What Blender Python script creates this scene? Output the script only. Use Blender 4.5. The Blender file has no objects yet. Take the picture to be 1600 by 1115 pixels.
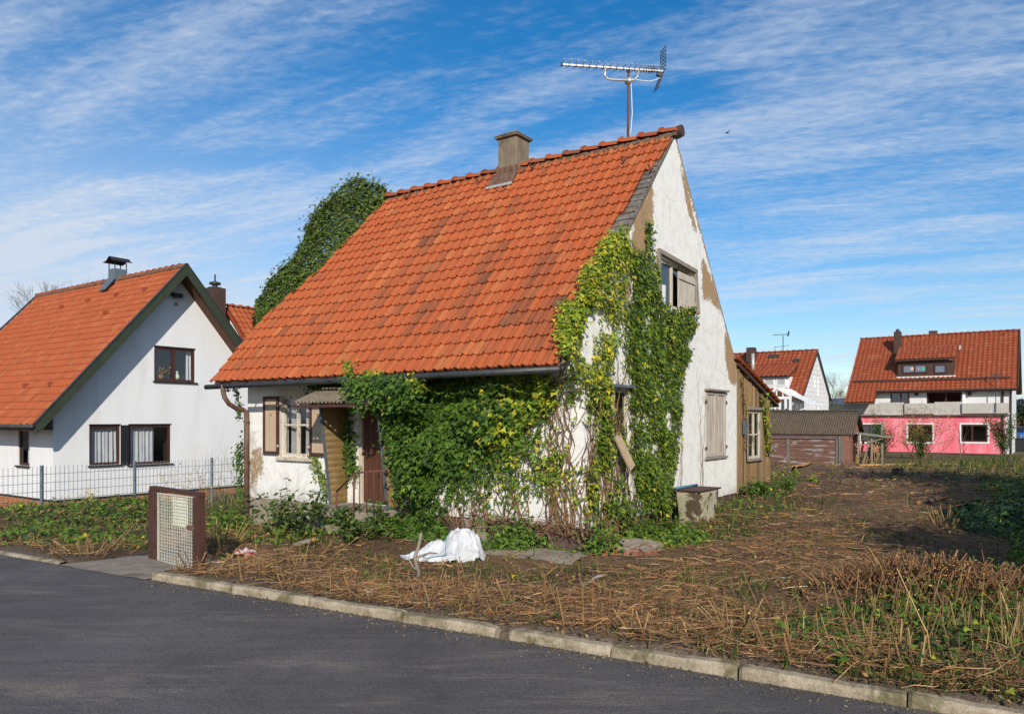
import bpy, bmesh, math, random
import numpy as np
from mathutils import Vector, Matrix, noise as mnoise

random.seed(7)
rng = np.random.default_rng(11)
R = math.radians
sc = bpy.context.scene
COL = sc.collection

# ------------------------------------------------------------------ camera
CAMZ, FPX, CX, HY = 1.8, 1180.0, 800.0, 655.0        # eye height, focal length and horizon of the 1600 px photograph
cam_d = bpy.data.cameras.new("camera"); cam = bpy.data.objects.new("camera", cam_d); COL.objects.link(cam)
cam.location = (0, 0, CAMZ); cam.rotation_euler = (R(90), 0, 0)
cam_d.sensor_width = 36; cam_d.lens = FPX / 1600 * 36
cam_d.shift_y = (HY - 557.5) / 1600
cam_d.clip_start = 0.05; cam_d.clip_end = 6000
sc.camera = cam

# ------------------------------------------------------------------ light
SUN_EL = 26.5
sun_h = Vector((0.10, -1.0, 0)).normalized()
sun_v = Vector((sun_h.x * math.cos(R(SUN_EL)), sun_h.y * math.cos(R(SUN_EL)), math.sin(R(SUN_EL))))
sl = bpy.data.lights.new("sun", 'SUN'); so = bpy.data.objects.new("sun", sl); COL.objects.link(so)
so.rotation_euler = sun_v.to_track_quat('Z', 'Y').to_euler(); so.location = (5, -20, 30)
sl.energy = 4.6; sl.angle = R(0.5); sl.color = (1.0, 0.93, 0.82)

sc.view_settings.view_transform = 'Standard'; sc.view_settings.look = 'None'
sc.view_settings.gamma = 1; sc.view_settings.use_curve_mapping = False
sc.view_settings.exposure = 0.0

def make_world():
    w = bpy.data.worlds.new("World"); sc.world = w; w.use_nodes = True
    nt = w.node_tree; nt.nodes.clear(); N = nt.nodes.new; L = nt.links.new
    out = N('ShaderNodeOutputWorld'); bg = N('ShaderNodeBackground'); bg.inputs[1].default_value = 0.10
    L(bg.outputs[0], out.inputs[0])
    sky = N('ShaderNodeTexSky'); sky.sky_type = 'NISHITA'; sky.sun_disc = False
    sky.sun_elevation = R(SUN_EL); sky.sun_rotation = math.atan2(sun_v.x, sun_v.y)
    sky.altitude = 400; sky.air_density = 1.0; sky.dust_density = 0.3; sky.ozone_density = 3.0
    hs = N('ShaderNodeHueSaturation'); hs.inputs['Saturation'].default_value = 1.42; hs.inputs['Value'].default_value = 1.36; hs.inputs['Hue'].default_value = 0.499
    L(sky.outputs[0], hs.inputs['Color'])
    tc = N('ShaderNodeTexCoord'); sep = N('ShaderNodeSeparateXYZ'); L(tc.outputs['Generated'], sep.inputs[0])
    def math_(op, a, b=None, c=None):
        m = N('ShaderNodeMath'); m.operation = op
        for i, v in enumerate((a, b, c)):
            if v is None: continue
            if hasattr(v, 'links'): L(v, m.inputs[i])
            else: m.inputs[i].default_value = v
        return m.outputs[0]
    zc = math_('ADD', math_('MAXIMUM', sep.outputs[2], 0.0), 0.10)
    cb = N('ShaderNodeCombineXYZ')
    L(math_('DIVIDE', sep.outputs[0], zc), cb.inputs[0]); L(math_('DIVIDE', sep.outputs[1], zc), cb.inputs[1])
    def noise(scale, rot, loc, sclxy, detail, rough, dist):
        mr = N('ShaderNodeMapping'); mr.inputs['Rotation'].default_value = (0, 0, R(rot)); L(cb.outputs[0], mr.inputs[0])
        mp = N('ShaderNodeMapping'); mp.inputs['Location'].default_value = loc
        mp.inputs['Scale'].default_value = (sclxy[0], sclxy[1], 1)
        L(mr.outputs[0], mp.inputs[0])
        n = N('ShaderNodeTexNoise'); n.inputs['Scale'].default_value = scale; n.inputs['Detail'].default_value = detail
        n.inputs['Roughness'].default_value = rough; n.inputs['Distortion'].default_value = dist
        L(mp.outputs[0], n.inputs['Vector']); return n.outputs[0]
    def mrange(v, a, b, c=0, d=1):
        m = N('ShaderNodeMapRange'); m.interpolation_type = 'SMOOTHSTEP'
        m.inputs[1].default_value = a; m.inputs[2].default_value = b; m.inputs[3].default_value = c; m.inputs[4].default_value = d
        L(v, m.inputs[0]); return m.outputs[0]
    field = noise(0.9, 20, (5.3, 2.9, 0), (0.4, 1.6), 3, 0.55, 0.4)         # where there is cloud at all
    streak = noise(2.0, 24, (0.3, 4.0, 0), (0.6, 2.2), 10, 0.62, 0.5)       # drawn out cirrus
    ripple = noise(30.0, 10, (1.0, 2.0, 0), (0.65, 1.3), 4, 0.55, 0.3)         # small altocumulus ripples
    body = math_('ADD', math_('MULTIPLY', field, 0.50), math_('MULTIPLY', streak, 0.50))
    body = math_('ADD', body, math_('MULTIPLY', math_('SUBTRACT', ripple, 0.5), 0.20))
    m1 = mrange(body, 0.40, 0.73, 0.03, 0.78)
    left = mrange(sep.outputs[0], -0.65, 0.10, 0.27, 0.0)                     # a milky veil over the western sky
    low = mrange(sep.outputs[2], 0.0, 0.45, 1.6, 0.0)
    veil = math_('MULTIPLY', left, mrange(sep.outputs[2], 0.05, 0.42, 2.6, 0.3))
    mask = math_('MINIMUM', math_('ADD', math_('ADD', m1, veil), math_('MULTIPLY', low, 0.14)), 0.93)
    mix = N('ShaderNodeMix'); mix.data_type = 'RGBA'
    L(mask, mix.inputs['Factor']); L(hs.outputs[0], mix.inputs[6]); mix.inputs[7].default_value = (6.6, 7.3, 8.4, 1)
    L(mix.outputs[2], bg.inputs[0])
make_world()

# ------------------------------------------------------------------ houses all stand in one grid: a = along the street, b = away from it
ANG = math.atan2(-0.5765, 0.8171)
NA = np.array([math.cos(ANG), math.sin(ANG), 0.0]); VB = np.array([-math.sin(ANG), math.cos(ANG), 0.0])
CAM = np.array([0, 0, CAMZ])
class Frame:
    def __init__(s, x, y): s.o = np.array([x, y, 0.0])
    def world(s, a, b, z=0): return s.o + a * NA + b * VB + np.array([0, 0, z])
    def local(s, p): d = np.asarray(p, float) - s.o; return np.array([d @ NA, d @ VB, d[2]])
    def ray(s, px, py):
        d = np.array([(px - CX) / FPX, 1.0, -(py - HY) / FPX])
        return s.local(CAM), np.array([d @ NA, d @ VB, d[2]])
    def onA(s, px, py, a=0.0):
        o, d = s.ray(px, py); t = (a - o[0]) / d[0]; p = o + t * d; return p[1], p[2]
    def onB(s, px, py, b=0.0):
        o, d = s.ray(px, py); t = (b - o[1]) / d[1]; p = o + t * d; return p[0], p[2]
    def on(s, px, py, p0, nrm):
        o, d = s.ray(px, py); nrm = np.asarray(nrm, float); t = ((np.asarray(p0) - o) @ nrm) / (d @ nrm); return o + t * d
    def rectA(s, x0, y0, x1, y1, a=0.0):
        l, r = s.onA(x0, (y0 + y1) / 2, a)[0], s.onA(x1, (y0 + y1) / 2, a)[0]
        m = (x0 + x1) / 2; return l, r, s.onA(m, y1, a)[1], s.onA(m, y0, a)[1]
    def rectB(s, x0, y0, x1, y1, b=0.0):
        l, r = s.onB(x0, (y0 + y1) / 2, b)[0], s.onB(x1, (y0 + y1) / 2, b)[0]
        m = (x0 + x1) / 2; return l, r, s.onB(m, y1, b)[1], s.onB(m, y0, b)[1]
def P(px, py, d): return np.array([(px - CX) / FPX * d, d, CAMZ - (py - HY) / FPX * d])

# ------------------------------------------------------------------ mesh helpers
class MB:
    def __init__(s): s.v = []; s.f = []
    def add(s, vs, fs):
        k = len(s.v); s.v += [tuple(map(float, v)) for v in vs]; s.f += [tuple(i + k for i in f) for f in fs]; return s
    def hexa(s, c):   # 8 corners: bottom 4 ccw, top 4 ccw
        return s.add(c, [(3, 2, 1, 0), (4, 5, 6, 7), (0, 1, 5, 4), (1, 2, 6, 5), (2, 3, 7, 6), (3, 0, 4, 7)])
    def box(s, x0, x1, y0, y1, z0, z1, bev=0.0):
        if bev <= 0:
            return s.hexa([(x0, y0, z0), (x1, y0, z0), (x1, y1, z0), (x0, y1, z0), (x0, y0, z1), (x1, y0, z1), (x1, y1, z1), (x0, y1, z1)])
        b = min(bev, abs(x1 - x0) * .45, abs(y1 - y0) * .45, abs(z1 - z0) * .45)
        bm = bmesh.new(); bmesh.ops.create_cube(bm, size=1)
        for v in bm.verts: v.co = Vector(((x0 + x1) / 2 + v.co.x * (x1 - x0), (y0 + y1) / 2 + v.co.y * (y1 - y0), (z0 + z1) / 2 + v.co.z * (z1 - z0)))
        bmesh.ops.bevel(bm, geom=bm.edges[:], offset=b, segments=1, affect='EDGES')
        bm.verts.index_update()
        s.add([v.co for v in bm.verts], [[v.index for v in f.verts] for f in bm.faces]); bm.free(); return s
    def mbox(s, m, p0, p1, q0, q1, z0, z1):   # box in wall coordinates (p along, q outward, z up)
        return s.hexa([m(p0, q0, z0), m(p1, q0, z0), m(p1, q1, z0), m(p0, q1, z0), m(p0, q0, z1), m(p1, q0, z1), m(p1, q1, z1), m(p0, q1, z1)])
    def bar(s, p, q, w, h=None, up=(0, 0, 1)):
        h = h or w; p = Vector(p); q = Vector(q); d = (q - p).normalized(); up = Vector(up)
        if abs(d.dot(up)) > .95: up = Vector((1, 0, 0))
        sx = d.cross(up).normalized() * w / 2; sy = sx.cross(d).normalized() * h / 2
        return s.hexa([p - sx - sy, p + sx - sy, p + sx + sy, p - sx + sy, q - sx - sy, q + sx - sy, q + sx + sy, q - sx + sy])
    def tube(s, pts, r, n=8, cap=True):
        pts = [Vector(p) for p in pts]; rs = r if isinstance(r, (list, tuple)) else [r] * len(pts)
        k0 = len(s.v); ref = Vector((0, 0, 1)); prev = None
        for i, p in enumerate(pts):
            d = (pts[min(i + 1, len(pts) - 1)] - pts[max(i - 1, 0)]).normalized()
            if prev is None:
                x = d.cross(ref)
                if x.length < .1: x = d.cross(Vector((1, 0, 0)))
            else: x = prev - d * prev.dot(d)
            x.normalize(); prev = x; y = d.cross(x)
            for j in range(n):
                a = 2 * math.pi * j / n; c = p + (x * math.cos(a) + y * math.sin(a)) * rs[i]; s.v.append(tuple(c))
        for i in range(len(pts) - 1):
            for j in range(n):
                a = k0 + i * n + j; b = k0 + i * n + (j + 1) % n; s.f.append((a, b, b + n, a + n))
        if cap:
            s.f.append(tuple(k0 + j for j in reversed(range(n)))); s.f.append(tuple(k0 + (len(pts) - 1) * n + j for j in range(n)))
        return s
    def prism(s, poly, off):   # planar polygon extruded by the vector off
        n = len(poly); off = Vector(off); a = [Vector(p) for p in poly]; b = [p + off for p in a]
        return s.add(a + b, [tuple(reversed(range(n))), tuple(range(n, 2 * n))] + [(i, (i + 1) % n, n + (i + 1) % n, n + i) for i in range(n)])
    def lathe(s, c, prof, n=16):
        c = Vector(c); k0 = len(s.v)
        for r, z in prof:
            for j in range(n): s.v.append((c.x + r * math.cos(2 * math.pi * j / n), c.y + r * math.sin(2 * math.pi * j / n), c.z + z))
        for i in range(len(prof) - 1):
            for j in range(n):
                a = k0 + i * n + j; b = k0 + i * n + (j + 1) % n; s.f.append((a, b, b + n, a + n))
        s.f.append(tuple(k0 + j for j in reversed(range(n)))); s.f.append(tuple(k0 + (len(prof) - 1) * n + j for j in range(n)))
        return s

def link(name, me, parent=None):
    o = bpy.data.objects.new(name, me); COL.objects.link(o)
    if parent is not None: o.parent = parent
    return o
def obj(name, mb, mat, parent=None, smooth=False, fix=True):
    me = bpy.data.meshes.new(name); me.from_pydata(mb.v, [], mb.f)
    if fix:
        bm = bmesh.new(); bm.from_mesh(me); bmesh.ops.recalc_face_normals(bm, faces=bm.faces[:]); bm.to_mesh(me); bm.free()
    me.update(); me.materials.append(mat)
    if smooth: me.polygons.foreach_set('use_smooth', [True] * len(me.polygons))
    return link(name, me, parent)
def np_mesh(name, V, F, mat, parent=None, col=None, smooth=False):
    """V (n,3); F list of (m,k) index arrays; col (n,3) vertex colours."""
    me = bpy.data.meshes.new(name); V = np.asarray(V, np.float32)
    me.vertices.add(len(V)); me.vertices.foreach_set('co', V.ravel())
    F = [np.asarray(f, np.int32) for f in F if len(f)]
    loops = np.concatenate([f.ravel() for f in F]); tot = np.concatenate([np.full(len(f), f.shape[1], np.int32) for f in F])
    start = np.concatenate([[0], np.cumsum(tot)[:-1]]).astype(np.int32)
    me.loops.add(len(loops)); me.loops.foreach_set('vertex_index', loops)
    me.polygons.add(len(tot)); me.polygons.foreach_set('loop_start', start); me.polygons.foreach_set('loop_total', tot)
    me.polygons.foreach_set('use_smooth', np.full(len(tot), smooth))
    if col is not None:
        ca = me.color_attributes.new('col', 'FLOAT_COLOR', 'POINT'); c4 = np.ones((len(V), 4), np.float32); c4[:, :3] = col
        ca.data.foreach_set('color', c4.ravel())
    me.update(calc_edges=True); me.validate(); me.materials.append(mat)
    return link(name, me, parent)
def thing(name, label, cat, loc=(0, 0, 0), rotz=0, group=None):
    o = bpy.data.objects.new(name, None); COL.objects.link(o); o.location = loc; o.rotation_euler = (0, 0, rotz)
    o.empty_display_size = .2
    return tag(o, label, cat, group)
def tag(o, label=None, cat=None, group=None, kind=None):
    for k, v in (('label', label), ('category', cat), ('group', group), ('kind', kind)):
        if v: o[k] = v
    return o
def house_root(name, fr, label, cat, group=None): return thing(name, label, cat, tuple(fr.o), ANG, group)
def copy_tree(o, parent=None):
    c = o.copy(); COL.objects.link(c); c.parent = parent
    for ch in list(o.children): copy_tree(ch, c)
    return c

# value noise for numpy
_perm = rng.random((256, 256))
def vnoise(x, y):
    xi = np.floor(x).astype(int); yi = np.floor(y).astype(int); fx = x - xi; fy = y - yi
    fx = fx * fx * (3 - 2 * fx); fy = fy * fy * (3 - 2 * fy)
    g = lambda i, j: _perm[i & 255, j & 255]
    return (g(xi, yi) * (1 - fx) + g(xi + 1, yi) * fx) * (1 - fy) + (g(xi, yi + 1) * (1 - fx) + g(xi + 1, yi + 1) * fx) * fy
def fbm(x, y, s=1.0, o=4):
    x = np.asarray(x, float) * s; y = np.asarray(y, float) * s; t = 0; a = .5
    for k in range(o): t = t + a * (vnoise(x + 17.3 * k, y - 9.1 * k) - .5); x = x * 2.03; y = y * 2.03; a *= .5
    return t * 2
def inpoly(x, y, poly):
    x = np.asarray(x); y = np.asarray(y); r = np.zeros(x.shape, bool); n = len(poly)
    for i in range(n):
        x0, y0 = poly[i]; x1, y1 = poly[(i + 1) % n]
        if y0 == y1: continue
        c = ((y0 > y) != (y1 > y)) & (x < (x1 - x0) * (y - y0) / (y1 - y0) + x0); r ^= c
    return r

# ------------------------------------------------------------------ materials
def nodes(name):
    m = bpy.data.materials.new(name); m.use_nodes = True; nt = m.node_tree; nt.nodes.clear()
    out = nt.nodes.new('ShaderNodeOutputMaterial'); b = nt.nodes.new('ShaderNodeBsdfPrincipled')
    nt.links.new(b.outputs[0], out.inputs[0]); return m, nt, b, out
class NT:
    def __init__(s, nt): s.nt = nt; s.N = nt.nodes.new; s.L = nt.links.new; s.tc = None
    def coord(s, scale=(1, 1, 1), rot=(0, 0, 0)):
        if s.tc is None: s.tc = s.N('ShaderNodeTexCoord')
        mp = s.N('ShaderNodeMapping'); mp.inputs['Scale'].default_value = scale; mp.inputs['Rotation'].default_value = rot
        s.L(s.tc.outputs['Object'], mp.inputs[0]); return mp.outputs[0]
    def noise(s, scale, vec=None, detail=5, rough=.6, dist=0):
        n = s.N('ShaderNodeTexNoise'); n.inputs['Scale'].default_value = scale; n.inputs['Detail'].default_value = detail
        n.inputs['Roughness'].default_value = rough; n.inputs['Distortion'].default_value = dist
        s.L(vec if vec is not None else s.coord(), n.inputs['Vector']); return n.outputs[0]
    def ramp(s, v, stops):
        r = s.N('ShaderNodeValToRGB'); s.L(v, r.inputs[0]); e = r.color_ramp.elements
        while len(e) > 1: e.remove(e[-1])
        for i, (p, c) in enumerate(stops):
            q = e[0] if i == 0 else e.new(p); q.position = p
            q.color = (*c, 1) if not np.isscalar(c) else (c, c, c, 1)
        return r.outputs[0]
    def rng(s, v, a, b, c=0., d=1.):
        m = s.N('ShaderNodeMapRange'); m.interpolation_type = 'SMOOTHSTEP'
        for i, q in enumerate((a, b, c, d)): m.inputs[i + 1].default_value = q
        s.L(v, m.inputs[0]); return m.outputs[0]
    def mix(s, f, a, b, mode='MIX'):
        m = s.N('ShaderNodeMix'); m.data_type = 'RGBA'; m.blend_type = mode; m.clamp_factor = True
        for i, q in ((0, f), (6, a), (7, b)):
            if hasattr(q, 'links'): s.L(q, m.inputs[i])
            elif np.isscalar(q): m.inputs[i].default_value = q
            else: m.inputs[i].default_value = (*q, 1)
        return m.outputs[2]
    def math(s, op, a, b=0.):
        m = s.N('ShaderNodeMath'); m.operation = op
        for i, q in enumerate((a, b)):
            if hasattr(q, 'links'): s.L(q, m.inputs[i])
            else: m.inputs[i].default_value = q
        return m.outputs[0]
    def attr(s, name='col'):
        a = s.N('ShaderNodeAttribute'); a.attribute_name = name; return a
    def bump(s, h, b, strength=.3, dist=.02):
        n = s.N('ShaderNodeBump'); n.inputs['Strength'].default_value = strength; n.inputs['Distance'].default_value = dist
        s.L(h, n.inputs['Height']); s.L(n.outputs[0], b.inputs['Normal'])
def setin(b, **k):
    for n, v in k.items(): b.inputs[n.replace('_', ' ')].default_value = v

def pmat(name, c1, c2=None, scale=6, rough=.8, bump=.15, stretch=(1, 1, 1), c3=None, s3=1.3, metal=0, fine=60, spec=.35, t3=(.55, .72)):
    """Weathered surface: two colours mottled by noise, an optional third in larger stains."""
    m, nt, b, out = nodes(name); t = NT(nt); c2 = c2 or tuple(x * .75 for x in c1)
    v = t.coord(stretch); n = t.noise(scale, v, 6, .65)
    c = t.mix(t.rng(n, .32, .68), c1, c2)
    if c3: c = t.mix(t.rng(t.noise(s3, v, 6, .7, .4), *t3), c, c3)
    f = t.noise(fine, v, 3, .6); c = t.mix(.16, c, t.ramp(f, [(.3, .0), (.7, 1.)]), 'OVERLAY')
    nt.links.new(c, b.inputs['Base Color']); setin(b, Roughness=rough, Metallic=metal); b.inputs['Specular IOR Level'].default_value = spec
    if bump: t.bump(t.math('ADD', f, t.math('MULTIPLY', n, .8)), b, bump, .012)
    return m
def leafmat(name, trans=.25, rough=.50, spec=.22):
    m, nt, b, out = nodes(name); t = NT(nt); a = t.attr()
    nt.links.new(a.outputs['Color'], b.inputs['Base Color']); setin(b, Roughness=rough); b.inputs['Specular IOR Level'].default_value = spec
    tr = nt.nodes.new('ShaderNodeBsdfTranslucent'); ms = nt.nodes.new('ShaderNodeMixShader')
    nt.links.new(t.mix(1.0, a.outputs['Color'], (1.15, 1.2, .55), 'MULTIPLY'), tr.inputs[0]); ms.inputs[0].default_value = trans
    nt.links.new(b.outputs[0], ms.inputs[1]); nt.links.new(tr.outputs[0], ms.inputs[2]); nt.links.new(ms.outputs[0], out.inputs[0]); return m
def attrmat(name, rough=.85, spec=.2, n=25, amt=.3):
    m, nt, b, out = nodes(name); t = NT(nt); a = t.attr(); f = t.noise(n, None, 4, .6)
    nt.links.new(t.mix(amt, a.outputs['Color'], t.ramp(f, [(.25, .0), (.75, 1.)]), 'OVERLAY'), b.inputs['Base Color'])
    setin(b, Roughness=rough); b.inputs['Specular IOR Level'].default_value = spec; t.bump(f, b, .3, .01); return m
def tilemat(name, base, dark, pale, stain=.5, mossc=(.05, .045, .03)):
    m, nt, b, out = nodes(name); t = NT(nt); a = t.attr(); sp = nt.nodes.new('ShaderNodeSeparateColor'); nt.links.new(a.outputs['Color'], sp.inputs[0])
    c = t.mix(sp.outputs[0], dark, base); c = t.mix(t.rng(sp.outputs[1], .75, 1.), c, pale)
    g = t.noise(2.2, t.coord((2.6, .55, .55)), 7, .72, .4); f = t.noise(38, None, 4, .65)
    st = t.math('MULTIPLY', t.rng(t.math('ADD', t.math('MULTIPLY', g, .8), t.math('MULTIPLY', f, .25)), .50, .72), stain)
    st = t.math('ADD', st, t.math('MULTIPLY', sp.outputs[2], .75))
    c = t.mix(st, c, mossc)
    c = t.mix(t.rng(t.noise(9, None, 5, .7), .66, .8, 0, .3), c, (.40, .22, .12))
    c = t.mix(.25, c, t.ramp(f, [(.3, .1), (.7, .9)]), 'OVERLAY')
    nt.links.new(c, b.inputs['Base Color']); setin(b, Roughness=.72); b.inputs['Specular IOR Level'].default_value = .3
    t.bump(f, b, .25, .008); return m
def glassmat(name, tint=.55, refl=.10):
    m, nt, b, out = nodes(name); t = NT(nt); nt.nodes.remove(b)
    tr = nt.nodes.new('ShaderNodeBsdfTransparent'); tr.inputs[0].default_value = (tint, tint * 1.02, tint * 1.03, 1)
    gl = nt.nodes.new('ShaderNodeBsdfGlossy'); gl.inputs['Roughness'].default_value = .03; gl.inputs[0].default_value = (.95, .97, 1, 1)
    fr = nt.nodes.new('ShaderNodeLayerWeight'); fr.inputs[0].default_value = .5
    f = t.math('ADD', t.math('MULTIPLY', t.math('POWER', fr.outputs['Facing'], 4.), .7), refl); ms = nt.nodes.new('ShaderNodeMixShader')
    bp = nt.nodes.new('ShaderNodeBump'); bp.inputs['Strength'].default_value = .03; bp.inputs['Distance'].default_value = .05
    nt.links.new(t.noise(3), bp.inputs['Height']); nt.links.new(bp.outputs[0], gl.inputs['Normal'])
    nt.links.new(f, ms.inputs[0]); nt.links.new(tr.outputs[0], ms.inputs[1]); nt.links.new(gl.outputs[0], ms.inputs[2]); nt.links.new(ms.outputs[0], out.inputs[0]); return m
def brickmat(name, c1, c2, mortar, w=.22, h=.07, vertical='B', stain=.3):
    m, nt, b, out = nodes(name); t = NT(nt)
    tc = nt.nodes.new('ShaderNodeTexCoord'); se = nt.nodes.new('ShaderNodeSeparateXYZ'); cb = nt.nodes.new('ShaderNodeCombineXYZ')
    nt.links.new(tc.outputs['Object'], se.inputs[0]); nt.links.new(t.math('ADD', se.outputs[0], se.outputs[1]), cb.inputs[0]); nt.links.new(se.outputs[2], cb.inputs[1])
    br = nt.nodes.new('ShaderNodeTexBrick'); nt.links.new(cb.outputs[0], br.inputs['Vector'])
    br.inputs['Color1'].default_value = (*c1, 1); br.inputs['Color2'].default_value = (*c2, 1); br.inputs['Mortar'].default_value = (*mortar, 1)
    br.inputs['Scale'].default_value = 1; br.inputs['Brick Width'].default_value = w; br.inputs['Row Height'].default_value = h; br.inputs['Mortar Size'].default_value = .008
    c = t.mix(t.rng(t.noise(3, None, 6, .7), .5, .75, 0, stain), br.outputs['Color'], (.08, .06, .05))
    c = t.mix(.2, c, t.ramp(t.noise(50), [(.3, .1), (.7, .9)]), 'OVERLAY')
    nt.links.new(c, b.inputs['Base Color']); setin(b, Roughness=.85); t.bump(br.outputs['Fac'], b, -.5, .01); return m

def wallmat():
    """Old limewashed render; the wear attribute says where the paint has gone (r), how dirty it is (g)."""
    m, nt, b, out = nodes("limewashed_render"); t = NT(nt); a = t.attr(); sp = nt.nodes.new('ShaderNodeSeparateColor'); nt.links.new(a.outputs['Color'], sp.inputs[0])
    n = t.noise(5, None, 7, .7, .3); f = t.noise(45, None, 4, .6)
    w = t.mix(t.rng(n, .42, .66), (.80, .78, .735), (.70, .675, .62))
    w = t.mix(t.rng(t.noise(1.6, t.coord((6, 6, .45)), 6, .75, .2), .57, .76, 0, .42), w, (.40, .345, .26))        # rain streaks
    w = t.mix(t.rng(t.noise(2.2, None, 8, .8, .6), .64, .68, 0, .55), w, (.52, .46, .37))   # blistered flakes
    p = t.mix(t.rng(f, .3, .7), (.42, .28, .15), (.30, .19, .10)); p = t.mix(t.rng(n, .55, .7, 0, .8), p, (.50, .42, .32))
    k = t.math('ADD', sp.outputs[0], t.math('MULTIPLY', t.math('SUBTRACT', t.noise(9, None, 8, .8), .5), 1.5))
    edge = t.rng(k, .40, .60); c = t.mix(edge, w, p)
    c = t.mix(t.math('MULTIPLY', sp.outputs[1], t.rng(n, .2, .75)), c, (.17, .13, .085))
    # a few hairline cracks
    vo = nt.nodes.new('ShaderNodeTexVoronoi'); vo.feature = 'DISTANCE_TO_EDGE'; vo.inputs['Scale'].default_value = .8
    nz = nt.nodes.new('ShaderNodeTexNoise'); nz.inputs['Scale'].default_value = 3; nz.inputs['Detail'].default_value = 6
    nt.links.new(t.coord(), nz.inputs['Vector']); nt.links.new(t.mix(.22, t.coord(), nz.outputs['Color'], 'ADD'), vo.inputs['Vector'])
    c = t.mix(t.rng(vo.outputs['Distance'], .0, .006, .32, 0), c, (.16, .12, .09))
    nt.links.new(c, b.inputs['Base Color']); setin(b, Roughness=.9); b.inputs['Specular IOR Level'].default_value = .2
    h = t.math('SUBTRACT', t.math('ADD', t.math('MULTIPLY', f, .3), t.math('MULTIPLY', n, .9)), t.math('MULTIPLY', edge, 1.3)); t.bump(h, b, .4, .018)
    return m

M = {}
M['wall'] = wallmat()
M['tile'] = tilemat("clay_tiles", (.40, .096, .028), (.32, .072, .023), (.42, .125, .040), .40)
M['tile_n'] = tilemat("clay_tiles_neighbour", (.37, .088, .028), (.29, .064, .022), (.38, .115, .042), .35, (.09, .05, .03))
M['tile_far'] = tilemat("dark_red_tiles", (.30, .070, .026), (.23, .050, .02), (.32, .095, .04), .35, (.08, .03, .02))
M['mortar'] = pmat("ridge_mortar", (.20, .14, .09), (.09, .065, .045), 14, .95, .5)
M['oldwood'] = pmat("weathered_wood", (.34, .29, .23), (.19, .155, .12), 5, .85, .4, (9, 9, .7), (.10, .075, .055), 2)
M['grayboard'] = pmat("grey_sarking_board", (.22, .19, .16), (.12, .10, .085), 7, .9, .4, (2, 2, 2), (.06, .05, .04), 3)
M['brownpaint'] = pmat("brown_painted_wood", (.085, .034, .024), (.055, .024, .018), 6, .6, .3, (6, 6, 1), (.25, .18, .14), 3, t3=(.66, .7))
M['doorbrown'] = pmat("brown_door_wood", (.105, .040, .022), (.070, .027, .016), 6, .6, .25, (8, 8, .8), (.15, .08, .05), 3)
M['cream'] = pmat("cream_painted_panel", (.52, .39, .27), (.44, .32, .215), 6, .7, .2, (6, 6, 1), (.36, .26, .18), 3)
M['whitewood'] = pmat("flaking_white_paint", (.62, .56, .46), (.50, .43, .33), 8, .75, .4, (4, 4, 1), (.22, .155, .10), 3.5, t3=(.56, .62))
M['greywood'] = pmat("silvered_shutter_wood", (.52, .47, .40), (.40, .34, .28), 4, .85, .4, (9, 9, .6), (.22, .16, .12), 2, t3=(.54, .66))
M['white'] = pmat("white_paint", (.78, .78, .77), (.74, .74, .73), 5, .6, .05)
M['render_n'] = pmat("fine_white_render", (.76, .76, .76), (.72, .72, .725), 1.2, .9, .35, (1.6, 1.6, .4), fine=90, c3=(.66, .655, .64), s3=.9, t3=(.5, .75))
M['render_w'] = pmat("white_render_far", (.72, .72, .71), (.66, .66, .65), 1.2, .9, .1)
M['plinth'] = pmat("purple_brown_plinth", (.125, .072, .060), (.085, .050, .042), 4, .9, .4, c3=(.27, .20, .155), s3=1.6)
M['conc'] = pmat("old_concrete", (.33, .28, .21), (.23, .19, .14), 5, .95, .5, c3=(.14, .125, .07), s3=2)
M['kerb'] = pmat("kerb_concrete", (.40, .33, .235), (.27, .215, .145), 7, .95, .7, c3=(.15, .125, .065), s3=2.6, fine=45, t3=(.47, .62))
M['chimney'] = pmat("sooty_render", (.235, .185, .125), (.17, .135, .095), 5, .95, .5, (1, 1, .5), (.075, .065, .05), 2.5)
M['zinc'] = pmat("grey_zinc", (.075, .078, .078), (.05, .052, .052), 6, .5, .1, metal=.5)
M['zincblue'] = pmat("galvanised_steel", (.19, .23, .26), (.14, .17, .195), 9, .5, .1, metal=.5)
M['rust'] = pmat("rusty_downpipe", (.12, .050, .030), (.19, .125, .085), 7, .75, .3, (2, 2, .7), (.27, .25, .21), 2.2, metal=.1)
M['rail'] = pmat("rusty_rail", (.11, .045, .03), (.16, .07, .045), 20, .85, .3)
M['yellow'] = pmat("mustard_corrugated_sheet", (.20, .128, .042), (.155, .094, .032), 4, .55, .15, c3=(.14, .085, .03), s3=2)
M['fibre'] = pmat("fibre_cement_sheet", (.21, .165, .12), (.13, .105, .075), 12, .95, .5, c3=(.09, .085, .04), s3=3)
M['glass'] = glassmat("window_glass", .88, .09)
M['glass_dark'] = glassmat("dark_window_glass", .26, .12)
M['curtain'] = pmat("white_net_curtain", (.60, .60, .60), (.50, .51, .53), 4, .9, .0)
M['oldcurtain'] = pmat("dusty_curtain", (.42, .41, .38), (.33, .32, .29), 4, .9, .0)
M['dark'] = pmat("dark_interior", (.030, .026, .024), (.02, .018, .016), 3, .9, 0)
M['winbrown'] = pmat("brown_window_frame", (.070, .026, .020), (.052, .02, .016), 5, .5, .05)
M['greenboard'] = pmat("dark_green_fascia", (.040, .050, .030), (.032, .040, .024), 5, .6, .1)
M['soffit'] = pmat("brown_soffit_boards", (.12, .055, .032), (.08, .036, .022), 4, .7, .2, (1, 10, 1))
M['brick'] = brickmat("orange_clinker", (.46, .165, .045), (.33, .095, .026), (.36, .22, .12), .25, .075)
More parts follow.
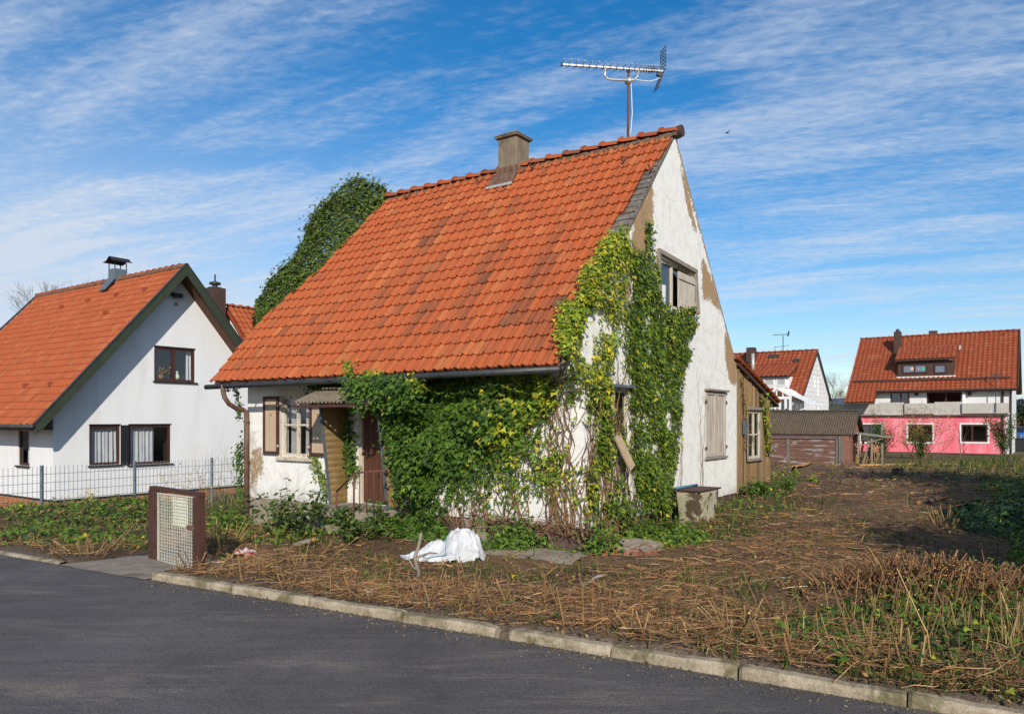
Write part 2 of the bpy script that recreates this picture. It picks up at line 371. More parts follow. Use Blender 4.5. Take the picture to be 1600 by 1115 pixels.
M['redbrick'] = brickmat("old_red_brick", (.26, .085, .045), (.20, .065, .035), (.24, .19, .15), .22, .07, stain=.6)
M['pink'] = None
M['board'] = pmat("rough_larch_boards", (.40, .245, .095), (.25, .135, .05), 3, .85, .6, (9, 9, .5), (.075, .04, .02), 1.3, t3=(.50, .62))
M['shedwood'] = pmat("red_brown_planks", (.19, .095, .065), (.135, .068, .048), 4, .85, .3, (1.2, 1.2, 6), (.30, .29, .28), 1.1, t3=(.52, .62))
M['shedroof'] = pmat("mossy_corrugated", (.125, .092, .062), (.085, .065, .045), 5, .95, .4, c3=(.075, .075, .028), s3=1.6)
M['shedtin'] = pmat("brown_tin_eave", (.15, .085, .07), (.11, .065, .055), 5, .8, .2, c3=(.25, .2, .15), s3=2.5)
M['balcony'] = pmat("ribbed_concrete_balcony", (.50, .47, .42), (.43, .40, .36), 3, .9, .1, c3=(.34, .31, .28), s3=1.5)
M['cladding'] = pmat("brown_dormer_cladding", (.075, .042, .03), (.058, .032, .024), 5, .7, .1)
M['bluetub'] = pmat("faded_blue_rim", (.06, .22, .32), (.05, .17, .24), 8, .6, .1)
M['tub'] = pmat("mossy_concrete_tub", (.46, .42, .29), (.32, .285, .18), 6, .95, .6, c3=(.085, .06, .035), s3=2.6, t3=(.5, .56))
M['stone'] = pmat("rubble_stone", (.34, .28, .21), (.25, .20, .15), 9, .95, .6)
M['clay'] = pmat("broken_clay", (.40, .14, .06), (.30, .10, .045), 9, .9, .4)
def boardvar():
    m, nt, b, out = nodes("aged_planks"); t = NT(nt); a = t.attr(); v = t.coord((14, 14, .7)); n = t.noise(3, v, 6, .7); f = t.noise(40, t.coord((1, 1, .12)), 4, .6)
    c = t.mix(t.rng(n, .35, .68), a.outputs['Color'], t.mix(.6, a.outputs['Color'], (.10, .05, .022))); c = t.mix(t.rng(t.noise(1.1, t.coord((3, 3, .6)), 6, .75), .55, .72, 0, .7), c, (.09, .05, .026))
    c = t.mix(.35, c, t.ramp(f, [(.3, .1), (.7, .9)]), 'OVERLAY'); nt.links.new(c, b.inputs['Base Color']); setin(b, Roughness=.85); t.bump(t.math('ADD', n, f), b, .5, .01); return m
M['boardvar'] = boardvar()
def tint_boxes(o, cols, per=8):
    me = o.data; n = len(me.vertices); ca = me.color_attributes.new('col', 'FLOAT_COLOR', 'POINT'); c = np.ones((n, 4), np.float32); k = (n + per - 1) // per
    pick = np.array(cols)[rng.integers(0, len(cols), k)] * rng.normal(1, .15, (k, 1)); c[:, :3] = np.repeat(pick, per, 0)[:n]; ca.data.foreach_set('color', c.ravel()); return o
M['bark'] = pmat("bark", (.13, .085, .055), (.075, .05, .034), 12, .95, .7, (3, 3, .8))
M['cutwood'] = pmat("fresh_cut_wood", (.50, .27, .095), (.40, .19, .06), 14, .9, .3)
M['leaf'] = leafmat("leaf"); M['drybit'] = attrmat("dry_stems", .85, .15)
M['grass'] = leafmat("grass_blade", .2, .6, .2)
M['black'] = pmat("black_plastic", (.02, .02, .022), (.015, .015, .017), 5, .5, .05)
M['alu'] = pmat("weathered_aluminium", (.55, .54, .50), (.40, .38, .34), 20, .45, .1, metal=.4)
M['paper'] = pmat("sun_bleached_paper", (.68, .70, .56), (.60, .62, .48), 12, .9, .05)
M['meshwhite'] = pmat("cream_coated_wire", (.62, .60, .52), (.50, .47, .40), 20, .6, .05)
def pinkmat():
    m, nt, b, out = nodes("pink_render"); t = NT(nt)
    n = t.noise(1.1, t.coord((1.6, 1.6, .35)), 6, .65, .3); c = t.mix(t.rng(n, .38, .66), (.78, .135, .185), (.80, .27, .31))
    c = t.mix(t.rng(t.noise(2.2, t.coord((2, 2, .5)), 6, .7), .58, .8, 0, .55), c, (.66, .42, .40))
    nt.links.new(c, b.inputs['Base Color']); setin(b, Roughness=.9); t.bump(t.noise(60), b, .15, .01); return m
M['pink'] = pinkmat()
def asphalt():
    m, nt, b, out = nodes("asphalt"); t = NT(nt)
    big = t.noise(.55, t.coord((1, 1, 1)), 6, .6, .6); mid = t.noise(5, None, 6, .7); f = t.noise(70, None, 5, .8)
    c = t.mix(t.rng(big, .35, .68), (.084, .075, .072), (.122, .108, .102))
    c = t.mix(t.rng(t.noise(.9, t.coord((.5, 2.2, 1), (0, 0, R(30))), 7, .7, .8), .50, .70, 0, .75), c, (.22, .18, .145))    # dust and trodden soil
    c = t.mix(t.rng(mid, .48, .8, 0, .5), c, (.045, .042, .042))
    c = t.mix(.75, c, t.ramp(f, [(.28, .02), (.72, .98)]), 'OVERLAY')
    tr = t.noise(1.3, t.coord((.18, 3.2, 1), (0, 0, R(30))), 5, .7, .4); c = t.mix(t.rng(tr, .45, .72, 0, .45), c, (.052, .048, .047))
    wv = t.noise(.8, t.coord((.35, 1.6, 1), (0, 0, R(30))), 7, .75, 1.2); c = t.mix(t.rng(t.math('ABSOLUTE', t.math('SUBTRACT', wv, .5)), .0, .004, .55, 0), c, (.025, .023, .023))
    vo = nt.nodes.new('ShaderNodeTexVoronoi'); vo.inputs['Scale'].default_value = 75; nt.links.new(t.coord(), vo.inputs['Vector'])
    c = t.mix(t.rng(vo.outputs['Distance'], .05, .22, .28, 0), c, (.24, .22, .20))
    nt.links.new(c, b.inputs['Base Color']); nt.links.new(t.rng(big, .3, .7, .82, .68), b.inputs['Roughness']); b.inputs['Specular IOR Level'].default_value = .35
    t.bump(t.math('ADD', f, t.math('MULTIPLY', vo.outputs['Distance'], 1.5)), b, .5, .006); return m
M['asphalt'] = asphalt()
def soil():
    m, nt, b, out = nodes("plot_soil"); t = NT(nt); a = t.attr(); f = t.noise(28, None, 6, .72, .4); g = t.noise(5, None, 6, .7)
    c = t.mix(.55, a.outputs['Color'], t.ramp(f, [(.3, .05), (.7, .95)]), 'OVERLAY')
    st = t.noise(14, t.coord((1.2, 5, 2), (0, 0, R(20))), 5, .7, 1.5)
    c = t.mix(t.rng(st, .58, .70, 0, .28), c, (.17, .10, .05)); c = t.mix(t.rng(g, .5, .8, 0, .25), c, (.060, .040, .025))
    nt.links.new(c, b.inputs['Base Color']); setin(b, Roughness=.95); b.inputs['Specular IOR Level'].default_value = .15
    t.bump(t.math('ADD', f, g), b, .8, .03); return m
M['soil'] = soil()
def tarpmat():
    m, nt, b, out = nodes("white_tarpaulin"); t = NT(nt); n = t.noise(3.5, None, 5, .6)
    nt.links.new(t.mix(t.rng(n, .4, .7), (.60, .61, .62), (.50, .50, .50)), b.inputs['Base Color']); setin(b, Roughness=.5); t.bump(t.noise(14, None, 6, .7, 1.), b, .5, .03); return m
M['tarp'] = tarpmat()

# ------------------------------------------------------------------ terrain
KA = np.array([-4.07, 8.5]); KT = np.array([0.866, -0.4996]); KN = np.array([0.4996, 0.866])     # kerb line and its normal into the plot
_ctl = np.array([(-4.07, 8.7, .06), (.1, 6.4, .07), (2.57, 4.95, .08), (8, 1.7, .08), (-6.9, 10.5, .0), (-9.5, 12, -.08), (1, 10, -.09), (2.2, 9.2, -.04),
    (-1.2, 10.6, -.10), (-3.05, 11.9, .06), (-2.2, 11.45, .03), (-3.9, 12.3, .0), (-5.3, 14.3, -.26), (-4.2, 10.5, -.02), (4.67, 15.2, .18), (7, 14, .16), (6, 10, .1), (9, 20, .24), (6.3, 18, .38), (3, 13, .06),
    (10, 27, .1), (16, 35, -.27), (22, 36, -.25), (14, 24, .2), (18, 24, .2), (28, 40, -.35), (34, 52, -.58), (20, 55, -.6), (30, 60, -.6), (-13, 21, -.80), (-9.3, 19.4, -.42), (-10.9, 17.6, -.32),
    (-12.3, 15.8, -.25), (-8.4, 15.3, .0), (-10.2, 14.6, -.03), (-6.6, 15.2, -.12), (-16, 20, -.9), (-7, 17.5, -.4), (-6.5, 22, -.5), (-5, 28, -.6), (2, 24, .2), (-20, 32, -1.0), (40, 30, -.2), (50, 70, -.8), (-40, 60, -1.2), (12, 8, .15), (20, 14, .2), (-20, 16, -.5)])
_d = np.sqrt(((_ctl[:, None, :2] - _ctl[None, :, :2]) ** 2).sum(-1) + .2)
_A = np.ones((len(_ctl) + 1,) * 2); _A[:-1, :-1] = _d; _A[-1, -1] = 0
_w = np.linalg.solve(_A, np.append(_ctl[:, 2], 0))
def gz0(x, y):
    x = np.asarray(x, float); y = np.asarray(y, float); z = np.full(x.shape, _w[-1])
    for (cx, cy, _), w in zip(_ctl, _w[:-1]): z = z + w * np.sqrt((x - cx) ** 2 + (y - cy) ** 2 + .2)
    return np.clip(z, -1.6, .6)
def kerb_s(x, y): return (np.asarray(x) - KA[0]) * KN[0] + (np.asarray(y) - KA[1]) * KN[1]
def kerb_t(x, y): return (np.asarray(x) - KA[0]) * KT[0] + (np.asarray(y) - KA[1]) * KT[1]
def gz(x, y):
    """height of the ground"""
    x = np.asarray(x, float); y = np.asarray(y, float); s = kerb_s(x, y); t = kerb_t(x, y)
    near = np.clip(1.6 - np.hypot(x, y) / 45, .25, 1)
    lump = .055 * fbm(x, y, 1.1, 5) * near + .02 * fbm(x, y, 5.0, 3) * near
    e = np.hypot((x - 4.05) / 1.25, (y - 7.35) / .55); mound = .20 * np.exp(-e ** 2)      # root mound of the cut hedge
    z = gz0(x, y) + (lump + mound) * np.clip((s - .12) / .4, 0, 1)
    z = z + .05 * np.exp(-((s - .35) / .25) ** 2) * np.clip(fbm(x, y, 1.5, 3) + .3, 0, 1) * (s > .1); drive = (t > -1.75) & (t < -.02) & (s < 1.15)
    z = np.where(drive, np.minimum(z, -.03 + .02 * s), z)
    return np.where(s < .088, -.12, z)
COT = Frame(.997, 10.5)
def in_cottage(x, y, m=.0):
    a = (x - COT.o[0]) * NA[0] + (y - COT.o[1]) * NA[1]; b = (x - COT.o[0]) * VB[0] + (y - COT.o[1]) * VB[1]
    return (a < m) & (a > -8.4 - m) & (b > -m) & (b < 8.75 + m)
GREEN = [[(1130, 775), (1235, 750), (1240, 790), (1180, 830), (1110, 850), (1050, 860), (960, 850), (960, 820)], [(1530, 740), (1620, 730), (2200, 730), (2200, 900), (1570, 880), (1545, 800)],
         [(1190, 1000), (1330, 960), (1600, 880), (2200, 870), (2200, 1400), (1600, 1110), (1330, 1075)], [(0, 785), (240, 785), (240, 860), (0, 850)], [(320, 760), (420, 760), (560, 800), (520, 850), (330, 860)], [(1390, 730), (1600, 712), (2200, 712), (2200, 735), (1480, 742)]]
def vegmask(x, y):
    """how green the ground is, 0..1"""
    z = gz0(x, y); yy = np.maximum(np.asarray(y, float), .5); px = CX + x / yy * FPX; py = HY + (CAMZ - z) / yy * FPX
    g = np.zeros(np.shape(x))
    for p in GREEN: g = np.maximum(g, inpoly(px + 40 * fbm(x, y, .9, 3), py + 14 * fbm(x, y, 1.1, 3), p).astype(float))
    return g
def make_ground():
    def axis(segs):
        out = []
        for a, b, st in segs: out += list(np.arange(a, b, st))
        return np.array(out + [segs[-1][1]])
    xs = axis([(-3000, -400, 400), (-400, -60, 40), (-60, -16, 4), (-16, -7, .25), (-7, 8, .07), (8, 16, .16), (16, 40, .8), (40, 120, 8), (120, 400, 40), (400, 3000, 400)])
    ys = axis([(-40, 2, 6), (2, 3, .5), (3, 13, .07), (13, 24, .16), (24, 60, .8), (60, 200, 10), (200, 500, 60), (500, 4000, 400)])
    X, Y = np.meshgrid(xs, ys); Z = gz(X, Y); n, m = X.shape
    idx = np.arange(n * m).reshape(n, m); F = np.stack([idx[:-1, :-1], idx[:-1, 1:], idx[1:, 1:], idx[1:, :-1]], -1).reshape(-1, 4)
    x, y = X.ravel(), Y.ravel()
    g = vegmask(x, y); k = np.clip(.5 + fbm(x, y, .8, 5) * 1.2, 0, 1)[:, None]; far = np.clip((np.hypot(x, y) - 30) / 25, 0, 1)
    soil_ = np.array([.105, .066, .040]); straw = np.array([.200, .122, .064]); green = np.array([.045, .065, .017]); mead = np.array([.12, .095, .045])
    col = soil_ * (1 - k) + straw * k; gg = np.clip(g * (.55 + fbm(x, y, 2.0, 4)), 0, .85)[:, None]; col = col * (1 - gg) + green * gg
    f = far[:, None]; col = col * (1 - f) + mead * f
    ap = ((kerb_s(x, y) < .35))[:, None]; col = np.where(ap, np.array([.12, .09, .065]) * (.7 + .6 * k), col)
    tag(np_mesh("ground", np.stack([x, y, Z.ravel()], -1), [F], M['soil'], None, col, True), kind='structure')
make_ground()

def road_pt(t, s): return KA + KT * t + KN * s
def make_road():
    mb = MB(); T = np.concatenate([np.arange(-60, -12, 6), np.arange(-12, 14, .5), np.arange(14, 61, 6)]); S = [-9, -5, -3, -2, -1.2, -.6, -.25, 0.0]
    for t in T:
        for s in S:
            q = road_pt(t, s); h = .0 if s > -.3 else .012 * min(1, -s)
            wob = (.03 * math.sin(t * 2.1) + .02 * math.sin(t * 5.3 + 1)) if s == 0.0 and t < -1.75 else 0
            q = q + KN * wob; mb.v.append((q[0], q[1], h))
    m = len(S)
    for i in range(len(T) - 1):
        for j in range(m - 1): a = i * m + j; mb.f.append((a, a + m, a + m + 1, a + 1))
    tag(obj("road", mb, M['asphalt'], smooth=True), kind='structure')
    # old concrete crossing in front of the gate
    mb = MB(); T = np.linspace(-1.72, -.02, 9); S = np.linspace(-.05, 1.08, 6)
    for i, t in enumerate(T):
        for j, s in enumerate(S):
            tt = t + (s * .35 if i == 0 else 0) + (.22 * s if i == 8 else 0); q = road_pt(tt, s); mb.v.append((q[0], q[1], .006 + .014 * s + .012 * mnoise.noise((q[0] * 2, q[1] * 2, 0))))
    for i in range(8):
        for j in range(5): a = i * 6 + j; mb.f.append((a, a + 6, a + 7, a + 1))
    tag(obj("driveway", mb, pmat("worn_crossing", (.27, .225, .18), (.18, .15, .12), 4, .95, .5, c3=(.09, .06, .04), s3=2), smooth=True), kind='structure')
make_road()
def kerb_stone(t0, t1, w=.115, h=.078, seed=0, tilt=0.0):
    """one kerb stone, chipped along its upper edge"""
    rn = random.Random(seed); mb = MB(); n = max(3, int((t1 - t0) / .025)); ring = 6; k0 = 0
    for i in range(n + 1):
        t = t0 + (t1 - t0) * i / n; e = .012 if i in (0, n) else 0
        c = max(0, mnoise.noise((t * 2.6, seed * 3.1, .5)) - .12) * .05 + rn.random() * .007; hh = h + .014 * mnoise.noise((t * 1.3, seed, 0)) + .007 * mnoise.noise((t * 7, seed, 4)) + tilt * (t - t0) - e
        prof = [(.0 + e, -.06), (.004 + e, hh - .022 - c * .9), (.018 + c * .7 + e, hh - c * .25), (w - .015, hh), (w, hh - .02), (w, -.06)]
        for s, z in prof: q = road_pt(t, s + .018 * mnoise.noise((t * .5, 3, 0)) + .006 * mnoise.noise((t * 5, z * 20, seed))); mb.v.append((q[0], q[1], z))
    for i in range(n):
        for j in range(ring - 1): a = i * ring + j; mb.f.append((a, a + 1, a + ring + 1, a + ring))
    mb.f.append(tuple(range(ring))); mb.f.append(tuple(n * ring + j for j in reversed(range(ring))))
    tag(obj("kerb", mb, M['kerb']), kind='structure')
for i, (t0, t1) in enumerate([(0, 1.30), (1.31, 2.42), (2.43, 3.55), (3.56, 4.52), (4.66, 5.55), (5.56, 6.50), (6.515, 7.55), (7.56, 8.6), (8.61, 9.7), (9.71, 10.8), (10.81, 11.9)]):
    kerb_stone(t0, t1, seed=i + 3, tilt=(-.006 if i == 3 else .004 if i == 5 else 0))
mb = MB()   # low worn edging left of the crossing
for i in range(45):
    t = -1.8 - i * .22
    for s, z in ((-.02, -.02), (.0, .022), (.09, .030), (.12, -.03)):
        q = road_pt(t, s + .02 * mnoise.noise((t * 2, 1, s))); mb.v.append((q[0], q[1], z + .016 * mnoise.noise((t * 3, s * 5, 2))))
for i in range(44):
    for j in range(3): a = i * 4 + j; mb.f.append((a, a + 1, a + 5, a + 4))
tag(obj("road_edging", mb, M['kerb'], smooth=True), kind='structure')

# far hills; the farther row has distance haze put into its blue
def hill(name, pts, depth, col1, col2):
    mb = MB(); n = len(pts)
    for (x, y, z) in pts: mb.v += [(x, y - depth, -3), (x, y - depth * .35, z * .6), (x, y, z), (x, y + depth, -3)]
    for i in range(n - 1):
        for j in range(3): a = i * 4 + j; mb.f.append((a, a + 4, a + 5, a + 1))
    tag(obj(name, mb, pmat(name + "_tone", col1, col2, .03, 1, .0, fine=.15), smooth=False), kind='structure')
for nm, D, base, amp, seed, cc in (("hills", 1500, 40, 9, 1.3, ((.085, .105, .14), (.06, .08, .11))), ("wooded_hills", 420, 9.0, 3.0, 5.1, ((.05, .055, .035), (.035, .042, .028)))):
    pts = []
    for i in range(241):
        az = R(-60 + i * .5); x = math.sin(az) * D; y = math.cos(az) * D
        z = base + amp * mnoise.noise((i * .06, seed, 0)) * 2 + amp * .35 * mnoise.noise((i * .45, seed, 3)) + amp * .22 * random.random()
        pts.append((x, y, z))
    hill(nm, pts, D * .06, *cc)

# ------------------------------------------------------------------ building blocks for houses
def mapA(a0): return lambda p, q, z: (a0 + q, p, z)
def mapB(b0): return lambda p, q, z: (p, b0 - q, z)
def wall(name, parent, mat, mp, p0, p1, z0, ztop, zmax, holes=(), step=10., attr=None, reveal=.14, plines=()):
    """wall sheet with openings; (p along, z up); ztop(p) is the roof line; openings get reveals"""
    ps = sorted(set([round(v, 4) for v in list(np.arange(p0, p1, step)) + [p1] + [h for H in holes for h in H[:2]] + list(plines)]))
    zs = sorted(set([round(v, 4) for v in list(np.arange(z0, zmax, step)) + [zmax] + [h for H in holes for h in H[2:4]]]))
    V = []; A = []; F = []
    for p in ps:
        zt = ztop(p)
        for z in zs: V.append(mp(p, 0, min(z, zt))); A.append((p, min(z, zt)))
    nz = len(zs)
    for i in range(len(ps) - 1):
        for j in range(nz - 1):
            if zs[j] >= max(ztop(ps[i]), ztop(ps[i + 1])) - 1e-4: continue
            pc = (ps[i] + ps[i + 1]) / 2; zc = (zs[j] + zs[j + 1]) / 2
            if any(h[0] < pc < h[1] and h[2] < zc < h[3] for h in holes): continue
            a = i * nz + j; F.append((a, a + nz, a + nz + 1, a + 1))
    for h in holes:
        k = len(V); c = [(h[0], h[2]), (h[1], h[2]), (h[1], h[3]), (h[0], h[3])]
        for q in (0, -reveal):
            for p, z in c: V.append(mp(p, q, z)); A.append((p, z))
        for i in range(4): j = (i + 1) % 4; F.append((k + i, k + j, k + 4 + j, k + 4 + i))
    col = None
    if attr is not None:
        A = np.array(A); w, g = attr(A[:, 0], A[:, 1]); col = np.stack([w, g, np.zeros(len(A))], -1)
    return np_mesh(name, V, [np.array(F)], mat, parent, col)

def tiles(name, parent, mat, O, ud, sd, rows, L, w=.2, nseg=8, amp=.013, lip=.026, sag=0., rowcol=None, seed=1, prof=None, umax=None, stainfn=None):
    """rows: list of (u0, u1) at each course from the eave upward; O = eave origin, ud along the eave, sd up the slope"""
    r = np.random.default_rng(seed); ud = np.array(ud, float); sd = np.array(sd, float); nd = np.cross(ud, sd)
    if nd[2] < 0: nd = -nd
    t = np.linspace(0, 1, nseg + 1)
    pr = prof(t) if prof else (np.cos(2 * np.pi * t) * amp + 1.0 * amp * np.cos(4 * np.pi * t + .5))
    V = []; C = []; T0 = []
    for k, (u0, u1) in enumerate(rows):
        if u1 - u0 < .03: continue
        c0 = math.floor(u0 / w); c1 = math.ceil(u1 / w)
        for c in range(c0, c1):
            a = max(u0, c * w); b = min(u1, (c + 1) * w)
            if b - a < .02: continue
            T0.append((k, a, b, (a - c * w) / w, (b - c * w) / w))
    T0 = np.array(T0); n = len(T0)
    tt = T0[:, 3:4] + (T0[:, 4:5] - T0[:, 3:4]) * t[None, :]
    h = (prof(tt) if prof else (np.cos(2 * np.pi * tt) * amp + 1.0 * amp * np.cos(4 * np.pi * tt + .5)))
    u = T0[:, 1:2] + (T0[:, 2:3] - T0[:, 1:2]) * t[None, :]
    js = r.normal(0, .006, (n, 1)); jn = r.normal(0, .0025, (n, 1)); sk = r.normal(0, .004, (n, 1))
    s0 = T0[:, 0:1] * L + js + sk * (t[None, :] - .5) * 2; s1 = T0[:, 0:1] * L + L + .06 + 0 * u
    sagf = lambda uu, ss: sag * (np.sin(uu * .83 + 1.) * np.sin(ss * .9 + .4) + .5 * np.sin(uu * 2.1) * np.sin(ss * 1.7))
    rowsV = []
    for (s, dn) in ((s0, .038 + jn - lip), (s0, .038 + jn), (s0, .038 + jn), (s1, .004 + jn * .3)):
        nn = h * (1 if dn is not None else 1) + dn + sagf(u, s)
        rowsV.append(np.array(O)[None, None, :] + u[..., None] * ud + s[..., None] * sd + nn[..., None] * nd)
    V = np.stack(rowsV, 1).reshape(-1, 3); m = nseg + 1
    base = (np.arange(n) * 4 * m)[:, None]; i = np.arange(nseg)[None, :]
    F = [np.stack([base + q0 * m + i, base + q0 * m + i + 1, base + (q0 + 1) * m + i + 1, base + (q0 + 1) * m + i], -1).reshape(-1, 4) for q0 in (0, 2)]
    bright = np.clip(r.normal(.68, .11, n), 0, 1); pale = r.random(n); stn = np.clip(r.normal(-.45, .35, n), 0, .5)
    if stainfn is not None: stn = np.clip(stn + stainfn(T0[:, 1], T0[:, 0] * L, r), 0, .9)
    C = np.repeat(np.stack([bright, pale, stn], -1), 4 * m, 0)
    return np_mesh(name, V, F, mat, parent, C, True)

def bars(mb, mp, x0, x1, z0, z1, w, q0, q1, vs=(), hs=(), vw=None):
    """rectangular frame with mullions vs and transoms hs (fractions)"""
    vw = vw or w
    mb.mbox(mp, x0, x0 + w, q0, q1, z0, z1); mb.mbox(mp, x1 - w, x1, q0, q1, z0, z1)
    mb.mbox(mp, x0 + w, x1 - w, q0, q1, z0, z0 + w); mb.mbox(mp, x0 + w, x1 - w, q0, q1, z1 - w, z1)
    cuts = [x0 + w] + [c for f in vs for c in (x0 + (x1 - x0) * f - vw / 2, x0 + (x1 - x0) * f + vw / 2)] + [x1 - w]
    for f in vs: c = x0 + (x1 - x0) * f; mb.mbox(mp, c - vw / 2, c + vw / 2, q0, q1 - .003, z0 + w, z1 - w)
    for f in hs:
        c = z0 + (z1 - z0) * f
        for i in range(0, len(cuts), 2): mb.mbox(mp, cuts[i], cuts[i + 1], q0 + .004, q1 - .006, c - vw * .3, c + vw * .3)
def curtain_mesh(mp, x0, x1, z0, z1, q, amp=.03, f=9.):
    mb = MB(); n = 60
    for i in range(n + 1):
        x = x0 + (x1 - x0) * i / n; d = amp * math.sin((x - x0) * f * 2 * math.pi + 2.2 * mnoise.noise((x * 3, x0, 1))) * (.6 + .8 * mnoise.noise((x * 2, 4, x0))) + amp * .6 * math.sin((x - x0) * f * 4.1 + 1 + 3 * mnoise.noise((x * 5, x0, 7)))
        mb.v += [mp(x, q + d * 1.2, z0), mp(x, q + d * .6, z1)]
    for i in range(n): a = i * 2; mb.f.append((a, a + 2, a + 3, a + 1))
    return mb
def window(parent, mp, rect, mat, glass, fw=.06, q=-.10, vs=(), hs=(), sill=None, sill_mat=None, curtain=None, cur_mat=None, vw=None, dark=True):
    x0, x1, z0, z1 = rect; mb = MB(); bars(mb, mp, x0, x1, z0, z1, fw, q, q + .05, vs, hs, vw)
    w = obj("window", mb, mat, parent)
    mb = MB(); mb.add([mp(x0 + fw * .5, q + .02, z0 + fw * .5), mp(x1 - fw * .5, q + .02, z0 + fw * .5), mp(x1 - fw * .5, q + .02, z1 - fw * .5), mp(x0 + fw * .5, q + .02, z1 - fw * .5)], [(0, 1, 2, 3)])
    obj("pane", mb, glass, w)
    if sill:
        mb = MB(); mb.mbox(mp, x0 - .05, x1 + .05, q + .05, sill, z0 - .045, z0 - .004); obj("sill", mb, sill_mat or mat, w)
    if dark:   # the room behind
        mb = MB(); d = 1.1; e = .02
        c = [mp(x0 - .2, q - e, z0 - .2), mp(x1 + .2, q - e, z0 - .2), mp(x1 + .2, q - e, z1 + .1), mp(x0 - .2, q - e, z1 + .1), mp(x0 - .2, q - d, z0 - .2), mp(x1 + .2, q - d, z0 - .2), mp(x1 + .2, q - d, z1 + .1), mp(x0 - .2, q - d, z1 + .1)]
        mb.add(c, [(4, 5, 6, 7), (0, 1, 5, 4), (1, 2, 6, 5), (2, 3, 7, 6), (3, 0, 4, 7)]); obj("room_lining", mb, M['dark'], w)
    for (a, b) in (curtain or ()):
        obj("curtain", curtain_mesh(mp, x0 + (x1 - x0) * a, x0 + (x1 - x0) * b, z0 + .02, z1 - .02, q - .12), cur_mat or M['curtain'], w, True, False)
    return w
def ridge_caps(name, parent, mat, p0, p1, L=.36, r=.11, seed=2, nx=8, ysq=.85):
    """overlapping half round ridge tiles from p0 to p1"""
    rn = random.Random(seed); p0 = Vector(p0); p1 = Vector(p1); d = (p1 - p0); n = int(d.length / L); d = d / n; side = d.cross(Vector((0, 0, 1))).normalized()
    V = []; F = []; C = []
    for i in range(n):
        c = (rn.random(), rn.random(), max(0, rn.gauss(0, .3)))
        for (f, rr, up) in ((-.03, r * .86, 0.0), (.86, r, .018), (.86, r * 1.22, .02), (1.02, r * 1.18, .024), (1.02, r * .8, .0)):
            k = p0 + d * (i + f)
            for j in range(nx + 1):
                a = math.pi * j / nx; V.append(tuple(k + side * (rr * math.cos(a)) + Vector((0, 0, rr * ysq * math.sin(a) + up)))); C.append(c)
    m = nx + 1
    for i in range(n):
        for s in range(4):
            for j in range(nx): a = (i * 5 + s) * m + j; F.append((a, a + 1, a + m + 1, a + m))
    return np_mesh(name, V, [np.array(F)], mat, parent, np.array(C), False)

# ------------------------------------------------------------------ the cottage
cot = house_root("cottage", COT, "derelict white cottage with steep orange tiled roof and ivy over its walls", "house")
TAN = 1.13; ZR = 6.80; BR = 3.19; W_ = 6.375; LA = -7.59
CO, SI = math.cos(math.atan(TAN)), math.sin(math.atan(TAN))
ROOF_O = np.array([0, -.60, ZR - TAN * (BR + .60)]); ROOF_N = np.array([0, -SI, CO]); SLEN = (BR + .60) / CO
roof_front = lambda b: ZR - .10 - TAN * (BR - b)
roof_back = lambda b: ZR - .07 - 1.19 * (b - BR)
roofline = lambda b: min(roof_front(b), roof_back(b))
def on_roof(px, py): p = COT.on(px, py, ROOF_O, ROOF_N); return p[0], (p[1] + .60) / CO
Lc = SLEN / 20
def edge(pts):
    q = sorted((on_roof(*p)[1], on_roof(*p)[0]) for p in pts); return [x[0] for x in q], [x[1] for x in q]
rs_, ra_ = edge([(880, 556), (893, 520), (908, 490), (924, 440), (946, 390), (962, 350), (988, 306), (1010, 268), (1025, 256), (1040, 232), (1053, 206)])
ls_, la_ = edge([(331, 596), (411, 501), (502, 419), (607, 309)])
rows = []
for k in range(20):
    s = (k + .5) * Lc; a0 = np.interp(s, rs_, ra_); a1 = np.interp(s, ls_, la_)
    rows.append((max(-.06, -round(a0 / .1) * .1 + random.choice((-.02, 0, .03))), -round(a1 / .1) * .1))
def roof_stain(u, s, r):
    """long dark runs of lichen, down slope"""
    st = np.zeros(len(u))
    for (u0, s0, dr, ln, w) in ((4.15, 4.2, -.16, 2.6, .16), (2.3, 2.9, -.05, 2.2, .2), (1.2, 3.4, .05, 2.6, .15), (3.1, 1.6, -.1, 1.5, .16), (5.6, 2.0, 0, 1.7, .15), (.5, 1.2, 0, 1.2, .2), (3.6, 3.0, -.2, 2., .12)):
        d = np.abs(u - (u0 + (s0 - s) * -dr)); st = np.maximum(st, np.where((d < w) & (s < s0) & (s > s0 - ln), .55, 0) * r.uniform(.3, 1, len(u)))
    return st
roof = tiles("roof", cot, M['tile'], ROOF_O, (-1, 0, 0), (0, CO, SI), rows, Lc, .2, 12, .013, .034, .022, seed=5, stainfn=roof_stain)
# boarding under the tiles, bare and grey along the verge
mb = MB(); und = ROOF_N * -.035
def rp(a, s, n=0): return Vector(ROOF_O + np.array([a, 0, 0]) + s * np.array([0, CO, SI]) + n * ROOF_N)
edge_poly = [rp(-.02, .0, -.035), rp(-.02, SLEN, -.035), rp(-6.80, SLEN, -.035), rp(-7.84, .0, -.035)]
mb.prism(edge_poly, tuple(-.05 * ROOF_N))
rn = random.Random(3); s = .35
while s < SLEN - .55:
    h = rn.uniform(.12, .17); a1 = -.015 + rn.uniform(-.03, .01); a0 = float(np.interp(s, rs_, ra_)) - .06; mb.hexa([rp(a0, s, -.034), rp(a1, s, -.034), rp(a1, s + h, -.034), rp(a0, s + h, -.034), rp(a0, s, -.014), rp(a1, s, -.004 + rn.uniform(-.008, .006)), rp(a1, s + h, -.02), rp(a0, s + h, -.024)]); s += h + .008
obj("sarking_boards", mb, M['grayboard'], roof)
mb = MB(); d2 = Vector((0, 1, -1.19)).normalized(); n2 = Vector((0, 1.19, 1)).normalized()
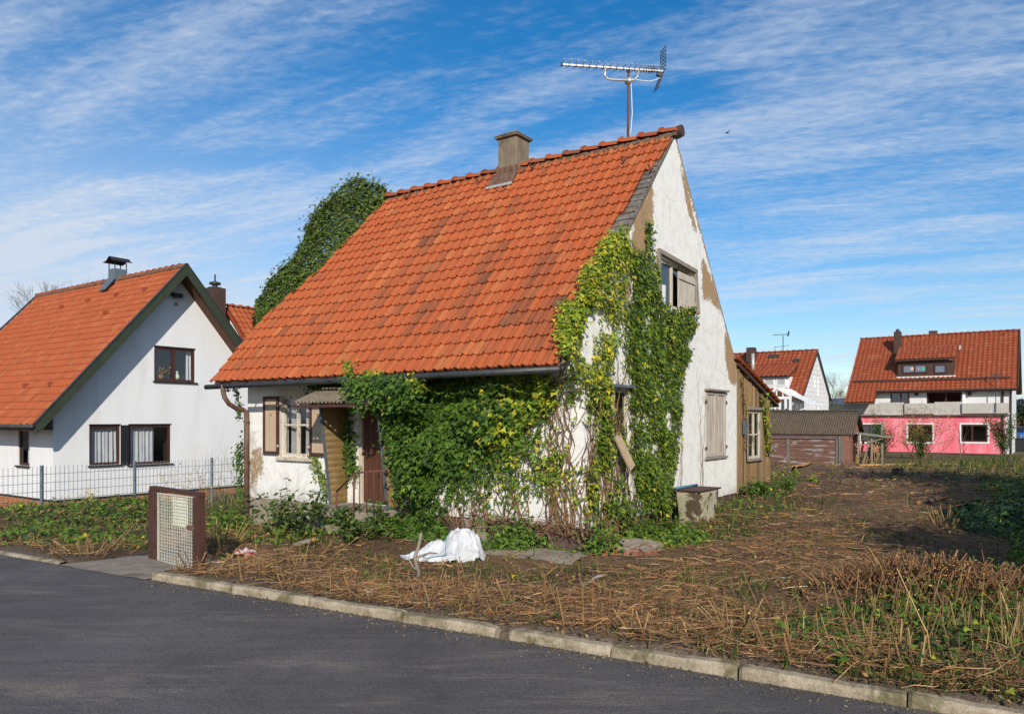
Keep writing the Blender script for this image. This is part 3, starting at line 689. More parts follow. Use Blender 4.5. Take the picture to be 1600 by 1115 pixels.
q = [Vector((-.16, BR, ZR - .10)), Vector((-6.8, BR, ZR - .10)), Vector((-7.5, W_ + .03, ZR - .10 - 1.19 * (W_ + .03 - BR))), Vector((-.16, W_ + .03, ZR - .10 - 1.19 * (W_ + .03 - BR)))]
mb.prism(q, tuple(n2 * -.06)); obj("back_slope", mb, M['tile'], roof)
ridge_caps("ridge_tiles", roof, M['tile'], (.12, BR, ZR - .03), (-6.88, BR, ZR - .015), .37, .118, 4)
mb = MB()
for i in range(110):
    a = .02 - i * .0625; z = ZR - .045 + rn.uniform(-.015, .01); mb.box(a - .03, a + .04, BR - .112 + rn.uniform(-.012, .015), BR + .10, z - .07, z - .012 + rn.uniform(-.01, .015))
obj("ridge_mortar", mb, M['mortar'], roof)
for px, py in ((1018, 272), (750, 290), (637, 313), (833, 268), (975, 258)):
    a, s = on_roof(px, py); mb = MB(); mb.bar(rp(a, s, .05), rp(a, s + .02, .17), .02); mb.bar(rp(a, s, .06), rp(a, s + .2, .05), .02); obj("snow_hook", mb, M['rail'], roof)
# roughly torn end of the ridge
mb = MB(); mb.tube([(.13, BR, ZR - .02), (.04, BR, ZR - .025)], [.105, .10], 14); obj("ridge_end_cap", mb, M['cladding'], roof)

# walls
GW = [COT.rectA(1102, 612, 1133, 713), COT.rectA(1028, 412, 1081, 482), COT.rectA(940, 606, 983, 700)]
FWIN = list(COT.rectB(440, 618, 487, 713)); DOOR = [-4.50, -3.60, .36, 2.16]
wear_px = [[(985, 390), (989, 345), (1003, 300), (1021, 258), (1020, 345), (1013, 388), (1010, 420), (995, 410)], [(964, 440), (986, 438), (987, 470), (978, 478), (966, 465)], [(1060, 232), (1074, 290), (1088, 350), (1095, 370), (1084, 362), (1072, 318), (1064, 270)],
           [(1084, 360), (1092, 372), (1092, 364)], [(1096, 392), (1108, 425), (1124, 470), (1128, 497), (1117, 482), (1106, 466), (1099, 478), (1096, 440)], [(1131, 512), (1152, 555), (1152, 604), (1140, 600), (1133, 560)], [(938, 595), (985, 590), (985, 602), (938, 604)]]
wearA = [[COT.onA(x, y) for x, y in p] for p in wear_px]
def soft_poly(p, z, polys, top, rad=.12):
    acc = np.zeros(len(p)); offs = [(rad * r_ * math.cos(t), rad * r_ * math.sin(t)) for r_ in (.45, 1.) for t in np.linspace(0, 2 * math.pi, 7)[:-1]]
    for poly in polys: acc = np.maximum(acc, sum(inpoly(p + dx, z + dz, poly).astype(float) for dx, dz in offs) / len(offs))
    return .05 + (top - .05) * acc
def gable_attr(p, z):
    n1 = fbm(p, z, 3.0, 5) * .07; n2 = fbm(p + 40, z, 3.0, 5) * .07; w = soft_poly(p + n1, z + n2, wearA, .78)
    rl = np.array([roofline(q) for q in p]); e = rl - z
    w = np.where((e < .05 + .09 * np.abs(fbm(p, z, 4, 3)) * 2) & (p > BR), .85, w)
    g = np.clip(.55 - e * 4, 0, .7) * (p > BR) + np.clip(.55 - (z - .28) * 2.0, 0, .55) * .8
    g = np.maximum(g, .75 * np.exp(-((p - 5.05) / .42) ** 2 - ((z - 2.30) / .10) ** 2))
    return w, g
gwall = wall("gable_wall", cot, M['wall'], mapA(0), 0, W_, .28, roofline, ZR, GW, .05, gable_attr, .13, (BR,))
stain_px = [[(391, 695), (406, 688), (418, 700), (416, 742), (404, 770), (391, 772)], [(398, 690), (404, 686), (407, 720), (398, 725)]]
wearB = [[COT.onB(x, y) for x, y in p] for p in stain_px]
def front_attr(p, z):
    n1 = fbm(p, z, 2.2, 5) * .16; n2 = fbm(p + 40, z, 2.2, 5) * .16; w = soft_poly(p + n1, z + n2, wearB, .60, .16)
    g = np.clip(.5 - (z - .28) * 1.8, 0, .5) + .5 * np.exp(-((p + 7.45) / .14) ** 2) * (z < 1.6)
    return w, g
fw = wall("front_wall", cot, M['wall'], mapB(0), LA, 0, .28, lambda p: 3.04, 3.05, [FWIN, DOOR], .06, front_attr, .16)
mb = MB(); mb.add([(LA, 0, .28), (LA, W_, .28), (LA, W_, roofline(W_)), (LA + .6, BR, ZR - .15), (LA, 0, 3.04)], [(0, 1, 2, 3, 4)]); mb.add([(LA, W_, .28), (0, W_, .28), (0, W_, roofline(W_)), (LA, W_, roofline(W_))], [(0, 1, 2, 3)])
obj("rear_walls", mb, M['render_w'], cot)
mb = MB(); mb.box(LA + .03, -.03, .03, W_ - .02, -.7, .279); obj("foundation", mb, M['plinth'], cot)
mb = MB(); mb.box(LA + .02, -4.95, .005, .03, -.7, .276); obj("plinth", mb, M['conc'], cot)   # bare concrete at the left end
mb = MB(); mb.box(-2.2, -1.72, .012, .03, -.3, .277); obj("plinth_patch", mb, M['conc'], cot)

# rainwater
mb = MB(); zg = ROOF_O[2] - .055
mb.tube([(.02, -.655, zg), (-2, -.655, zg - .012), (-5, -.655, zg - .03), (-7.98, -.655, zg - .04)], .048, 10)
for a in np.arange(-.4, -7.9, -.8): mb.bar((a, -.55, zg + .05), (a, -.735, zg - .02), .03, .012)
gut = obj("gutter", mb, M['zinc'], cot, True)
pp = []
for px, py, b in ((349, 601, -.665), (348.5, 610, -.665), (351, 621, -.62), (358, 631, -.52), (368, 637, -.37), (380, 640, -.14), (384.5, 643, -.085), (385, 652, -.085), (385, 700, -.085), (384.5, 800, -.085)):
    a, z = COT.onB(px, py, b); pp.append((a, b, z))
pp[-1] = (pp[-2][0], -.085, -.15); pp[-2] = (pp[-3][0], -.085, pp[-2][2])
mb = MB(); mb.tube(pp, .046, 10); mb.tube([(pp[7][0], -.085, pp[7][2] - .05), (pp[7][0], -.085, pp[7][2] - .10)], .056, 10); mb.tube([(pp[8][0], -.085, 1.0), (pp[8][0], -.085, .95)], .055, 10); mb.bar((pp[8][0], -.085, .97), (pp[8][0], .02, .97), .03)
obj("downpipe", mb, M['rust'], cot, True)

# chimney
ch = (-3.43, BR); h = .225
mb = MB(); mb.box(ch[0] - h, ch[0] + h, ch[1] - h, ch[1] + h, ZR - .35, 7.36, .012)
chim = obj("chimney", mb, M['chimney'], cot)
mb = MB(); mb.box(ch[0] - h - .05, ch[0] + h + .05, ch[1] - h - .05, ch[1] + h + .05, 7.362, 7.40, .01); mb.hexa([(ch[0] - h - .06, ch[1] - h - .06, 7.402), (ch[0] + h + .06, ch[1] - h - .06, 7.402), (ch[0] + h + .06, ch[1] + h + .06, 7.402), (ch[0] - h - .06, ch[1] + h + .06, 7.402), (ch[0] - h, ch[1] - h, 7.455), (ch[0] + h, ch[1] - h, 7.455), (ch[0] + h, ch[1] + h, 7.455), (ch[0] - h, ch[1] + h, 7.455)])
obj("chimney_cap", mb, M['chimney'], chim)
mb = MB(); s1 = (BR - h + .6) / CO; mb.prism([rp(ch[0] - .30, s1 - .30, .065), rp(ch[0] + .30, s1 - .30, .065), rp(ch[0] + .30, s1 + .02, .10), rp(ch[0] - .30, s1 + .02, .10)], tuple(.015 * ROOF_N)); mb.box(ch[0] - .26, ch[0] + .26, ch[1] - h - .02, ch[1] - h - .002, ZR - .45, ZR - .02)
obj("flashing", mb, M['rust'], chim)
mb = MB(); mb.prism([rp(ch[0] - .33, s1 - .37, .06), rp(ch[0] + .31, s1 - .37, .06), rp(ch[0] + .30, s1 - .302, .07), rp(ch[0] - .31, s1 - .302, .07)], tuple(.012 * ROOF_N)); obj("lead_apron", mb, M['alu'], chim)

# aerial on its pole
ma = -.913; mw = COT.world(ma, BR); md = mw[1]
top = COT.local(P(982, 112, md)); mb = MB(); mb.tube([(ma, BR, ZR - .3), (top[0], top[1], top[2])], .024, 8); mb.tube([(top[0], top[1], top[2] - .02), (top[0], top[1], top[2] + .015)], .03, 8)
ant = obj("tv_aerial", mb, M['rail'], cot, True)
bl = COT.local(P(878, 101, md - .28)); br_ = COT.local(P(1036, 111.5, md + .10)); bd = br_ - bl
mb = MB(); mb.bar(bl, br_, .03); obj("boom", mb, M['alu'], ant)
mb = MB(); up = Vector((0, 0, 1)); bdir = Vector(bd).normalized(); el = bdir.cross(up).normalized()
fr_ = [0, .066, .133, .2, .266, .333, .40, .465, .53, .60, .655, .71, .76, .80, .83, .852, .875, .89, .91, .935]
for f in fr_:
    c = Vector(bl + bd * f) + up * .02; ln = .165
    mb = MB(); mb.bar(c - el * ln, c + el * ln, .012); obj("director", mb, M['alu'], ant); c = Vector(bl + bd * f); mb = MB(); mb.bar(c - up * .03, c + up * .035, .022); obj("element_clip", mb, M['black'], ant)
mb = MB(); j0 = Vector(bl + bd * .425); j1 = Vector(bl + bd * .755); mt = Vector((top[0], top[1], top[2] - .17)); dz = Vector((0, 0, 1))
def br_pt(px, py, f): q = Vector(COT.local(P(px, py, md - .28 + .38 * f))); return q
mb.tube([j0, br_pt(945, 118, .42), br_pt(949, 123.5, .44), br_pt(955, 124.5, .47), br_pt(985, 126, .66), br_pt(990, 125.5, .70), br_pt(996, 121, .73), j1], .02, 8); mb.bar(mt + Vector((-.06, 0, .0)), mt + Vector((.06, 0, 0)), .07, .09)
obj("bracket", mb, M['alu'], ant, True)
mb = MB(); e = Vector(br_)   # folded mesh reflector
for sgn, tip in ((1, (.0, .40)), (-1, (-.13, -.34))):
    o2 = e + bdir * tip[0] + up * tip[1]; hw = .13
    for k in range(7): f = k / 6; mb.bar(e + (o2 - e) * f - el * hw, e + (o2 - e) * f + el * hw, .009)
    for k in range(4): g = -hw + 2 * hw * k / 3; mb.bar(e + el * g, o2 + el * g * .9, .009)
mb.bar(e - up * .05 - bdir * .12, e - up * .09 - bdir * .02, .06)
obj("reflector", mb, M['zinc'], ant)
mb = MB(); mb.tube([e - up * .08, e - up * .16 - bdir * .12, e - up * .2 - bdir * .26, mt + Vector((.05, 0, .02)), mt + Vector((.06, 0, -.2)), mt + Vector((.075, 0, -.6)), mt + Vector((.05, 0, -.9)), Vector((ma + .03, BR, ZR + .1))], .007, 6); obj("cable", mb, M['white'], ant, True)

# front window with its shutters
mB = mapB(0)
wf = window(cot, mB, FWIN, M['whitewood'], M['glass'], .055, -.08, (.5,), (.52,), .03, M['whitewood'], [(.06, .30), (.56, .95)], M['oldcurtain'], .06)
mb = MB(); x0, x1, z0, z1 = FWIN; g = .075
mb.mbox(mB, x0 - g, x0, -.02, .025, z0 - .02, z1 + g); mb.mbox(mB, x1, x1 + g, -.02, .025, z0 - .02, z1 + g); mb.mbox(mB, x0, x1, -.02, .022, z1, z1 + g); mb.mbox(mB, x0 - g - .02, x1 + g + .02, -.0, .07, z0 - .075, z0 - .022); mb.mbox(mB, x0 - g - .01, x1 + g + .01, .0, .04, z1 + g, z1 + g + .03)
obj("window_frame", mb, M['whitewood'], wf)
def shutter(x0, x1, z0, z1, q, name="shutter", mp=mB, mats=('brownpaint', 'cream'), edge=.055, hook=True):
    mb = MB(); bars(mb, mp, x0, x1, z0, z1, edge, q, q + .045); s = obj(name, mb, M[mats[0]], cot)
    mb = MB(); mb.mbox(mp, x0 + edge, x1 - edge, q + .008, q + .028, z0 + edge, z1 - edge); obj("shutter_panel", mb, M[mats[1]], s)
    if hook:
        mb = MB(); cx = (x0 + x1) / 2; zc = z0 + (z1 - z0) * .67; mb.tube([Vector(mp(cx + .022 * math.cos(t), q + .035, zc + .028 * math.sin(t))) for t in np.linspace(-.5, 4.2, 9)], .005, 5); obj("hook", mb, M['rust'], s)
        mb = MB()
        for zz in (z0 + .16, z1 - .18): mb.mbox(mp, x1 - .02 if x1 < -5.7 else x0 - .03, x1 + .03 if x1 < -5.7 else x0 + .02, q + .046, q + .056, zz - .02, zz + .02)
        obj("hinge", mb, M['whitewood'], s)
    return s
r1 = COT.rectB(411.5, 619, 435, 709, -.05); r2 = COT.rectB(484, 618, 511, 712, -.05); shutter(*r1, .02); shutter(*r2, .02)

# door, step, rail and porch
mb = MB(); mb.mbox(mB, -4.42, -3.64, -.13, -.08, .37, 2.13); n = 6
for i in range(n): xx = -4.42 + .78 * (i + .5) / n; mb.mbox(mB, xx - .06, xx + .06, -.08, -.066, .39, 2.12)
door = obj("door", mb, M['doorbrown'], cot)
mb = MB(); mb.mbox(mB, -4.498, -4.42, -.14, -.02, .362, 2.158); mb.mbox(mB, -3.64, -3.602, -.14, -.02, .362, 2.158); mb.mbox(mB, -4.42, -3.64, -.14, -.02, 2.13, 2.158); obj("door_frame", mb, M['whitewood'], door)
mb = MB(); mb.mbox(mB, -3.84, -3.70, -.066, -.03, 1.42, 1.50); mb.bar(mB(-3.72, -.06, 1.32), mB(-3.72, .0, 1.32), .03); mb.bar(mB(-3.72, -.005, 1.32), mB(-3.83, -.005, 1.32), .022); obj("door_handle", mb, M['alu'], door)
mb = MB(); mb.box(-4.85, -3.25, -.92, .0, -.4, .352, .02); st = obj("doorstep", mb, M['conc'], cot)
mb = MB(); mb.box(-5.0, -3.6, -1.34, -.99, -.4, .17, .02); obj("lower_step", mb, M['conc'], st)
mb = MB(); rb = -.92
def rpt(px, py): a, z = COT.onB(px, py, rb); return (a, rb, z)
r0, r1_, r2_, r3 = rpt(603, 735), rpt(557, 738), rpt(545, 747), rpt(526, 768)
mb.tube([r0, r1_, r2_, r3], .016, 8); mb.tube([r3, (r3[0], rb, .05)], .014, 8)
for px in (562, 573, 584, 595): q = rpt(px, 736); mb.tube([q, (q[0], rb, .33)], .008, 6)
q = rpt(553, 741); mb.tube([q, (q[0], rb, .2)], .016, 8)
obj("handrail", mb, M['rail'], cot, True)
# porch canopy: corrugated sheet sloping to the front
fl = COT.onB(459, 636.5, -.98); fr2 = COT.onB(560, 621, -.98); aL, aR = fl[0], -3.2; zf = (fl[1] + fr2[1]) / 2; zb = zf + .42
mb = MB(); n = 150
for i in range(n + 1):
    a = aL + (aR - aL) * i / n; w = .020 * math.sin(i / n * (aR - aL) / .09 * 2 * math.pi)
    for k in range(4): f = k / 3; mb.v.append((a, -.98 + .96 * f, zf + (zb - zf) * f + w + .02 * math.sin(f * 3 + a)))
    for k in range(4): f = k / 3; mb.v.append((a, -.98 + .96 * f, zf + (zb - zf) * f + w - .012 + .02 * math.sin(f * 3 + a)))
for i in range(n):
    for k in range(3): a = i * 8 + k; mb.f += [(a, a + 8, a + 9, a + 1), (a + 4, a + 5, a + 13, a + 12)]
    a = i * 8; mb.f += [(a, a + 4, a + 12, a + 8), (a + 3, a + 11, a + 15, a + 7)]
for e in (0, n * 8): mb.f += [(e + k, e + k + 1, e + k + 5, e + k + 4) for k in range(3)]
porch = obj("porch_canopy", mb, M['fibre'], cot, True)
mb = MB(); mb.bar((aL - .02, -.97, zf - .05), (aR, -.97, zf - .05), .05, .045); mb.bar((aL + .05, -.05, zb - .06), (aR, -.05, zb - .06), .05, .05)
for a in (aL + .35, (aL + aR) / 2, aR - .1): mb.bar((a, -.96, zf - .055), (a, -.04, zb - .06), .04, .05)
obj("canopy_rafters", mb, M['brownpaint'], porch)
def side_panel(a, ft, fb, z0, z1):
    """corrugated side sheet, narrower at the foot; corrugations lie level"""
    mb = MB(); n = 130
    for i in range(n + 1):
        z = z0 + (z1 - z0) * i / n; f = (z - z0) / (z1 - z0); b = fb + (ft - fb) * f; w = .016 * abs(math.sin((z - z0) / .105 * math.pi)) ** .6
        for e in (0, -.012): mb.v += [(a + w + e, b, z), (a + w + e, -.012, z)]
    for i in range(n): q = i * 4; mb.f += [(q, q + 1, q + 5, q + 4), (q + 2, q + 6, q + 7, q + 3), (q, q + 4, q + 6, q + 2)]
    p = obj("porch_side", mb, M['yellow'], porch, True)
    mb = MB(); mb.bar((a, fb - .012, z0 - .02), (a, ft - .012, z1), .04, .03); obj("edge_strip", mb, M['zincblue'], porch)
side_panel(-4.75, -.62, -.37, .36, zf + .12); side_panel(-3.39, -.62, -.38, .36, zf + .12)

# gable windows
mA = mapA(0)
x0, x1, z0, z1 = GW[0]   # closed grey shutters
mb = MB(); mb.mbox(mA, x0 - .05, x1 + .05, .0, .08, z1 + .01, z1 + .045); mb.mbox(mA, x0 - .05, x1 + .05, .0, .05, z0 - .04, z0 - .008); lw = obj("lower_gable_window", mb, M['oldwood'], cot)
xm = (x0 + x1) / 2
for (c0, c1) in ((x0 + .005, xm - .006), (xm + .006, x1 - .005)):
    mb = MB(); bars(mb, mA, c0, c1, z0 + .01, z1 - .005, .055, -.03, .02); mb.mbox(mA, c0 + .055, c1 - .055, -.025, -.005, z0 + .065, z1 - .06)
    for k in range(1, 3): cc = c0 + (c1 - c0) * k / 3; mb.mbox(mA, cc - .004, cc + .004, -.005, .002, z0 + .065, z1 - .06)
    obj("shutter", mb, M['greywood'], lw)
mb = MB()
for zz in (z0 + .18, z1 - .2): mb.mbox(mA, x0 - .05, x0 + .03, .021, .032, zz - .03, zz + .03); mb.mbox(mA, x1 - .03, x1 + .05, .021, .032, zz - .03, zz + .03)
obj("hinge", mb, M['rust'], lw)
# upper window: broken, shutters hanging askew
x0, x1, z0, z1 = GW[1]
uw = window(cot, mA, GW[1], M['whitewood'], M['glass_dark'], .05, -.09, (.46,), (), None, None, None, None, .07)
mb = MB(); mb.bar(mA(x0 - .06, .03, z1 + .09), mA(x1 + .09, .05, z1 - .01), .06, .07); mb.bar(mA(x0 - .03, .03, z1 + .06), mA(x0 - .02, .03, z0 - .02), .07, .05); mb.bar(mA(x1 + .06, .05, z1 - .01), mA(x1 - .05, .14, z0 - .02), .06, .05); obj("shutter_frame", mb, M['oldwood'], uw)
def leaf_shutter(p0, p1, zt0, zt1, zb, q0, q1, mat, parent):
    """plank shutter leaf between two uprights, hanging out of true"""
    mb = MB(); n = 3
    for i in range(n):
        f0, f1 = i / n + .01, (i + 1) / n - .01; lerp = lambda f, a, b: a + (b - a) * f
        c = []
        for zz in (0, 1):
            for f, dq in ((f0, 0), (f1, 0), (f1, .025), (f0, .025)):
                c.append(mA(lerp(f, p0, p1), lerp(f, q0, q1) + dq, zb if zz == 0 else lerp(f, zt0, zt1)))
        mb.hexa(c)
    for f in (.12, .85): mb.bar(mA(p0, q0 + .035, zb + (zt0 - zb) * f), mA(p1, q1 + .035, zb + (zt1 - zb) * f), .03, .07)
    return obj("shutter", mb, mat, parent)
leaf_shutter(x0 + (x1 - x0) * .58, x1 - .06, z1 - .10, z1 - .16, z0 + .0, -.02, .06, M['greywood'], uw)
mb = MB(); mb.bar(mA(x0 + .10, -.02, z0 + .02), mA(x0 + .11, -.02, z1 - .03), .05, .04); mb.bar(mA(x0 + .27, -.02, z0 - .02), mA(x0 + .24, .0, z0 + .34), .11, .02); obj("loose_sash", mb, M['white'], uw)
# near window, nearly swallowed by ivy, one board come loose
x0, x1, z0, z1 = GW[2]
nw = window(cot, mA, GW[2], M['whitewood'], M['glass_dark'], .06, -.08, (.5,), (), None)
mb = MB(); mb.mbox(mA, x0 - .06, x1 + .08, .0, .11, z1 + .01, z1 + .05); obj("lintel_board", mb, M['zincblue'], nw)
mb = MB(); mb.mbox(mA, x0 + .02, x0 + .19, -.03, .01, z0 + .02, z1 - .01); mb.mbox(mA, x0 + .2, x0 + .36, -.035, .005, z0 - .02, z1 - .3); obj("shutter", mb, M['oldwood'], nw)
b0 = COT.onA(966, 690, .16); b1 = COT.onA(985, 731, .24)
mb = MB(); mb.bar((.12, b0[0] + .03, b0[1] + .10), (.26, b1[0] + .02, b1[1] + .0), .03, .17, (0, 1, .3)); obj("loose_board", mb, pmat("pale_loose_board", (.50, .37, .23), (.36, .26, .17), 6, .85, .3, (8, 8, .8)), nw)

# plank lean-to on the far end
LB0, LB1 = W_ + .004, 8.70
zl = lambda b: 3.02 - (b - 6.30) * .285
tag_lean = house_root("lean_to", COT, "rough brown plank lean-to with tall white window beside the white gable", "shed")
AW = list(COT.rectA(1170, 641, 1189, 716))
lw_ = wall("wall", tag_lean, M['board'], mapA(-.04), LB0, LB1, -.3, lambda p: zl(p) - .06, 3.1, [AW], .4, None, .08)
mb = MB(); b = LB0; rn = random.Random(8)
while b < LB1 - .02:
    w = rn.uniform(.10, .17); b2 = min(b + w, LB1)
    z_lo = rn.uniform(.2, .34)
    segs = [(z_lo, zl((b + b2) / 2) - .07)] if (b2 < AW[0] - .05 or b > AW[1] + .05) else [(z_lo, AW[2] - .09), (AW[3] + .07, zl((b + b2) / 2) - .07)]
    q = rn.uniform(.005, .03)
    for s0, s1 in segs: mb.mbox(mapA(-.04), b + .006, b2 - .006, .002, q, s0, s1)
    b = b2
tint_boxes(obj("boards", mb, M['boardvar'], tag_lean), [(.36, .225, .10), (.31, .19, .08), (.23, .13, .058), (.42, .275, .13), (.18, .105, .05)])
mb = MB(); mb.mbox(mapA(-.04), LB0 + .01, LB0 + .15, .023, .05, .25, 2.85); mb.mbox(mapA(-.04), LB1 - .14, LB1, .023, .05, .3, zl(LB1) - .08); tint_boxes(obj("corner_post", mb, M['boardvar'], tag_lean), [(.40, .255, .115)])
ww = window(tag_lean, mapA(-.04), AW, M['whitewood'], M['glass_dark'], .06, -.03, (.5,), (.5,), .09, M['oldwood'], None, None, .05)
mb = MB(); mb.mbox(mapA(-.04), AW[0] - .10, AW[1] + .10, .023, .09, AW[3] + .01, AW[3] + .07); mb.mbox(mapA(-.04), AW[0] - .07, AW[0] - .005, .023, .045, AW[2], AW[3]); mb.mbox(mapA(-.04), AW[1] + .005, AW[1] + .07, .023, .045, AW[2], AW[3]); obj("window_trim", mb, M['oldwood'], ww)
mb = MB(); e0 = COT.onA(1159, 668, -.04); mb.mbox(mapA(-.04), e0[0] - .08, e0[0] + .08, .051, .10, e0[1] - .14, e0[1] + .14); obj("meter_box", mb, M['zincblue'], tag_lean)
mb = MB(); mb.add([(-.04, LB1, -.3), (-5.5, LB1, -.3), (-5.5, LB1, zl(LB1) - .07), (-.04, LB1, zl(LB1) - .07)], [(0, 1, 2, 3)]); obj("rear_wall", mb, M['board'], tag_lean)
dl = np.array([0, 1, -.285]); dl /= np.linalg.norm(dl); ee = np.array([.10, 9.25, zl(9.25)])
lr = tiles("roof", tag_lean, M['tile'], ee, (-1, 0, 0), tuple(-dl), [(0, 5.6)] * 11, .285, .2, 8, .019, .028, .02, seed=9)
mb = MB(); nn = np.array([0, .285, 1]) / math.hypot(1, .285); pq = [Vector(ee + np.array([-.04, 0, 0]) + s * -dl + u * np.array([-1, 0, 0]) - nn * .03) for (u, s) in ((0, 0), (5.5, 0), (5.5, 3.0), (0, 3.0))]
mb.prism(pq, tuple(-.06 * nn)); obj("roof_boards", mb, M['cladding'], lr)
# steep strip of tiles closing the gap up to the gable shoulder

# ------------------------------------------------------------------ white neighbour house on the left
NB = Frame(-13.06, 21.5)
nb = house_root("neighbour_house", NB, "white gabled house with orange tiles, green fascia boards and orange brick base", "house")
OH, EO, TN, ZN, BN = .70, .76, 1.143, 6.70, 3.67
cn, sn = math.cos(math.atan(TN)), math.sin(math.atan(TN)); NLEN = 9.75
WN = 7.34
nwin = [NB.rectA(139.5, 664, 188, 726), NB.rectA(201, 663.5, 267, 724.5), NB.rectA(241, 543.5, 305, 596)]
zbase = -.50
nroofline = lambda b: ZN - .16 - TN * abs(b - BN)
wall("gable_wall", nb, M['render_n'], mapA(0), 0, WN, zbase, nroofline, ZN, nwin, 1.5, None, .13, (BN,))
swin = NB.rectB(28, 667, 46, 727)
wall("side_wall", nb, M['render_n'], mapB(0), -9.0, 0, zbase, lambda p: 2.42, 2.43, [swin], 3, None, .13)
mb = MB(); mb.add([(-9, 0, zbase), (-9, WN, zbase), (-9, WN, 2.4), (-9, BN, ZN - .2), (-9, 0, 2.4)], [(0, 1, 2, 3, 4)]); mb.add([(-9, WN, zbase), (0, WN, zbase), (0, WN, 2.4), (-9, WN, 2.4)], [(0, 1, 2, 3)]); obj("rear_wall", mb, M['render_n'], nb)
mb = MB(); mb.box(-8.97, -.03, .03, WN - .03, -1.4, zbase - .001); obj("brick_base", mb, M['brick'], nb)
mb = MB(); mb.box(-9.02, .02, -.02, WN, zbase - .04, zbase + .0); obj("base_flashing", mb, M['black'], nb)
SL = (BN + EO) / cn; rowsn = 23
RO = np.array([OH - .04, -EO, ZN - TN * (BN + EO)])
nroof = tiles("roof", nb, M['tile_n'], RO, (-1, 0, 0), (0, cn, sn), [(0, NLEN + .55)] * rowsn, SL / rowsn, .2, 9, .015, .036, .0, seed=21)
tiles("rear_slope", nroof, M['tile_n'], np.array([OH - .04, 2 * BN + EO, RO[2]]), (-1, 0, 0), (0, -cn, sn), [(0, NLEN + .55)] * rowsn, SL / rowsn, .2, 4, .017, .026, seed=22)
mb = MB()
for sgn in (1, -1):
    q = [Vector((x, BN + sgn * yy, z)) for x, yy, z in ((OH - .05, 0, ZN - .05), (-NLEN, 0, ZN - .05), (-NLEN, BN + EO, ZN - .05 - TN * (BN + EO)), (OH - .05, BN + EO, ZN - .05 - TN * (BN + EO)))]
    mb.prism(q, (0, sgn * .07 * sn, -.07 * cn) if False else (0, 0, -.10))
obj("soffit", mb, M['soffit'], nroof)
for sgn in (1, -1):
    mb = MB(); e = BN + EO + .02
    q = [Vector((OH - .038, BN, ZN + .05)), Vector((OH - .038, BN + sgn * e, ZN + .05 - TN * e)), Vector((OH - .038, BN + sgn * e, ZN - .20 - TN * e)), Vector((OH - .038, BN + sgn * (e - .12), ZN - .31 - TN * (e - .12))), Vector((OH - .038, BN, ZN - .31))]
    mb.prism(q, (.05, 0, 0)); obj("bargeboard", mb, M['greenboard'], nroof)
    mb = MB(); mb.bar((OH - .02, BN, ZN + .075), (OH - .02, BN + sgn * e, ZN + .075 - TN * e), .10, .03); obj("verge_strip", mb, M['zinc'], nroof)
mb = MB(); mb.bar((-NLEN, BN, ZN + .075), (-NLEN, -EO, RO[2] + .075), .10, .05); obj("far_verge", mb, M['zinc'], nroof)
ridge_caps("ridge_tiles", nroof, M['tile_n'], (OH - .04, BN, ZN + .0), (-NLEN, BN, ZN + .0), .36, .10, 8)
mb = MB(); rn = random.Random(4)
for i in range(100): a = OH - .1 - i * .104; mb.box(a - .05, a + .055, BN - .13 + rn.uniform(-.02, .01), BN + .1, ZN - .06, ZN - .005 + rn.uniform(0, .02))
obj("ridge_mortar", mb, M['mortar'], nroof)
mb = MB(); mb.tube([(OH + .02, -EO - .06, RO[2] - .03), (-NLEN, -EO - .06, RO[2] - .03)], .06, 8); obj("gutter", mb, M['zinc'], nroof, True)
mb = MB(); mb.box(-9.0, .0, -EO + .02, -.005, RO[2] - .13, RO[2] - .09); obj("eave_soffit", mb, M['greenboard'], nroof)
mb = MB()
for px, py in ((165, 492), (97, 483), (137, 473), (182, 464), (226, 456), (40, 606), (80, 604)):
    c = NB.on(px, py, RO, (0, -sn, cn)); mb.box(c[0] - .08, c[0] + .08, c[1] - .06, c[1] + .1, c[2] + .02, c[2] + .14)
obj("roof_vents", mb, M['tile_n'], nroof)
for i, (r_, v_, c_) in enumerate(zip(nwin, ((), (), (.47,)), ([(.06, .95)], [(.02, .66)], [(.86, .97)]))):
    w = window(nb, mA, r_, M['winbrown'], M['glass'], .075, -.09, v_, (), .07, M['black'], c_, M['curtain'], .13)
    mb = MB(); mb.mbox(mA, r_[0] - .01, r_[1] + .01, -.02, .012, r_[3] + .002, r_[3] + .035); obj("lintel_trim", mb, M['black'], w)
mb = MB(); mb.mbox(mA, nwin[0][1] + .004, nwin[1][0] - .004, .002, .02, nwin[1][2], nwin[1][3]); obj("dark_panel", mb, M['black'], nb)
window(nb, mB, swin, M['winbrown'], M['glass'], .075, -.09, (), (), .08, M['black'], [(.3, .95)], M['curtain'])
x0, x1, z0, z1 = nwin[2]
cc = NB.onB(184, 460, BN); cx = cc[0] ; hw = .22; ZC = ZN - .26
mb = MB(); mb.box(cx - hw, cx + hw, BN - hw, BN + hw, ZN - .5, ZC + .62); mb.prism([(cx - hw - .05, BN - hw - .28, ZN - .45), (cx + hw + .05, BN - hw - .35, ZN - .45), (cx + hw + .05, BN - hw - .01, ZN - .02), (cx - hw - .05, BN - hw - .01, ZN - .02)], (0, -.02, .03))
nch = obj("chimney", mb, M['zincblue'], nb)
mb = MB()
for dx in (-1, 1):
    for dy in (-1, 1): mb.bar((cx + dx * (hw - .02), BN + dy * (hw - .02), ZC + .62), (cx + dx * (hw - .02), BN + dy * (hw - .02), ZC + .86), .025)
n = 14
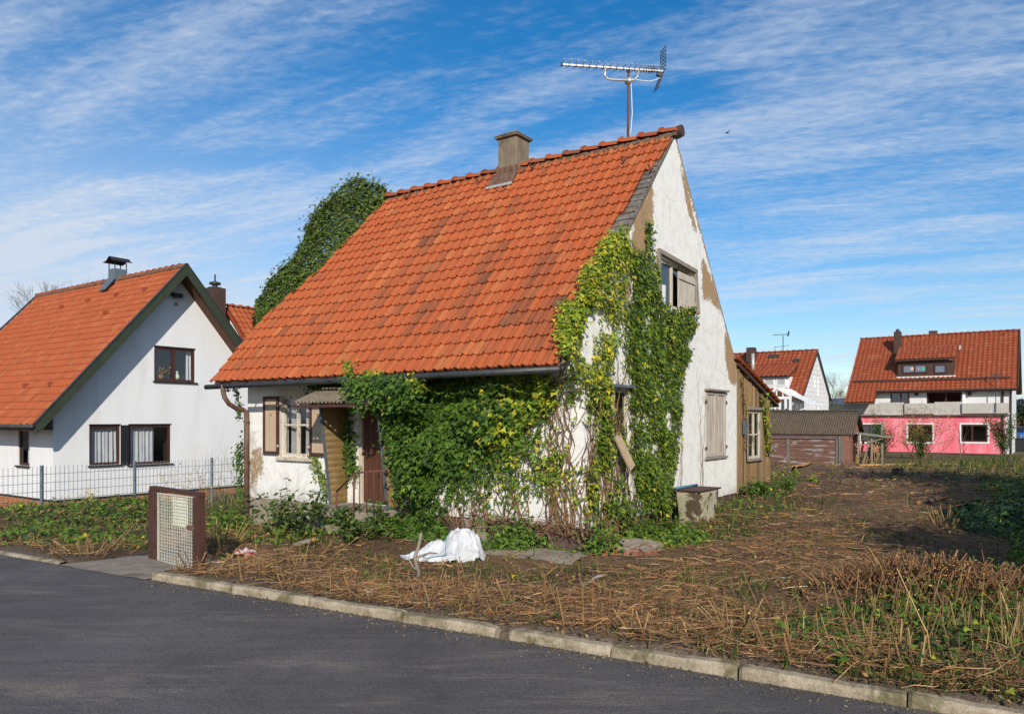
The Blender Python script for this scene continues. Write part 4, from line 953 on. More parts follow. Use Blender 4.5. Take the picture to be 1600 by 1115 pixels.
for i in range(n):
    f0, f1 = i / n, (i + 1) / n; zz = lambda f: ZC + .87 + .13 * math.exp(-((f - .62) / .2) ** 2) - .02 * math.cos(f * 6.28)
    xa, xb = cx - .36 + .72 * f0, cx - .36 + .72 * f1
    mb.hexa([(xa, BN - .34, zz(f0)), (xb, BN - .34, zz(f1)), (xb, BN + .34, zz(f1)), (xa, BN + .34, zz(f0)), (xa, BN - .34, zz(f0) + .02), (xb, BN - .34, zz(f1) + .02), (xb, BN + .34, zz(f1) + .02), (xa, BN + .34, zz(f0) + .02)])
obj("cowl", mb, M['black'], nch)
b_, z_ = NB.onA(276, 461.5, .1); mb = MB(); mb.box(.0, .10, b_ - .05, b_ + .05, z_ - .05, z_ + .07); mb.prism([(.02, b_ - .16, z_ + .10), (.02, b_ + .16, z_ + .10), (.02, b_ + .14, z_ - .04), (.02, b_ - .14, z_ - .04)], (.2, 0, -.04)); lamp = obj("flood_lamp", mb, M['black'], nb)
b_, z_ = NB.onA(275, 475, 0); mb = MB(); mb.box(.002, .05, b_ - .05, b_ + .05, z_ - .05, z_ + .05, .01); obj("junction_box", mb, M['conc'], nb)
# plants on the upper sill
for k, (fx, cols, lab) in enumerate(((.22, (.45, .12, .22), "potted pink and yellow flowers behind the upper left window pane"), (.60, (.55, .50, .42), "pale speckled ornament pot behind the upper right window pane"))):
    p = NB.world(-.16, x0 + (x1 - x0) * fx, z0 + .075); t_ = thing("flower_pot", lab, "flower pot", tuple(p))
    mb = MB(); mb.lathe((0, 0, 0), [(.055, 0), (.08, .11), (.085, .12)] if k == 0 else [(.07, 0), (.10, .08), (.08, .16), (.05, .2), (.06, .25), (.02, .29)], 12); obj("pot", mb, M['cutwood'] if k == 0 else M['paper'], t_, True)
    if k == 0:
        V = []; Fq = []; Cq = []
        for i in range(160):
            c = np.array([rng.normal(0, .12), rng.normal(0, .05), .17 + abs(rng.normal(0, .07))]); u = rng.normal(0, 1, 3); u /= np.linalg.norm(u); v = np.cross(u, rng.normal(0, 1, 3)); v /= np.linalg.norm(v)
            q = len(V); s = .026; V += [c - u * s, c + v * s, c + u * s, c - v * s]; Fq.append((q, q + 1, q + 2, q + 3)); Cq += [random.choice([(.05, .10, .03), (.05, .10, .03), cols, (.45, .32, .05)])] * 4
        np_mesh("flowers", V, [np.array(Fq)], M['leaf'], t_, np.array(Cq))

# rear wing behind the neighbour house
WG = Frame(-13.06, 21.5)
wg = house_root("rear_house", Frame(*NB.world(-.7, 8.3)[:2]), "orange tiled roof with dark chimney behind the white neighbour gable", "house")
rz, ra = 6.35, -3.0
mb = MB(); mb.add([(0, 0, -1), (0, 9, -1), (0, 9, 3.0), (0, 0, 3.0)], [(0, 1, 2, 3)]); mb.add([(-6, 0, -1), (-6, 9, -1), (-6, 9, 3), (-6, 0, 3)], [(0, 1, 2, 3)])
for bb in (0, 9): mb.add([(-6, bb, -1), (0, bb, -1), (0, bb, 3.0), (ra, bb, rz - .1), (-6, bb, 3)], [(0, 1, 2, 3, 4)])
obj("wall", mb, M['render_n'], wg)
h2 = 3.3; c2 = math.cos(math.atan2(rz - 2.6, 3.4)); s2 = math.sin(math.atan2(rz - 2.6, 3.4)); L2 = math.hypot(rz - 2.6, 3.4)
wr = tiles("roof", wg, M['tile_n'], np.array([.4, -.3, 2.6]), (0, 1, 0), (-c2, 0, s2), [(0, 9.6)] * 16, L2 / 16, .23, 6, .024, .03, .0, seed=31)
mb = MB()
for sx in (1, -1):
    q = [Vector((ra + sx * x, y, z - .06)) for x, y, z in ((0, -.3, rz), (0, 9.3, rz), (3.4, 9.3, 2.6), (3.4, -.3, 2.6))]; mb.prism(q, (0, 0, -.1))
obj("roof_deck", mb, M['tile_n'], wr); ridge_caps("ridge_tiles", wr, M['tile_n'], (ra, -.3, rz), (ra, 9.3, rz), .36, .1, 5)
FW = Frame(*NB.world(-.7, 8.3)[:2]); ca, cz = FW.onA(336, 470, ra)
mb = MB(); mb.box(ra - .3, ra + .3, ca - .28, ca + .28, rz - .6, rz + .62); wc = obj("chimney", mb, M['cladding'], wg)
mb = MB(); mb.lathe((ra, ca, rz + .62), [(.26, 0), (.26, .03), (.10, .05), (.10, .12), (.22, .15), (.22, .22), (.12, .26), (.03, .28), (.03, .55)], 14); obj("cowl", mb, M['zinc'], wc, True)

# wire mesh fence with steel posts
P1 = np.array([-10.96, 17.6]); fv = VB[:2]; FS = 2.2; ZT = .71
fence = thing("wire_fence", "grey double wire mesh fence with steel posts before the brick base", "fence", (P1[0], P1[1], -.3))
fp = [P1 + fv * FS * k for k in (-2, -1, 0, 1, 2, 3)]
for i, q in enumerate(fp):
    g = float(gz(q[0], q[1])) - .2; mb = MB(); r = np.array([q[0], q[1], 0]) - np.array([P1[0], P1[1], -.3])
    mb.bar((r[0], r[1], g + .3), (r[0], r[1], ZT + .3 + .02), .06, .06, (0, 1, 0))
    for zz in (.15, .55, .92): mb.bar((r[0] + .04 * NA[0], r[1] + .04 * NA[1], zz), (r[0] - .04 * NA[0], r[1] - .04 * NA[1], zz + .03), .05)
    obj("fence_post", mb, M['zincblue'], fence)
mb = MB(); t0, t1 = -2 * FS, 3 * FS; off = np.array([0, 0, .3])
for k in range(int((t1 - t0) / .10) + 1):
    q = fv * (t0 + k * .10); mb.bar((q[0], q[1], -.30 + .05), (q[0], q[1], ZT + .3 + .0), .0075, .0075)
for zz in np.arange(.02, 1.02, .2):
    for e in (-.008, .008):
        a = fv * t0 + NA[:2] * e; b = fv * t1 + NA[:2] * e; mb.bar((a[0], a[1], zz), (b[0], b[1], zz), .009, .009)
obj("wire_mesh", mb, M['zincblue'], fence)

# garden gate
ga = np.array([-4.62, 9.74]); gb = np.array([-3.72, 9.02]); gd = (gb - ga); GL = np.linalg.norm(gd); gd /= GL; gnrm = np.array([gd[1], -gd[0]])
gate = thing("garden_gate", "brown framed garden gate of white wire mesh with a pale notice", "gate", (ga[0], ga[1], -.02), math.atan2(gd[1], gd[0]))
mb = MB(); mb.box(-.05, .10, -.05, .03, -.15, .914, .006); obj("gate_post", mb, M['brownpaint'], gate); mb = MB(); mb.box(.115, .16, -.05, .0, .0, .93, .005); mb.box(.111, .135, -.07, -.02, .62, .68); mb.box(.111, .135, -.07, -.02, .2, .26); obj("gate_stile", mb, M['brownpaint'], gate)
mb = MB(); mb.hexa([(GL - .02, -.05, .28), (GL + .05, -.05, .24), (GL + .05, .03, .24), (GL - .02, .03, .28), (GL - .02, -.05, .899), (GL + .05, -.05, .899), (GL + .05, .03, .899), (GL - .02, .03, .899)]); mb.hexa([(GL - .09, -.05, .05), (GL - .025, -.05, -.02), (GL - .025, .0, -.02), (GL - .09, .0, .05), (GL - .09, -.05, .89), (GL - .025, -.05, .89), (GL - .025, .0, .89), (GL - .09, .0, .89)]); mb.hexa([(GL - .04, -.04, -.1), (GL + .05, -.04, -.1), (GL + .05, .04, -.1), (GL - .04, .04, -.1), (GL - .02, -.04, .3), (GL + .08, -.04, .3), (GL + .08, .04, .3), (GL - .02, .04, .3)])
obj("gate_post", mb, M['brownpaint'], gate)
mb = MB(); mb.hexa([(-.02, -.05, .915), (GL + .06, -.05, .90), (GL + .06, .03, .90), (-.02, .03, .915), (-.02, -.05, .965), (GL + .06, -.05, .95), (GL + .06, .03, .95), (-.02, .03, .965)]); obj("top_rail", mb, M['brownpaint'], gate)
mb = MB(); X0, X1, Z0, Z1 = .175, GL - .07, .03, .885
nx = int((X1 - X0) / .040); nz = int((Z1 - Z0) / .040)
for i in range(nx + 1): x = X0 + (X1 - X0) * i / nx; mb.bar((x, -.03, Z0), (x, -.03 + .004 * math.sin(i), Z1), .0055 if i % nx else .014)
for j in range(nz + 1): z = Z0 + (Z1 - Z0) * j / nz; mb.bar((X0, -.037, z), (X1, -.037, z - .0), .0055 if j % nz else .014)
obj("wire_mesh", mb, M['meshwhite'], gate)
mb = MB(); mb.box(X0 + .36 * (X1 - X0) + .03, X0 + .80 * (X1 - X0), -.022, -.017, .50, .86); obj("notice", mb, M['paper'], gate); mb = MB(); mb.box(X0 + .84 * (X1 - X0), X1 + .02, -.065, -.042, .50, .545); obj("latch", mb, M['rust'], gate)

# ------------------------------------------------------------------ pink house at the back right
PK = Frame(33.93, 52.0)
pk = house_root("pink_house", PK, "pink and white house with long dark red roof, dormer and concrete balcony", "house")
PL = -9.55; zb = -.75; zf0 = 2.10
pw = [PK.rectB(1340, 623, 1378, 689), PK.rectB(1419, 663, 1457, 690), PK.rectB(1502, 663, 1543, 690)]
pw[0] = PK.rectB(1345, 663, 1377, 690)
wall("pink_wall", pk, M['pink'], mapB(0), PL, 0, zb, lambda p: zf0, zf0, pw, 3, None, .12)
for w_ in pw:
    w = window(pk, mB, w_, M['winbrown'], M['glass_dark'], .10, -.08, (.42,), (), None)
    mb = MB(); bars(mb, mB, w_[0] - .11, w_[1] + .11, w_[2] - .11, w_[3] + .11, .105, .0, .03); obj("surround", mb, M['white'], w)
mb = MB(); mb.box(.004, .42, .01, 9.2, zb, 2.1); obj("white_side_wall", mb, M['render_w'], pk)
mb = MB(); mb.box(PL - .02, .02, -.05, .3, zb - .5, zb + .12); obj("base_course", mb, M['conc'], pk)
uz1 = 3.75
uw_ = [PK.rectB(1391, 612, 1421, 640), PK.rectB(1448, 612, 1503, 640)]
wall("upper_wall", pk, M['render_w'], mapB(.02), -8.2, .42, zf0 - .05, lambda p: uz1, uz1, uw_, 3, None, .12)
for w_, v in zip(uw_, ((.55,), (.55,))):
    window(pk, mapB(.02), w_, M['winbrown'], M['glass_dark'], .10, -.08, v, (), None)
mb = MB(); mb.add([(PL, 0, zb), (PL, 9.2, zb), (PL, 9.2, 3), (PL, 4.5, 8.2), (PL, 0, 3)], [(0, 1, 2, 3, 4)]); mb.add([(.42, 0.02, 2.1), (.42, 9.2, 2.1), (.42, 9.2, 3.5), (.42, 4.5, 8.1), (.42, 0.02, 3.7)], [(0, 1, 2, 3, 4)]); mb.add([(PL, 9.2, zb), (.42, 9.2, zb), (.42, 9.2, 3.2), (PL, 9.2, 3.2)], [(0, 1, 2, 3)]); mb.add([(PL, .05, zf0), (-8.2, .05, zf0), (-8.2, .05, 4.2), (PL, .05, 4.2)], [(0, 1, 2, 3)])
obj("side_walls", mb, M['render_w'], pk)
ev = np.array(PK.local(P(1578, 607, 51.9))); rg = np.array(PK.local(P(1583, 517, 55.9)))
b0_, z0_ = -.55, 3.92; b1_, z1_ = 4.5, 8.32; ang = math.atan2(z1_ - z0_, b1_ - b0_); cp, sp_ = math.cos(ang), math.sin(ang); PLN = math.hypot(z1_ - z0_, b1_ - b0_)
RLEN = 10.75; RX = .75
n1 = 21
left_rows = [(0, RLEN)] * n1
prf = lambda t: .030 * np.cos(2 * np.pi * np.asarray(t)) + .006
pr_ = tiles("roof", pk, M['tile_far'], np.array([RX, b0_, z0_]), (-1, 0, 0), (0, cp, sp_), left_rows, PLN / n1, .3, 5, .03, .03, seed=41, prof=prf)
ex = 4; tiles("lower_roof", pr_, M['tile_far'], np.array([RX, b0_ - ex * PLN / n1 * cp, z0_ - ex * PLN / n1 * sp_]), (-1, 0, 0), (0, cp, sp_), [(RX + 7.95, RLEN)] * ex, PLN / n1, .3, 5, .03, .03, seed=42, prof=prf)
mb = MB(); mb.prism([Vector((RX, b0_, z0_ - .06)), Vector((RX, b1_, z1_ - .06)), Vector((RX - RLEN, b1_, z1_ - .06)), Vector((RX - RLEN, b0_, z0_ - .06))], (0, 0, -.12)); mb.prism([Vector((RX, 2 * b1_ - b0_, z0_ - .06)), Vector((RX, b1_, z1_ - .02)), Vector((RX - RLEN, b1_, z1_ - .02)), Vector((RX - RLEN, 2 * b1_ - b0_, z0_ - .06))], (0, 0, -.12))
mb.prism([Vector((-7.95, b0_ - ex * PLN / n1 * cp, z0_ - .07 - ex * PLN / n1 * sp_)), Vector((-7.95, b0_, z0_ - .07)), Vector((RX - RLEN, b0_, z0_ - .07)), Vector((RX - RLEN, b0_ - ex * PLN / n1 * cp, z0_ - .07 - ex * PLN / n1 * sp_))], (0, 0, -.1)); obj("roof_deck", mb, M['cladding'], pr_)
ridge_caps("ridge_tiles", pr_, M['tile_far'], (RX, b1_, z1_), (RX - RLEN, b1_, z1_), .4, .12, 6, 5)
mb = MB(); mb.tube([(RX, b0_ - .06, z0_ - .04), (-7.95, b0_ - .06, z0_ - .04)], .07, 7); q = 3 * PLN / n1; mb.bar((RX - .4, b0_ + q * cp - .05, z0_ + q * sp_ + .16), (RX - RLEN + .3, b0_ + q * cp - .05, z0_ + q * sp_ + .16), .05, .12)
for k in range(14): a = RX - .6 - k * .72; mb.bar((a, b0_ + q * cp - .05, z0_ + q * sp_), (a, b0_ + q * cp - .05, z0_ + q * sp_ + .2), .04)
obj("gutter_and_snow_guard", mb, M['cladding'], pr_)
for sgn in (1, -1): 
    mb = MB(); mb.bar((RX + .02, b1_, z1_ + .02), (RX + .02, b1_ + sgn * (b0_ - b1_) * (1 if sgn > 0 else 1), z0_ + .0), .06, .22); obj("verge_board", mb, M['cladding'], pr_)
# dormer
def pr_on(px, py): return PK.on(px, py, (0, b0_, z0_), (0, -sp_, cp))
dl_ = pr_on(1400, 590); drr = pr_on(1492, 586); bf = (dl_[1] + drr[1]) / 2; dz0 = (dl_[2] + drr[2]) / 2
da0, _ = PK.onB(1403, 575, bf); da1, _ = PK.onB(1491, 575, bf); dz1 = PK.onB(1447, 564, bf)[1]
mb = MB(); mb.box(da0, da1, bf, bf + 3.0, dz0, dz1); dorm = obj("dormer", mb, M['cladding'], pk)
mB2 = mapB(bf)
for (xa, xb, vs) in ((1410, 1449, (.5,)), (1459.5, 1479, ())):
    r_ = list(PK.rectB(xa, 569, xb, 583, bf)); mb = MB(); bars(mb, mB2, r_[0], r_[1], r_[2], r_[3], .09, .003, .06, vs); w = obj("dormer_window", mb, M['winbrown'], dorm)
    mb = MB(); mb.mbox(mB2, r_[0] + .05, r_[1] - .05, .006, .02, r_[2] + .05, r_[3] - .05); obj_ = obj("pane", mb, pmat("sky_lit_glass", (.16, .20, .26), (.12, .16, .21), 2, .08, 0, spec=.6), w)
tg = pr_on(1406, 548); mb = MB(); zt = bf + 1.9
mb.prism([Vector((da0 - .15, bf - .35, dz1 + .05)), Vector((da1 + .15, bf - .35, dz1 + .05)), Vector((da1 + .25, bf + 1.25, dz1 + 1.0)), Vector((da0 + .05, bf + 1.25, dz1 + 1.0))], (0, .0, .10)); obj("dormer_eave", mb, M['cladding'], dorm)
dcs = np.array([0, 1.6, .95]); dcs /= np.linalg.norm(dcs)
tiles("dormer_roof", dorm, M['tile_far'], np.array([da1 + .2, bf - .38, dz1 + .17]), (-1, 0, 0), tuple(dcs), [(0, da1 - da0 + .35)] * 6, .33, .3, 5, .03, .03, seed=44, prof=prf)
mb = MB(); mb.mbox(mB2, da0 - .1, da1 + .1, .01, .09, dz0 - .10, dz0 + .02); mb.bar((da1 + .22, bf + .9, dz1 + .82), (da1 + .22, bf + 1.3, dz1 + 1.1), .16, .06); obj("white_flashing", mb, M['white'], dorm)
for (px, col, r) in ((1425.5, (.75, .55, .40), .14), (1442, (.06, .50, .36), .13), (1436, (.6, .4, .35), .06)):
    a, z = PK.onB(px, 576, bf); mb = MB(); mb.prism([mB2(a + r * math.cos(t) * (1 + .2 * math.cos(3 * t)), .021, z + r * math.sin(t) * .9) for t in np.linspace(0, 5.8, 11)], (0, -.006, 0)); obj("window_sticker", mb, pmat("sticker_paper", col, None, 8, .8, 0), dorm)
c_ = pr_on(1402.5, 551); mb = MB(); mb.box(c_[0] - .24, c_[0] + .24, c_[1] - .24, c_[1] + .36, c_[2] - .5, PK.onB(1402, 518, c_[1])[1], .02); pc = obj("chimney", mb, M['cladding'], pk)
zt_ = PK.onB(1402, 518, c_[1])[1]; mb = MB(); mb.lathe((c_[0], c_[1] + .05, zt_), [(.14, 0), (.14, .14), (.08, .2)], 10); mb.box(c_[0] - .3, c_[0] + .3, c_[1] - .35, c_[1] - .245, c_[2] - .32, c_[2] - .02); obj("chimney_flashing", mb, M['zinc'], pc)
a_, _z = PK.onB(1458, 520, b1_ + 1.2); mb = MB(); mb.box(a_ - .28, a_ + .28, b1_ + .9, b1_ + 1.5, 7.2, PK.onB(1458, 517, b1_ + 1.2)[1]); obj("chimney", mb, M['cladding'], pk)
# balcony: slab with stepped ribbed panels
mb = MB(); mb.box(-10.6, .3, -.35, .0, 2.12, 2.28); bal = obj("balcony", mb, M['balcony'], pk)
pan = [(1318, 1373, -.42, 631, 647), (1373, 1413, -.34, 628.5, 646), (1413, 1460, -.50, 630, 646.5), (1460, 1503, -.36, 627.5, 645.5), (1503, 1577, -.52, 629.5, 645.5)]
for xa, xb, b_, ya, yb in pan:
    a0, _ = PK.onB(xa, 640, b_); a1, _ = PK.onB(xb, 640, b_); z0, z1 = PK.onB((xa + xb) / 2, yb, b_)[1], PK.onB((xa + xb) / 2, ya, b_)[1]
    mb = MB(); mb.box(a0, a1 - .03, b_ + .025, b_ + .16, z0, z1); n = max(4, int((a1 - a0) / .16))
    for i in range(n): x = a0 + (a1 - .03 - a0) * (i + .5) / n; mb.box(x - .05, x + .05, b_ + .014, b_ + .025, z0 + .01, z1 - .01)
    obj("balcony_panel", mb, M['balcony'], bal)
mb = MB(); mb.tube([(-.12, -.06, 3.85), (-.12, -.06, zb)], .06, 8); mb.tube([(.36, -.05, 3.8), (.36, -.05, zb)], .05, 8); obj("downpipe", mb, M['winbrown'], pk, True)
a_, z_ = PK.onB(1556, 625, -.6); mb = MB(); mb.tube([(a_, -.6, 2.3), (a_, -.6, 5.2)], .03, 6); mb.bar((a_ - .3, -.6, 4.85), (a_ + .35, -.6, 4.8), .05); obj("aerial_pole", mb, M['zinc'], pk)
for px in (1432.5, 1515): a_, z_ = PK.onB(px, 614, 0); mb = MB(); mb.lathe((a_, -.16, z_ - .2), [(.05, 0), (.12, .08), (.12, .28), (.03, .4)], 8); mb.bar((a_, .0, z_ + .15), (a_, -.16, z_ + .15), .04); obj("wall_lamp", mb, M['black'], pk)
pa, pz = PK.onB(1505.5, 620, -.18); pw_ = PK.world(pa, -.18, 2.29)
par = thing("closed_parasol", "closed white parasol standing on the concrete balcony of the pink house", "parasol", tuple(pw_))
mb = MB(); mb.lathe((0, 0, 0), [(.03, 0), (.03, .35), (.15, .4), (.16, .6), (.12, 1.1), (.06, 1.75), (.015, 1.95)], 12); obj("canopy", mb, M['white'], par, True); mb = MB(); mb.lathe((0, 0, 0), [(.22, 0), (.22, .06), (.03, .08), (.022, 2.0)], 10); obj("pole", mb, M['zinc'], par)

# ------------------------------------------------------------------ white house with conservatory
o_ = P(1253, 700, 47.5); WH = Frame(o_[0], o_[1])
wh = house_root("white_house", WH, "white gabled house with dark red roof, dormer and white conservatory", "house")
WW = 7.2; rz = 6.42; ez = 3.25; tw = (rz - ez) / (WW / 2 + .3)
wz = [WH.rectA(1272, 586, 1274, 605), WH.rectA(1276.5, 587, 1279, 617), WH.rectA(1270, 624, 1273, 636), WH.rectA(1276, 627, 1279, 645)]
wall("gable_wall", wh, M['white'], mA, 0, WW, -.9, lambda b: rz - .12 - tw * abs(b - WW / 2), rz, wz, 2, None, .15, (WW / 2,))
mb = MB(); mb.add([(-9, 0, -.9), (0, 0, -.9), (0, 0, ez), (-9, 0, ez)], [(0, 1, 2, 3)]); mb.add([(-9, WW, -.9), (0, WW, -.9), (0, WW, ez), (-9, WW, ez)], [(0, 1, 2, 3)]); obj("wall", mb, M['render_w'], wh)
for k in range(22): pass
mb = MB()
for k in range(24): zz = -.6 + k * .3; e = max(.0, (zz - ez) / tw) if zz > ez - .3 else 0; mb.box(.002, .012, .3 + e * .98, WW - .3 - e * .98, zz, zz + .012)
obj("cladding_joints", mb, M['curtain'], wh)
for w_ in wz: window(wh, mA, w_, M['white'], M['glass_dark'], .06, -.1)
cw, sw = math.cos(math.atan(tw)), math.sin(math.atan(tw)); WL = math.hypot(WW / 2 + .3, rz - ez)
wro = tiles("roof", wh, M['tile_far'], np.array([.15, -.3, ez]), (-1, 0, 0), (0, cw, sw), [(0, 9.5)] * 14, WL / 14, .3, 5, .03, .03, seed=51, prof=prf)
mb = MB()
for sg in (1, -1):
    q = [Vector((x, WW / 2 + sg * y, z - .05)) for x, y, z in ((.15, 0, rz), (-9.3, 0, rz), (-9.3, -WW / 2 - .3, ez), (.15, -WW / 2 - .3, ez))]; mb.prism(q, (0, 0, -.1))
obj("roof_deck", mb, M['zinc'], wro); ridge_caps("ridge_tiles", wro, M['tile_far'], (.15, WW / 2, rz), (-9.3, WW / 2, rz), .4, .1, 6, 5)
def wr_on(px, py): return WH.on(px, py, (0, -.3, ez), (0, -sw, cw))
q0 = wr_on(1233, 602); bfd = .35; a0, _ = WH.onB(1183, 595, bfd); a1, z1 = WH.onB(1233, 588, bfd); z0 = WH.onB(1233, 604, bfd)[1]
mb = MB(); mb.box(a0, a1, bfd, bfd + 3, z0 - .8, z1); wd = obj("dormer", mb, M['white'], wh)
dsl = np.array([0, 2.6, 1.0]); dsl /= np.linalg.norm(dsl)
tiles("dormer_roof", wd, M['tile_far'], np.array([a1 + .15, bfd - .25, z1 + .04]), (-1, 0, 0), tuple(dsl), [(0, a1 - a0 + 2.)] * 8, .33, .3, 5, .03, .03, seed=52, prof=prf)
mb = MB(); mb.prism([Vector((a1 + .1, bfd - .2, z1 - .06)), Vector((a0 - 1.9, bfd - .2, z1 - .06)), Vector((a0 - 1.9, bfd + 2.4, z1 + .94)), Vector((a1 + .1, bfd + 2.4, z1 + .94))], (0, 0, .06)); obj("dormer_eave", mb, M['zinc'], wd)
for xa, xb in ((1193, 1210), (1213, 1228)):
    r_ = WH.rectB(xa, 590.5, xb, 603, bfd); mb = MB(); bars(mb, mapB(bfd), *r_, .07, .003, .05); w = obj("dormer_window", mb, M['winbrown'] if xa < 0 else M['white'], wd); mb = MB(); mb.mbox(mapB(bfd), r_[0] + .05, r_[1] - .05, .004, .02, r_[2] + .05, r_[3] - .05); obj("roller_blind", mb, pmat("pale_blind", (.42, .43, .44), (.36, .37, .38), 9, .7, .1, (.2, 1, 14)), w)
r_ = WH.rectB(1182, 592, 1190, 603, bfd); mb = MB(); mb.mbox(mapB(bfd), r_[0], r_[1], .003, .03, r_[2], r_[3]); obj("dark_window", mb, M['dark'], wd)
c0 = WH.onB(1174, 555, WW / 2 - .8); mb = MB(); mb.box(c0[0] - .26, c0[0] + .26, WW / 2 - 1.1, WW / 2 - .5, 5.0, WH.onB(1174, 543, WW / 2 - .8)[1]); obj("chimney", mb, M['cladding'], wh)
c1 = WH.onB(1176.5, 570, WW / 2 - 1.9); mb = MB(); mb.tube([(c1[0], WW / 2 - 1.9, WH.onB(1176, 588, WW / 2 - 1.9)[1]), (c1[0], WW / 2 - 1.9, WH.onB(1176, 552, WW / 2 - 1.9)[1])], .11, 10); mb.lathe((c1[0], WW / 2 - 1.9, WH.onB(1176, 588, WW / 2 - 1.9)[1]), [(.2, -.3), (.2, -.1), (.12, .1)], 10); obj("metal_flue", mb, M['alu'], wh, True)
mb = MB()
for px, py, s in ((1208, 559, .3), (1244, 565.5, .16)): q = wr_on(px, py); mb.box(q[0] - s, q[0] + s, q[1] - .1, q[1] + .25, q[2] + .02, q[2] + .22)
obj("roof_light", mb, M['zinc'], wro)
# its aerial
at = WH.onB(1223.5, 524, WW / 2); mb = MB(); mb.tube([(at[0], WW / 2, rz - .1), (at[0], WW / 2, at[1])], .03, 6)
def hz(y): return WH.onB(1223, y, WW / 2)[1]
mb.bar((at[0] - .65, WW / 2, hz(522)), (at[0] + .38, WW / 2, hz(523)), .03)
for f in np.linspace(-.62, .3, 9): mb.bar((at[0] + f, WW / 2 - .18, hz(522.5)), (at[0] + f, WW / 2 + .18, hz(522.5)), .02)
mb.bar((at[0] + .32, WW / 2, hz(522) - .16), (at[0] + .40, WW / 2, hz(522) + .18), .03, .10)
mb.bar((at[0] - .55, WW / 2, hz(541.5)), (at[0] + .45, WW / 2, hz(540)), .025); mb.bar((at[0] - .55, WW / 2, hz(541.5) + .05), (at[0] - .55, WW / 2, hz(549)), .025)
obj("tv_aerial", mb, M['zinc'], wh)
# conservatory
ka0, _ = WH.onB(1202, 630, -3.0); ka1, kz1 = WH.onB(1235, 619, -3.0); kap, kzp = WH.onB(1214, 606, -3.0); kz0 = -.8
mb = MB(); fwid = .12; kx = [ka0, ka0 + (ka1 - ka0) * .5, ka1]
for x in kx + [ka0 + (ka1 - ka0) * .28, ka0 + (ka1 - ka0) * .78]: mb.box(x - .06, x + .06, -3.06, -2.94, kz0, kz1)
for y in (-2.0, -1.0, -.1): mb.box(ka1 - .05, ka1 + .05, y - .05, y + .05, kz0, kz1)
mb.box(ka0, ka1, -3.05, -2.95, kz1 - .16, kz1); mb.box(ka1 - .05, ka1 + .05, -3, 0, kz1 - .16, kz1); mb.box(ka0, ka1, -3.05, -2.95, kz0, kz0 + .9)
mb.bar((ka0 - .1, -3, kz1), (kap, -3, kzp), .12, .14); mb.bar((kap, -3, kzp), (ka1 + .12, -3, kz1), .12, .14); mb.bar((kap, -3, kzp), (kap, 0, kzp), .1)
for y in np.linspace(-3, 0, 7): mb.bar((kap, y, kzp + .02), (ka1 + .15, y, kz1 + .02), .06, .05)
for f in (.35, .65): x = ka0 + (ka1 - ka0) * f; mb.bar((x, -3, kz1), (x, -3, kz1 + (kzp - kz1) * .7), .06)
cons = obj("conservatory", mb, M['white'], wh)
mb = MB(); mb.add([(ka0, -2.99, kz0), (ka1, -2.99, kz0), (ka1, -2.99, kz1), (kap, -2.99, kzp), (ka0, -2.99, kz1)], [(0, 1, 2, 3, 4)]); mb.add([(ka1, -3, kz0), (ka1, 0, kz0), (ka1, 0, kz1), (ka1, -3, kz1)], [(0, 1, 2, 3)]); mb.add([(kap, -3, kzp), (ka1 + .1, -3, kz1), (ka1 + .1, 0, kz1), (kap, 0, kzp)], [(0, 1, 2, 3)]); mb.add([(kap, -3, kzp), (ka0 - .1, -3, kz1), (ka0 - .1, 0, kz1), (kap, 0, kzp)], [(0, 1, 2, 3)]); obj("glazing", mb, M['glass'], cons)
obj("blind", curtain_mesh(mapB(-2.7), ka0 + (ka1 - ka0) * .5, ka1 - .1, kz0, kz1 - .1, 0, .02, 5), M['curtain'], cons, True, False)
mb = MB(); mb.prism([Vector((ka1 + .1, -3.1, kz1 + .05)), Vector((ka1 + 1.35, -3.1, kz1 - .55)), Vector((ka1 + 1.35, -.3, kz1 - .55)), Vector((ka1 + .1, -.3, kz1 + .05))], (0, 0, .03)); mb.bar((ka1 + .1, -3.05, kz1 - 1.0), (ka1 + 1.3, -3.05, kz1 - .55), .06); obj("awning", mb, M['white'], cons)

# ------------------------------------------------------------------ shed
o_ = P(1326.5, 725, 35.0); SH = Frame(o_[0], o_[1])
sh = house_root("garden_shed", SH, "low dilapidated shed with mossy corrugated roof, red brick corner and planks", "shed")
zb = -.45; ze = SH.onB(1326, 678, 0)[1]; SWD = 2.5; rz = SH.onB(1338, 641, SWD / 2)[1]; SLN = -5.2
mb = MB(); mb.add([(-.001, 0.0, zb), (-.001, SWD, zb), (-.001, SWD, ze - .05), (-.001, SWD / 2, rz - .08), (-.001, 0, ze - .05)], [(0, 1, 2, 3, 4)]); mb.box(-.42, 0, -.0, .02, zb, ze - .02); mb.add([(SLN, SWD, zb), (0, SWD, zb), (0, SWD, ze), (SLN, SWD, ze)], [(0, 1, 2, 3)]); mb.add([(SLN, 0, zb), (SLN, SWD, zb), (SLN, SWD, ze), (SLN, SWD / 2, rz - .1), (SLN, 0, ze)], [(0, 1, 2, 3, 4)]); mb.add([(SLN, 0.02, zb), (0, 0.02, zb), (0, 0.02, ze), (SLN, 0.02, ze)], [(0, 1, 2, 3)])
obj("brick_wall", mb, M['redbrick'], sh)
